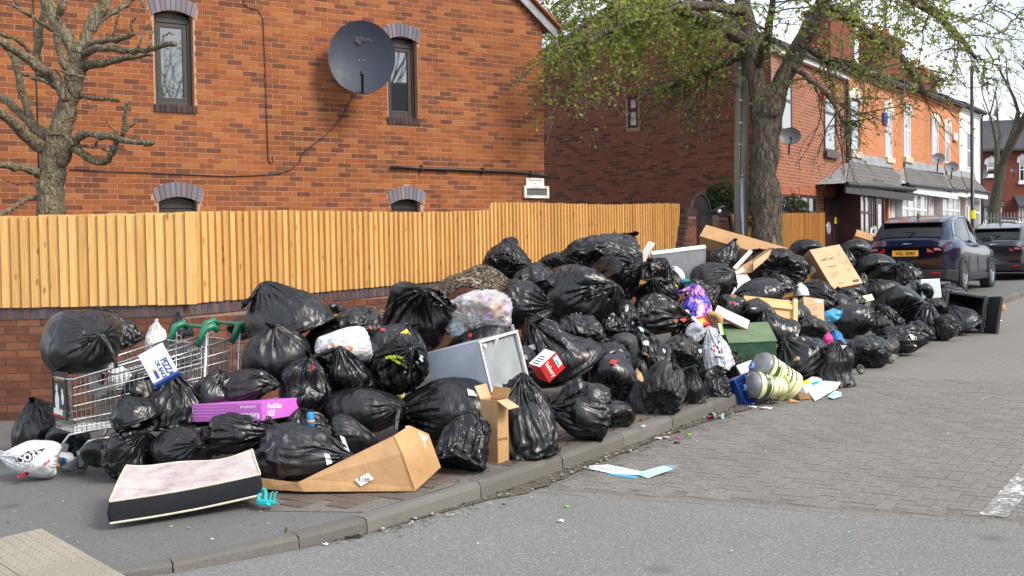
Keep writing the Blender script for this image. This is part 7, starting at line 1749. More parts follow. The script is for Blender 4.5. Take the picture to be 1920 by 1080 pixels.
for q in (((1196, 486), (1216, 452), (1229, 456), (1209, 490)), ((1190, 482), (1198, 477), (1214, 488), (1206, 494))):
    w = [P(x, y, zw + (.0 if i < 2 else .03)) for i, (x, y) in enumerate(q)]; MB().prism(w, (0, .025, -.005)).build('strip', M_WHITE, wp, world=True, bevel=.004)
# green box
GMx, la, lb, lc = boxframe((1367, 642), surf(1400, 640) - .1, (1454, 638), (1354, 606), (1367, 690))
gb = thing('green_box', 'dull green painted box standing in the heap behind the oil tubs', 'box', GMx)
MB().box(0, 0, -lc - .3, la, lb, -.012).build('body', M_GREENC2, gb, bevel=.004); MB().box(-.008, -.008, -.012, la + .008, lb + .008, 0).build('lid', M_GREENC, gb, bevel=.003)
WM_, la, lb = panel((1339, 587), (1401, 617), (1346, 572), surf(1370, 590) - .15, -.06, .28)
wb = thing('white_board', 'flaking white painted board lying across the green box', 'board', WM_); MB().box(0, 0, -.03, la, lb, -.003).build('core', M_CARD2, wb, bevel=.002); MB().box(0.002, .002, -.003, la - .002, lb - .002, 0).build('painted_face', M_WHITED, wb)
# plywood drawer front, tan carton
DM_, la, lb = panel((1394, 613), (1493, 624), (1388, 553), surf(1440, 590) - .08, .08, .10)
dw = thing('plywood_drawer', 'upended plywood drawer base with a batten along its top and side', 'drawer', DM_)
MB().box(0, 0, -.012, la, lb, 0).build('panel', M_PLY, dw, bevel=.002); MB().box(la - .055, 0, 0, la, lb * 1.04, .045).build('batten', M_PLY, dw, bevel=.003); MB().box(la * .42, lb * .70, 0, la - .057, lb * .86, .03).build('batten', M_PLY, dw, bevel=.003); MB().box(0, -.01, -.07, .02, lb, -.013).build('side', M_PLY, dw); MB().box(la - .03, -.01, -.12, la, lb, -.013).build('side', M_PLY, dw)
TMx, la, lb = panel((1507, 605), (1546, 610), (1492, 554), surf(1520, 580) - .25, .04, .10)
tc_ = thing('tan_carton', 'closed tan carton standing on end beside the plywood drawer', 'cardboard box', TMx, 'cardboard boxes in the rubbish heap')
MB().box(0, 0, -.14, la, lb, 0).build('box', M_CARD3, tc_, bevel=.004); MB().box(la * .55, lb * .84, 0, la * .9, lb * .95, .0015).build('label', M_PAPER, tc_); lines(tc_, M_INKBR, la * .3, lb * .72, la * .4, 3, .03, .0016, .006, 4); lines(tc_, M_INKBR, la * .42, lb * .3, la * .25, 4, .02, .0016, .014, 14)
filmbag(1488, 527, 1516, 556, 's', 'u', M_PAPER, 'crumpled white paper on top of the tan carton', 'paper', 'paper')
# brown box and chair frame near the porch
hb = TW(26.6, 7.9, .12); HM, la, lb, lc = boxframe((1600, 446), 27.0, (1630, 456), (1597, 458), (1606, 430))
hb_ = thing('brown_box', 'brown cardboard box on the pile near the maroon porch', 'cardboard box', HM, 'cardboard boxes in the rubbish heap'); MB().box(0, 0, -lc, la, lb, 0).build('box', M_CARD, hb_, bevel=.005)
for q in range(2): MB().box(la * (.2 + .3 * q), lb * .4, 0, la * (.36 + .3 * q), lb * .55, .003).build('print', M_INKBR, hb_)
cf = thing('chair_frame', 'white metal chair frame between the brown box and the navy car', 'chair', P(1638, 455, 26.8)); m = MB()
for q in (((1630, 455), (1633, 428), (1640, 424), (1644, 436)), ((1644, 436), (1630, 446), (1644, 456)), ((1632, 436), (1642, 444)), ((1641, 425), (1640, 456))): m.tube([P(x, y, 26.8) for x, y in q], .016, 6)
m.build('frame', M_WHITE, cf, world=True); MB().tube([P(1632, 455, 26.7), P(1634, 430, 27.0), P(1643, 427, 27.2)], .016, 6).build('back_rail', M_WHITE, cf, world=True)
# pale blue box by the bin
lx = thing('blue_white_box', 'pale blue and white carton standing between the heap and the car bumper', 'cardboard box', None); M_, la, lb = panel((1730, 560), (1766, 558), (1727, 524), 17.6, .15, .03); lx.matrix_world = M_
MB().box(0, 0, -.2, la, lb, 0).build('box', plain('pale_blue_card', (.55, .64, .68), .6, .15), lx, bevel=.004); MB().box(0.005, lb - .03, .0, la - .005, lb, .003).build('lid_edge', M_PAPER, lx); lines(lx, M_INKB, la * .2, lb * .4, la * .5, 3, .03, .0016, .006, 5)

# ---------------------------------------------------------------- soft things on the heap
cl = filmbag(832, 536, 966, 644, (-.12,), 'b', M_CLEARFILM, 'large clear plastic bag full of cardboard and purple packets on the grey appliance', 'clear bag', 'clear_bag')
Zc = depth(cl.location) 
for (q, mt_, dz_) in ((((868, 600), (880, 585), (905, 600), (898, 628)), M_PAPER, .0), (((882, 560), (892, 545), (918, 575), (905, 592)), M_CARD2, .02), (((900, 552), (912, 550), (922, 590), (912, 600)), M_PURPLE, .05), (((905, 595), (917, 592), (925, 630), (914, 632)), M_PURPLE, 0), (((942, 575), (956, 560), (960, 585), (950, 592)), M_PURPLE, .04), (((920, 570), (938, 560), (945, 590), (928, 596)), M_ORANGE, .06), (((845, 575), (868, 572), (866, 592), (848, 598)), M_CARD2, .03), (((850, 600), (868, 605), (872, 630), (846, 628)), M_PAPERB, 0), (((925, 600), (955, 595), (950, 622), (926, 628)), M_PAPER, .05), (((870, 552), (886, 550), (884, 575), (868, 570)), M_PAPER, .05)):
    w = [P(x, y, Zc - .16 + dz_ * 1.5 + (.02 if i % 2 else 0)) for i, (x, y) in enumerate(q)]; MB().prism(w, (0, .03, .0)).build('packet', mt_, cl, world=True)
wt = filmbag(590, 610, 696, 676, (-.05,), 'L', M_WHITEFILM, 'open white carrier with food scraps sitting on a black bag')
fw_m = Mt('food_scraps'); v = fw_m.coord(); n_ = fw_m.noise(v, 28, 4, .7); fw_m.set(fw_m.ramp(n_, [(.3, (.30, .05, .03)), (.45, (.45, .22, .12)), (.55, (.62, .50, .40)), (.7, (.55, .30, .04))]), .6, fw_m.bump(n_, .8, .02))
Zw = depth(wt.location); m = MB(); pr_ = random.Random(8)
for _ in range(40):
    x, y = pr_.uniform(614, 658), pr_.uniform(650, 668); 
    p = P(x, y, Zw - .20 + pr_.uniform(-.01, .01)); s_ = pr_.uniform(.010, .022); m.box(-s_, -s_, -s_, s_, s_, s_, Matrix.Translation(p) @ Matrix.Rotation(pr_.uniform(0, 3), 4, 'X') @ Matrix.Rotation(pr_.uniform(0, 3), 4, 'Z'))
setp(m.build('food_scraps', fw_m.m, wt, world=True), kind='stuff')
# patterned rug folded into an arch
rg_ = Mt('patterned_rug'); v = rg_.coord(); n_ = rg_.noise(v, 6, 1.2, .4, 2.0); bnd = rg_.math('SINE', rg_.math('MULTIPLY', n_, 34.0)); f_ = rg_.rng(bnd, .70, .9, 0, 1); n2_ = rg_.noise(v, 200, 2); rg_.set(rg_.mix(f_, (.018, .014, .012), rg_.mix(rg_.noise(v, 5, 2), (.40, .31, .22), (.28, .18, .10))), .95, rg_.bump(n2_, .8, .006)); M_RUG = rg_.m
Zr = 11.6; rugp = [(793, 548), (812, 536), (840, 520), (868, 508), (898, 505), (925, 514), (946, 532)]; rg0 = thing('patterned_rug', 'dark patterned rug folded into an arch on top of the heap below the fence', 'rug', P(870, 530, Zr)); Mi = wmat(rg0).inverted()
rl_ = jitter([P(x, y, Zr + .02 * i) for i, (x, y) in enumerate(rugp)], .004, 5, 2); k = len(rl_)
def rug(u, v): 
    i = u * (k - 1); a_ = int(min(k - 2, i)); q = rl_[a_].lerp(rl_[a_ + 1], i - a_); return Mi @ (q + Vector((-.05, -.06, -.19)) * (1 - v) ** 1.5 + Vector((.06, .55, .02)) * v + Vector((0, 0, .015 * math.sin(u * 14 + v * 5))))
sheet_grid('pile', rug, k, 14, M_RUG, rg0, .02)
rg1 = thing('patterned_rug', 'piece of beige patterned rug lying low against the wall behind the yellow strip', 'rug', P(690, 585, 12.6)); Mi1 = wmat(rg1).inverted()
sheet_grid('pile', lambda u, v: Mi1 @ (P(lerp(640, 722, u), lerp(592, 574, math.sin(math.pi * (.15 + .7 * u)) * 1.0) + v * 18, 12.4 + (1 - v) * .3)), 20, 6, M_RUG, rg1, .02)
# yellow ties as parts of their bags
def tie(key, paths, r=.0045, mat=None):
    o = BY[key]; Z = depth(o.location)
    for pts, dz_ in paths:
        w = jitter([P(x, y, Z + dz_) for x, y in pts], .003, 4, 3); m = MB(); vs = []
        for i, p in enumerate(w): vs += [p + Vector((0, 0, .010)), p - Vector((0, 0, .010)) + Vector((.006, 0, 0))]
        m.add(vs, [(2 * i, 2 * i + 1, 2 * i + 3, 2 * i + 2) for i in range(len(w) - 1)]); t_ = m.build('drawstring', mat or M_YTIE, o, world=True); wrap(t_.data, wmat(t_), o, .012); s = t_.modifiers.new('solid', 'SOLIDIFY'); s.thickness = .003
k1 = 'crumpled bag tied with a yellow drawstring bow at its mouth'; tie(k1, [([(722, 671), (735, 668), (752, 672), (768, 685)], -.26), ([(768, 685), (752, 682), (738, 676), (728, 668)], -.27), ([(728, 668), (745, 678), (766, 688)], -.28)])
k2 = 'low black bag with a loop of yellow drawstring on its top'; tie(k2, [([(741, 645), (748, 630), (762, 620), (770, 632), (778, 650), (790, 675)], -.22), ([(741, 645), (752, 640), (760, 628), (763, 620)], -.22)])
k3 = 'big bag lying on its side with its pointed bottom corner towards the grey appliance'; tie(k3, [([(742, 780), (746, 760), (757, 738)], -.26), ([(740, 782), (750, 765), (752, 742)], -.27), ([(742, 780), (756, 782)], -.26)])
k4 = 'small bag with a yellow-green strip on its right side near the freezer lid'; tie(k4, [([(1264, 530), (1270, 540), (1274, 556)], -.16)])
k5 = 'low dull bag with a yellow strip sticking out at the back left'; o5 = BY[k5]; Z5 = depth(o5.location); MB().prism([P(x, y, Z5 + .02) for x, y in ((622, 594), (658, 584), (660, 588), (625, 600))], (0, .03, .01)).build('yellow_strip', M_YELLOW, o5, world=True)
k6 = 'torn navy tinted bag lying in the flattened cardboard box with white showing through'; o6 = BY[k6]; Z6 = depth(o6.location)
decal(o6, 'torn_patch', M_PAPER, ((608, 850), (617, 852), (623, 868), (613, 872)), Z6); decal(o6, 'torn_patch', M_PAPER, ((637, 816), (646, 820), (656, 848), (646, 842)), Z6)
# flap on the faded bag
k7 = 'faded grey bag with a round disc-like flap in the middle of the heap'; o7 = BY[k7]; MB().lathe([(.085, -.004), (.08, .004), (.02, .007)], 28, Matrix.Translation(P(1150, 655, depth(o7.location) - .16)) @ RX(78) @ Matrix.Diagonal((1, .8, 1, 1))).build('flap', M_BAGG, o7, world=True, smooth=True)
# colourful things in the middle
pb = filmbag(1272, 536, 1334, 598, (-.15,), 'ul', None, 'x') if False else None
a = Mt('purple_blue_foil'); v = a.coord(); n_ = a.noise(v, 6, 2, .4, 1.0); a.set(a.ramp(n_, [(.40, (.08, .06, .42)), (.47, (.07, .05, .38)), (.50, (.62, .22, .62)), (.56, (.70, .35, .68)), (.60, (.72, .70, .78))], True), .25, a.bump(a.noise(v, 12, 4, .6, 1.5), .6, .03)); M_FOIL = a.m
bag(1270, 534, 1336, 600, (-.15,), 'u', 's', 'crumpled purple and blue printed plastic bag in the middle of the heap', None, None, 'plastic_bag', 'plastic bag', M_FOIL)
def smallbox(name, label, cat, V, Z, a_, b_, c_, mat, bevel=.002):
    M, la, lb, lc = boxframe(V, Z, a_, b_, c_); t = thing(name, label, cat, M); MB().box(0, 0, -lc, la, lb, 0).build('box', mat, t, bevel=bevel); return t, la, lb, lc
t_, la, lb, _ = slab('food_packet', 'red and yellow crisp packet box below the purple plastic bag', 'packet', (1310, 613), (1333, 607), (1303, 596), surf(1315, 605) - .22, .03, .08, .04, M_RED, 'box'); MB().box(la * .2, lb * .25, 0, la * .75, lb * .8, .001).build('print', M_ORANGE, t_); MB().box(la * .35, lb * .4, .001, la * .6, lb * .7, .002).build('print', M_YELLOW, t_)
filmbag(1320, 586, 1354, 616, (-.12,), 'b', M_CARD, 'crumpled brown paper bag beside the flaking white board', 'paper bag', 'paper_bag')
slab('card_strip', 'pale card strip leaning left of the red crisp packet', 'card', (1296, 596), (1316, 612), (1299, 592), surf(1305, 603) - .25, 0, .02, .01, M_WHITED); st_ = thing('black_stick', 'thin black stick leaning over the brown paper bag', 'stick', P(1332, 600, surf(1332, 600) - .3)); MB().tube([P(1325, 588, surf(1332, 600) - .28), P(1337, 611, surf(1332, 600) - .35)], .008, 6).build('shaft', M_BLACKP, st_, world=True)
for (x0, y0, x1, y1, lb_) in ((1286, 604, 1320, 640, 'crumpled clear plastic tray left of the white printed carrier'), (1312, 612, 1346, 630, 'flattened clear plastic punnet above the white printed carrier')): filmbag(x0, y0, x1, y1, (-.2,), 'b', M_PET, lb_, 'plastic tray', 'plastic_tray')
pt_ = thing('plastic_cup', 'clear plastic cup base among the trays left of the white printed carrier', 'cup', Matrix.Translation(P(1308, 632, surf(1308, 632) - .32)) @ RX(70)); MB().lathe([(.045, -.03), (.045, .0), (.03, .004), (.026, -.004), (.01, .0)], 24).build('cup', M_PET, pt_, smooth=True)
cw = filmbag(1306, 616, 1368, 704, (-.22,), 'ul', M_WHITEFILM, 'white carrier bag with blue and red printing hanging above the kerb'); Zc2 = depth(cw.location) - .20
cm = wmat(cw).inverted() @ frame(P(1349, 670, Zc2), RT, UP, -fw); txt('from', cw, cm @ RZ(174), .05, M_INKB, .95, .001)
pr_ = random.Random(6)
for i in range(9):
    a_ = math.pi * i / 8; txt('CRISPIEST'[i], cw, wmat(cw).inverted() @ frame(P(1347, 646, Zc2), RT, UP, -fw) @ T3(.105 * math.cos(a_), .085 * math.sin(a_), 0) @ RZ(math.degrees(a_) + 90), .03, M_INKB)
for x, y, w_, h_, mt_ in ((1343, 649, 4, 5, M_INKR), (1351, 652, 3, 11, M_INKR), (1336, 648, 5, 2, M_INKR), (1337, 656, 4, 3, M_INKR), (1346, 658, 4, 4, M_INKB), (1332, 653, 3, 3, M_INKB), (1345, 641, 3, 3, M_INKB)): decal(cw, 'print', mt_, ((x, y), (x + w_, y - 1), (x + w_ + 1, y + h_), (x + 1, y + h_ + 1)), Zc2)
sheet_o, la, lb, _ = slab('green_edged_card', 'white card with a lime green edge behind the white printed carrier', 'card', (1352, 628), (1358, 628), (1350, 606), surf(1354, 618) - .25, .05, .05, .012, M_WHITE); MB().box(la * .6, 0, .0, la, lb, .004).build('green_edge', plain('lime', (.20, .62, .03), .4, .05), sheet_o)
filmbag(1550, 616, 1586, 656, (-.15,), 'ul', M_BLUEFILM, 'bright blue plastic carrier beside the pink one in the right heap'); filmbag(1542, 622, 1562, 646, (-.22,), 'u', M_PINKFILM, 'small shocking pink plastic bag against the bright blue carrier'); filmbag(1546, 578, 1576, 606, (-.1,), 'r', plain('light_blue_film', (.10, .42, .75), .35, .15), 'light blue plastic scrap with an orange end above the colourful carriers')
filmbag(1252, 500, 1284, 530, (.05,), 'u', M_WHITEFILM, 'white and peach tissue poking up beside the freezer lid', 'tissue', 'tissue'); filmbag(1278, 522, 1296, 538, (-.05,), 'f', M_TEAL, 'small teal plastic scrap below the freezer lid', 'plastic scrap', 'plastic_scrap')
slab('green_white_packet', 'green and white packet edge showing in the right heap below the car', 'packet', (1622, 566), (1640, 562), (1620, 554), surf(1630, 560) - .1, .05, .05, .03, plain('mint_card', (.55, .68, .40), .5))
for i, (x0, y0, x1, y1) in enumerate(((1186, 690, 1206, 716),)): filmbag(x0, y0, x1, y1, (-.08,), 'u', M_CARD3, 'torn brown paper sticking out between the kerb bags', 'paper', 'paper')
# small teal plastic guard by the mattress
tg0 = G(500, 946, .125); tgd = thing('teal_plastic_scrap', 'broken teal plastic handle beside the mattress corner', 'plastic scrap', tg0); m = MB()
pts = jitter([P(x, y, depth(tg0) + d) for x, y, d in ((484, 946, .0), (486, 928, .05), (492, 917, .08), (498, 925, .06), (498, 940, .0), (504, 946, -.02), (516, 942, .02))], .002, 4, 1); m.tube(pts, [.012] * len(pts), 8); m.build('handle', M_TEAL, tgd, smooth=True, world=True)
m = MB(); m.hexa([tuple(tg0 + Vector(q)) for q in ((-.05, -.02, 0), (.05, -.02, 0), (.05, .04, 0), (-.05, .04, 0), (-.055, -.025, .035), (.055, -.025, .025), (.055, .045, .025), (-.055, .045, .035))]); m.build('cup', M_TEAL, tgd, world=True, bevel=.006)
for dx_ in (.03, .055): MB().tube([tg0 + Vector((dx_ - .01, 0, .02)), tg0 + Vector((dx_, .01, .07)), tg0 + Vector((dx_ + .012, .012, .078))], .006, 6).build('prong', M_TEAL, tgd, world=True)

# ---------------------------------------------------------------- on the road edge: oil tubs, crate, papers
M_TUBY = plain('tub_label_yellow', srgb(228, 227, 178), .4, .05, 8); M_TUBG = plain('tub_label_green', (.035, .085, .02), .4, .08); M_PETD = plain('clear_tub_end', (.20, .21, .22), .08, .3, 6, .006)
def tub(label, pc, axis, L, r, crush=0.0, words=()):
    ex = axis.normalized(); ez = Vector((0, 0, 1)); M = frame(pc, (ez.cross(ex)), ex.cross(ez.cross(ex)), ex)
    # local z along the axis from the open end; x to the side; y roughly up
    t = thing('oil_tub', label, 'tub', M, 'empty cooking oil tubs at the kerb')
    def wob(p, z): return Vector((p.x * (1 + crush * .35 * math.sin(z * 14)), p.y * (1 - crush * max(0, z / L)), p.z))
    def cyl(name, z0, z1, rr, mat, n=40, cap=False):
        m = MB(); k = 6; m.lathe([(rr, lerp(z0, z1, i / k)) for i in range(k + 1)], n, None, cap); m.v = [tuple(wob(Vector(v), v[2])) for v in m.v]; return m.build(name, mat, t, smooth=True)
    cyl('label_band', .035, L - .03, r, M_TUBY); cyl('rim', 0, .038, r * 1.03, M_TUBY); cyl('rim', L - .035, L, r * 1.02, M_TUBY)
    for z0, z1 in ((.05, .10), (.115, .125), (L * .62, L * .64), (L * .78, L * .80)): cyl('green_band', z0, z1, r * 1.004, M_TUBG)
    m = MB(); m.lathe([(r * .3, L), (r, L)], 40, None, True); m.build('base', M_TUBY, t)
    m = MB(); m.lathe([(r * 1.0, .004), (r * .97, -.03), (r * .85, -.06), (r * .5, -.075), (r * .12, -.078)], 36); m.build('clear_dome', M_PETD, t, smooth=True)
    MB().lathe([(.034, -.075), (.034, -.12), (.028, -.125), (.018, -.125), (.018, -.10)], 20, T3(r * .35, -r * .28, .02)).build('cap', plain('cap_blue', (.14, .28, .62), .3, .06), t, smooth=True)
    for body, z, ang, size, mt_ in words:
        def bend(v, z=z, ang=ang): return Vector((0, 0, 0))
        a0 = math.radians(ang); o = txt(body, t, Matrix.Identity(4), size, mt_, .9, .0012, bend=(z, a0, r * 1.006)) 
    return t
g1 = G(1462, 752, 0.005); ax1 = (P(1488, 727, depth(g1) + .14) - P(1428, 686, depth(g1) - .06)); rt1 = .155
tub('larger cooking oil tub with pale yellow label lying on its side at the kerb', P(1430, 688, depth(g1) - .05), ax1, .42, rt1, 0.0, (('RAPESEED', .21, 48, .05, M_INK), ('COOKING OIL', .27, 48, .045, M_INK), ('LONGER LIFE', .335, 40, .025, M_TUBG), ('Olympic', .075, 40, .032, M_INKW)))
g2 = G(1440, 756, .005); tub('smaller crushed oil tub with clear domed end in front of the larger tub', P(1416, 722, depth(g2) - .08), Vector((.93, .30, -.12)), .30, .135, .35, (('RAPESEED', .15, 40, .03, M_TUBG), ('Olympic', .075, 40, .025, M_INKW)))
# blue crate
CM, la, lb = panel((1402, 762), (1424, 756), (1374, 711), depth(G(1405, 762)) , .10, .04); cr = thing('blue_crate', 'blue plastic lattice crate tipped on its side against the kerb', 'crate', CM)
CM2, la, lb = CM, .0, .0
M_, la, lb = panel((1402, 763), (1376, 712), (1424, 757), depth(G(1405, 762)), .02, .12); cr.matrix_world = M_
m = MB(); ring(m, 0, la, 0, lb, .012, -.012, 0); m.build('rim', M_BLUEP, cr)
m = MB(); n = 9
for i in range(1, n): m.box(la * i / n - .003, .012, -.008, la * i / n + .003, lb - .012, -.002)
for j in range(1, 5): m.box(.012, lb * j / 5 - .003, -.0095, la - .012, lb * j / 5 + .003, -.0025)
m.build('lattice', M_BLUEP, cr)
for nm, q in (('side', (0, 0, -.20, la, .006, -.012)), ('side', (0, lb - .006, -.20, la, lb, -.012)), ('end', (0, .006, -.20, .006, lb - .006, -.012)), ('end', (la - .006, .006, -.20, la, lb - .006, -.012))): MB().box(*q).build(nm, M_BLUEP, cr)
txt('BB', cr, ortho(Matrix.Identity(4)) @ T3(la * .25, lb * .5, .002) @ RZ(20), .03, M_INKW)
foam = slab('foam_lid', 'dirty white polystyrene lid leaning behind the blue crate', 'lid', (1390, 702), (1423, 690), (1386, 683), depth(G(1400, 752)) + .2, .08, .06, .03, M_WHITED)
# papers
def paper(label, pts, mat, lift=0.01, name='paper_sheet', cat='paper', fold=None, off=0.0):
    w = [G(x, y, off + lift + dz_) for x, y, dz_ in pts]; t = thing(name, label, cat, w[0]); o = MB().poly(w).build('sheet', mat, t, world=True); s = o.modifiers.new('solid', 'SOLIDIFY'); s.thickness = .004; s.offset = 1; return t, w
t_, w = paper('large white printed delivery sheet lying on the road edge', [(1512, 731, .0), (1528, 752, .0), (1570, 728, .02), (1576, 718, .05), (1563, 706, .07), (1540, 716, .06)], M_PAPER, .01)
cM = wmat(t_).inverted() @ frame(G(1546, 731, .035), w[2] - w[1], (w[0] - w[1])); txt('TT', t_, cM @ T3(.02, .05, .012), .09, M_INK); lines(t_, M_INK, -.12, .02, .1, 4, .025, .014, .006, 5, cM)
t_, w = paper('white sheet with yellow and teal labels behind the delivery sheet', [(1497, 735, .0), (1512, 738, .0), (1540, 716, .05), (1550, 708, .08), (1522, 707, .10), (1502, 720, .08)], M_PAPER, .012)
for q, mt_ in ((((1502, 717), (1516, 712), (1518, 718), (1504, 723)), M_YELLOW), (((1520, 719), (1535, 714), (1537, 718), (1524, 724)), M_TEAL)): stick(t_, 'label', mt_, (w[1], w[2], w[5]), q, .006)
paper('torn flap of brown card under the white sheets', [(1486, 746, 0), (1500, 750, .0), (1522, 748, .0), (1516, 738, .04), (1496, 737, .05)], M_CARD2, .006, 'card_flap', 'card'); paper('flattened pale blue bottle beside the delivery sheet', [(1551, 744, .0), (1562, 748, .0), (1578, 743, .0), (1577, 736, .02), (1565, 733, .03)], M_PAPERB, .015, 'flat_bottle', 'bottle')
ic = thing('ice_cream_cone', 'broken ice cream cone lying on the road below the brown card', 'cone', G(1483, 752, .02)); MB().tube([G(1481, 752, .02), G(1499, 754, .012)], [.024, .004], 14).build('cone', plain('wafer', (.55, .30, .10), .8, .2), ic, world=True)
# flattened blue and white carton on the road
fl0 = [G(x, y, h) for x, y, h in ((1096, 877, .01), (1106, 873, .02), (1140, 871, .03), (1204, 884, .03), (1243, 873, .05), (1270, 872, .06), (1262, 879, .03), (1214, 896, .01), (1196, 890, .01), (1150, 888, .008))]
fcb = thing('flattened_carton', 'flattened blue and white carton lying on the block paved road', 'cardboard', fl0[0]); 
for nm, idx, mt_ in (('panel', (0, 1, 2, 3, 8, 9), M_PAPER), ('panel', (3, 4, 5, 6, 7, 8), M_PAPERB)):
    o = MB().poly([fl0[i] for i in idx]).build(nm, mt_, fcb, world=True); s = o.modifiers.new('solid', 'SOLIDIFY'); s.thickness = .004; s.offset = 1
o = MB().poly([G(x, y, .004) for x, y in ((1137, 889), (1150, 886), (1196, 893), (1192, 897))]).build('panel', plain('carton_blue', (.05, .38, .58), .5), fcb, world=True); s = o.modifiers.new('solid', 'SOLIDIFY'); s.thickness = .003; s.offset = 1
stick(fcb, 'print', M_PAPERB, (fl0[0], fl0[2], fl0[8]), ((1120, 878), (1150, 876), (1185, 885), (1150, 884)), .008); stick(fcb, 'print', M_PAPERB, (fl0[0], fl0[2], fl0[8]), ((1102, 876), (1112, 875), (1118, 878), (1106, 879)), .008)
# bottle, cup and clear bottle in the gutter
def lying(name, label, cat, a_, b_, prof, mat, r_off=0):
    A_, B_ = G(*a_, r_off), G(*b_, r_off); d = (B_ - A_); t = thing(name, label, cat, frame(A_, Vector((0, 0, 1)).cross(d), d.cross(Vector((0, 0, 1)).cross(d)), d)); L_ = d.length; MB().lathe([(r, z * L_) for r, z in prof], 20).build('body', mat, t, smooth=True); return t, L_
t_, L_ = lying('sauce_bottle', 'black bottle with a pink cap lying in the gutter', 'bottle', (1330, 781), (1363, 774), [(.008, 0), (.012, .1), (.03, .2), (.034, .3), (.034, .95), (.028, 1)], M_BLACKP, .035); MB().lathe([(.0345, L_ * .45), (.0345, L_ * .85)], 20, None, False).build('label', plain('bottle_label', (.30, .31, .33), .5, .4, 40), t_); MB().lathe([(.006, -.03), (.013, -.005), (.013, .01)], 14).build('cap', M_PINKFILM, t_)
lying('paper_cup', 'white paper cup lying in the gutter beside the black bottle', 'cup', (1372, 775), (1386, 775), [(.03, 0), (.034, .2), (.040, .95), (.042, 1), (.036, 1), (.03, .3)], M_WHITE, .035); lying('clear_bottle', 'flattened clear blue bottle in front of the white cup in the gutter', 'bottle', (1352, 781), (1380, 783), [(.010, 0), (.03, .2), (.03, .9), (.02, 1)], plain('bottle_blue', (.35, .50, .58), .15, .2), .02)
ld = thing('round_lid', 'round black plastic lid on the road edge beside the bags', 'lid', Matrix.Translation(G(1614, 692, .06)) @ RX(70) @ RY(20)); MB().lathe([(.055, -.015), (.058, 0), (.05, .01), (.04, .004)], 24).build('lid', M_BLACKP, ld, smooth=True)
filmbag(1663, 664, 1684, 682, 'g', 'R', plain('grey_rag', (.22, .22, .21), .9, .2, 40), 'grey rag on the road just past the round black lid', 'rag', 'rag')
filmbag(1862, 560, 1886, 582, 'g', 'u', M_CARD, 'crumpled brown paper bag on the road beyond the overturned bin', 'paper bag', 'paper_bag'); paper('flat piece of white card on the road right of the overturned bin', [(1856, 603, 0), (1880, 602, 0), (1868, 597, .01), (1857, 595, .03)], M_PAPER, .01, 'card', 'card')
lying('green_can', 'small green can with a white end next to the overturned bin', 'can', (1792, 626), (1804, 627), [(.033, 0), (.033, .85), (.03, 1)], M_GREENP, .04)
# white carrier at the far left
lc_ = filmbag(2, 832, 110, 896, 'g', 'L', M_WHITEFILM, 'crumpled white carrier bag with black and red lettering at the left edge'); Zl = depth(lc_.location) - .16
tM = wmat(lc_).inverted() @ frame(P(52, 858, Zl), P(80, 845, Zl + .05) - P(30, 868, Zl), UP)
decal(lc_, 'print', M_INK, ((24, 866), (56, 866), (86, 840), (52, 846)), Zl); txt('ADORE', lc_, tM @ T3(-.01, .0, .004), .075, M_INKW, .85, .003); txt('SALES', lc_, tM @ T3(-.08, -.10, .006) @ RZ(-6), .03, M_INKR, 1.0, .002); txt('SALE', lc_, tM @ T3(.10, -.09, .006) @ RZ(12), .025, M_INKR, 1.0, .001)
bp_ = filmbag(98, 848, 138, 882, 'g', 'b', M_WHITEFILM, 'blue and white crisp packet between the carrier bag and the trolley castor', 'packet', 'crisp_packet'); Zp = depth(bp_.location) - .09; pM = wmat(bp_).inverted() @ frame(P(118, 866, Zp), RT, UP); txt('SH\nSP', bp_, pM @ RZ(-20), .035, plain('packet_blue', (.02, .25, .62), .5), .9, .004); MB().prism([pM @ Vector(q) for q in blob(-.035, -.02, .014, .014)], pM.to_3x3() @ Vector((0, 0, .002))).build('logo', M_ORANGE, bp_)
lying('white_tub', 'tiny white dessert pot lying between the carrier bag and the crisp packet', 'pot', (94, 880), (108, 878), [(.018, 0), (.022, .6), (.024, 1)], M_WHITE, .02)
q6 = decal(cb, 'print', M_MAROONP, ((182, 716), (191, 724), (214, 690), (192, 688)), depth(cb.location) - .20); cM = wmat(cb).inverted() @ frame(P(198, 703, depth(cb.location) - .203), P(208, 690, 0) - P(190, 715, 0), UP); 

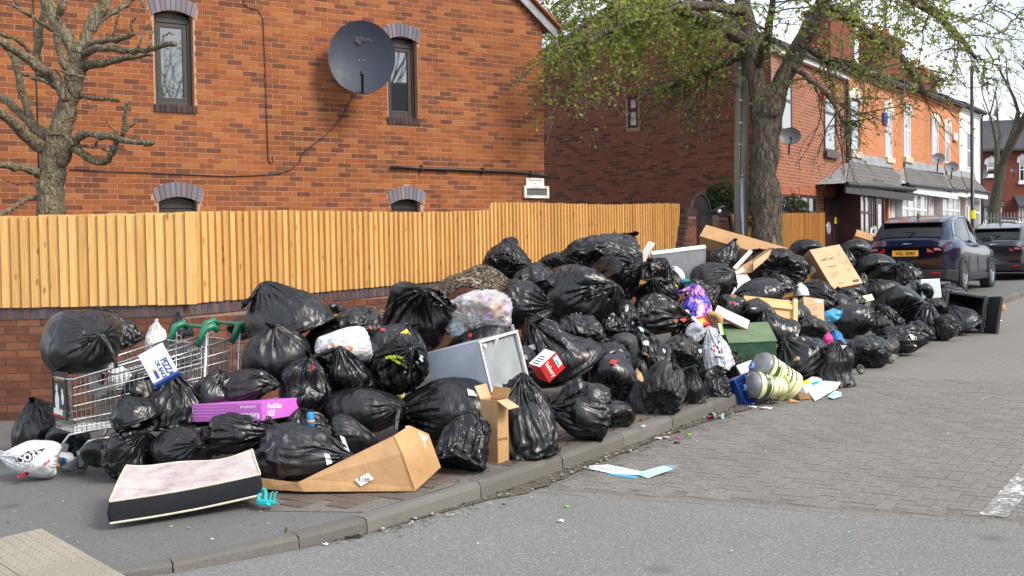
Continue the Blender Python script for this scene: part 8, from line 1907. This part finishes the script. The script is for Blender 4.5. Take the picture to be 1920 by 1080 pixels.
# loose scraps caught on and between the bags
pr_ = random.Random(21); m = MB(); sm_ = [M_PAPER, M_CARD3, M_CARD2, M_WHITED, M_CARD, M_PAPERB, M_WHITED, M_RED, M_BLACKP]; n_s = 0
for _ in range(260):
    if n_s >= 55: break
    x, y = (pr_.gauss(1330, 75), pr_.gauss(610, 45)) if pr_.random() < .55 else (pr_.uniform(560, 1760), pr_.uniform(560, 740))
    d = ray(x, y).normalized(); best = None
    for o in BAGO:
        q = proj(o.location)
        if abs(q[0] - x) > 110 or abs(q[1] - y) > 130: continue
        h = bvh(o).ray_cast(CAM, d)
        if h[0] is not None and (best is None or h[3] < best[3]): best = h
    if best is None or best[1].z < .15: continue
    n_s += 1; s_ = pr_.uniform(.012, .042); m.mat(pr_.randrange(len(sm_))); R_ = Vector((0, 0, 1)).rotation_difference(best[1] + Vector((pr_.gauss(0, .3), pr_.gauss(0, .3), .2))).to_matrix().to_4x4() @ RZ(pr_.uniform(0, 360)); M4 = Matrix.Translation(best[0] + best[1] * .006) @ R_
    k = pr_.choice((4, 4, 5, 6)); rr_ = [s_ * pr_.uniform(.6, 1.2) for _ in range(k)]; ring_ = [M4 @ Vector((math.cos(6.2832 * i / k) * rr_[i] * 1.4, math.sin(6.2832 * i / k) * rr_[i], pr_.uniform(-.1, .5) * s_)) for i in range(k)]; c0 = M4 @ Vector((0, 0, s_ * .45))
    m.add(ring_ + [c0], [(i, (i + 1) % k, k) for i in range(k)])
setp(m.build('loose_scraps', sm_), 'loose scraps of paper, card and wrappers caught between the black bags', 'litter', kind='stuff')

# ---------------------------------------------------------------- overturned wheelie bin
BMx, la, lb = panel((1768, 611), (1840, 622), (1770, 545), depth(G(1800, 626)) + .05, -.02, .02)
wbn = thing('wheelie_bin', 'dark grey wheelie bin overturned at the kerb with its mouth facing the camera', 'wheelie bin', BMx)
tp_ = .10; Ld = .88
m = MB(); o4 = [(0, 0), (la, 0), (la, lb), (0, lb)]; i4 = [(tp_, tp_ * .5), (la - tp_, tp_ * .5), (la - tp_, lb - tp_ * .9), (tp_, lb - tp_ * .9)]
sh_ = (.12, .02)
for i in range(4):
    j = (i + 1) % 4; m.add([(*o4[i], 0), (*o4[j], 0), (i4[j][0] + sh_[0], i4[j][1] + sh_[1], -Ld), (i4[i][0] + sh_[0], i4[i][1] + sh_[1], -Ld)], [(0, 1, 2, 3)])
m.add([(x + sh_[0], y + sh_[1], -Ld) for x, y in i4], [(0, 1, 2, 3)]); b_ = m.build('body', M_BINGREY, wbn); s = b_.modifiers.new('solid', 'SOLIDIFY'); s.thickness = .012; s.offset = 1
m = MB(); ring(m, -.03, la + .03, -.03, lb + .03, .065, -.05, .015); m.build('rim', M_BINGREY, wbn, bevel=.02)
lid = MB(); lid.hexa([(la + .05, -.05, -.12), (la + .09, -.05, -.12), (la + .09, lb + .02, -.12), (la + .05, lb + .02, -.12), (la + .10, -.06, .42), (la + .15, -.06, .42), (la + .15, lb + .03, .42), (la + .10, lb + .03, .42)]); lid.v = [(x + (z + .12) * .05, y, z * .55) for x, y, z in lid.v]; lid.build('lid', M_BINGREY, wbn, bevel=.015)
for y in (.08, lb - .1): MB().tube([(la + .02, y, -.02), (la + .08, y, -.02)], .025, 10).build('hinge', M_BINGREY, wbn)
MB().lathe([(.1, -.02), (.1, .02)], 24, T3(la + .05, .0, -Ld + .1) @ RX(90)).build('wheel', M_RUBBER, wbn); MB().lathe([(.1, -.02), (.1, .02)], 24, T3(la + .05, lb, -Ld + .1) @ RX(90)).build('wheel', M_RUBBER, wbn)

# ---------------------------------------------------------------- dirt, weeds and small litter
dm = Mt('gutter_dirt'); v = dm.pos(); n1 = dm.noise(v, 60, 4, .7); n2 = dm.noise(v, 6, 3); dm.set(dm.ramp(n1, [(.3, (.06, .05, .04)), (.5, (.115, .095, .07)), (.65, (.16, .14, .115)), (.8, (.24, .22, .19))]), .95, dm.bump(n1, .9, .02)); pr_ = random.Random(12)
def strip_dirt():
    m = MB(); vs = []; ts_ = np.arange(4.6, 24, .12)
    for t_ in ts_:
        k_ = kerb_w(t_) - .004; wd_ = .8 * min(1, max(.05, (t_ - 4.9) / 1.6)) * (.03 + .06 * abs(math.sin(t_ * 1.7)) + .12 * abs(math.sin(t_ * .63 + 1)) * (1 if t_ > 6.2 else .12)) * (.8 + pr_.random() * .4); vs += [TW(t_, k_, .014), TW(t_, k_ - wd_ * .5, .010), TW(t_, k_ - wd_, .0072)]
    m.add(vs, [(3 * i + j, 3 * i + j + 1, 3 * i + 4 + j, 3 * i + 3 + j) for i in range(len(ts_) - 1) for j in (0, 1)]); setp(m.build('gutter_dirt', dm.m, smooth=True), 'brown dirt and leaf crumbs collected along the foot of the kerb', 'dirt', kind='stuff')
strip_dirt()
def crumbs(name, label, cat, n, area, cols, size, h=.004, seed=1):
    pr = random.Random(seed); m = MB()
    mats_ = [plain('crumb_%d_%d' % (int(c[0] * 999), int(c[2] * 999)), c, .8, .2) for c in cols]
    for _ in range(n):
        t_, w_, o_ = area(pr); p = TW(t_, w_, o_ + h); s_ = pr.uniform(*size); a_ = pr.uniform(0, 6.28); k = pr.choice((3, 4, 5)); m.mat(pr.randrange(len(mats_)))
        pts = [p + Vector((math.cos(a_ + 6.28 * i / k) * s_ * pr.uniform(.5, 1), math.sin(a_ + 6.28 * i / k) * s_ * pr.uniform(.5, 1), pr.uniform(0, s_ * .5))) for i in range(k)]; m.prism(pts, (0, 0, max(.001, s_ * .15)))
    setp(m.build(name, mats_), label, cat, kind='stuff')
crumbs('leaf_litter', 'dry leaf crumbs, twigs and chips strewn in the gutter', 'litter', 1500, lambda r: (lambda t_: (t_, kerb_w(t_) - abs(r.gauss(0, .13)) - .01, 0.012))(r.uniform(4.8, 20)), [(.12, .085, .05), (.20, .15, .09), (.06, .05, .035), (.34, .30, .24), (.03, .03, .03), (.5, .48, .44)], (.005, .019), .004, 5)
crumbs('litter_scraps', 'tiny coloured scraps of plastic and paper scattered over road and footway', 'litter', 230, lambda r: ((lambda t_: (t_, kerb_w(t_) + r.uniform(.2, 2.5), foot(t_)))(r.uniform(4.0, 6.5)) if r.random() < .4 else (r.uniform(4.5, 12), r.uniform(1.5, 4.2), .004)), [(.6, .6, .58), (.5, .5, .5), (.1, .5, .5), (.03, .03, .03), (.6, .35, .1), (.15, .13, .1)], (.004, .013), .004, 6)
wm = MB(); pr_ = random.Random(3)
for t0 in list(np.linspace(5.6, 10.2, 46)) + [4.67, 4.68, 4.69]:
    if pr_.random() < .35: continue
    for _ in range(pr_.randint(3, 10) if t0 > 8.2 else pr_.randint(1, 3)):
        p = TW(t0 + pr_.gauss(0, .05), kerb_w(t0) + .135 + pr_.gauss(0, .014), foot(t0) + .004); a_ = pr_.uniform(0, 6.28); l = pr_.uniform(.012, .035); d = Vector((math.cos(a_) * l * .7, math.sin(a_) * l * .7, l)); s_ = Vector((-math.sin(a_), math.cos(a_), 0)) * l * .28; wm.add([p - s_ * .4, p + s_ * .4, p + d * .6 + s_, p + d, p + d * .6 - s_], [(0, 1, 2, 3, 4)])
setp(wm.build('weeds', mat_leaf('weed', [(.08, .15, .025), (.12, .18, .04), (.06, .11, .02)])), 'tufts of moss and weeds in the joint behind the kerb stones', 'weeds', kind='stuff')
for x, y, mt_, lb_, w_, h_ in ((1234, 823, M_PAPER, 'torn white wrapper in the gutter by the pink straw', 9, 6), (1247, 821, plain('lilac_film', (.55, .52, .68), .4), 'lilac plastic scrap in the gutter', 10, 4), (1271, 822, M_PINKFILM, 'bright pink plastic spoon end in the gutter', 9, 4), (1291, 816, plain('lime', (.2, .62, .03), .4), 'lime green bottle top in the gutter', 6, 3), (1268, 831, M_BLACKP, 'shred of black film on the road near the gutter', 8, 5), (1275, 809, plain('pebble_grey', (.28, .27, .25), .8), 'grey pebble at the foot of the kerb', 7, 4), (662, 1008, M_BLACKP, 'black rag of film on the tarmac at the kerb corner', 22, 7), (1051, 978, M_PAPER, 'white scrap of paper on the dark tarmac', 8, 4), (1062, 951, plain('lime', (.2, .62, .03), .4), 'lime green scrap on the tarmac edge', 6, 3), (610, 1022, M_PAPER, 'white scrap of paper by the kerb corner', 7, 3), (1205, 800, M_PAPER, 'small pale scrap on the paving at the kerb', 6, 3), (1436, 766, M_PAPER, 'torn red and white food carton under the oil tub', 14, 7), (1411, 764, M_PAPER, 'white plastic sliver on the road in front of the blue crate', 10, 3)):
    on = 0.0; p = G(x, y, .004); t_, w_2 = tw(p)
    if w_2 > kerb_w(t_): p = G(x, y, .13)
    s_ = F / depth(p); hw, hh_ = w_ / s_ * .7, h_ / s_ * 1.8; o = thing('litter_scrap', lb_, 'litter', p, 'separate scraps of litter in the gutter'); pr2 = random.Random(x)
    sheet_grid('scrap', lambda u, v: Vector(((u - .5) * hw * 2 * (1 + .2 * math.sin(v * 9)), (v - .5) * hh_ * (1 + .25 * math.sin(u * 7)), .007 + .005 * math.sin(u * 6 + v * 5) + .003 * math.sin(u * 13))), 9, 7, mt_, o, .002)

# ---------------------------------------------------------------- lettering becomes plain mesh
for o in list(bpy.data.objects):
    if o.type == 'FONT' and not any(o == t[0] for t in TEXTS): TEXTS.append((o, None))
dg = bpy.context.evaluated_depsgraph_get()
for o, bend in TEXTS:
    me = bpy.data.meshes.new_from_object(o.evaluated_get(dg)); nm, par, ml = o.name, o.parent, o.matrix_local.copy()
    if bend:
        z, a0, r_ = bend
        for v in me.vertices:
            x, y, h = v.co; an = a0 + x / r_; v.co = Vector((math.cos(an) * -1 * (r_ + h), math.sin(an) * (r_ + h), z - y))
        ml = Matrix.Identity(4)
    if par.get('category') in ('carrier bag', 'packet') and par.type == 'MESH': wrap(me, wmat(par) @ ml, par, .005)
    mats_ = list(o.data.materials); bpy.data.objects.remove(o); n = bpy.data.objects.new('lettering', me); COL.objects.link(n); n.parent = par; n.matrix_local = ml
    if not me.materials:
        for q in mats_: me.materials.append(q)

pi_ = random.Random(1)
for o in bpy.data.objects:
    if o.type == 'MESH': o.pass_index = pi_.randrange(9973)      # tone variation between alike bricks, blocks and boards
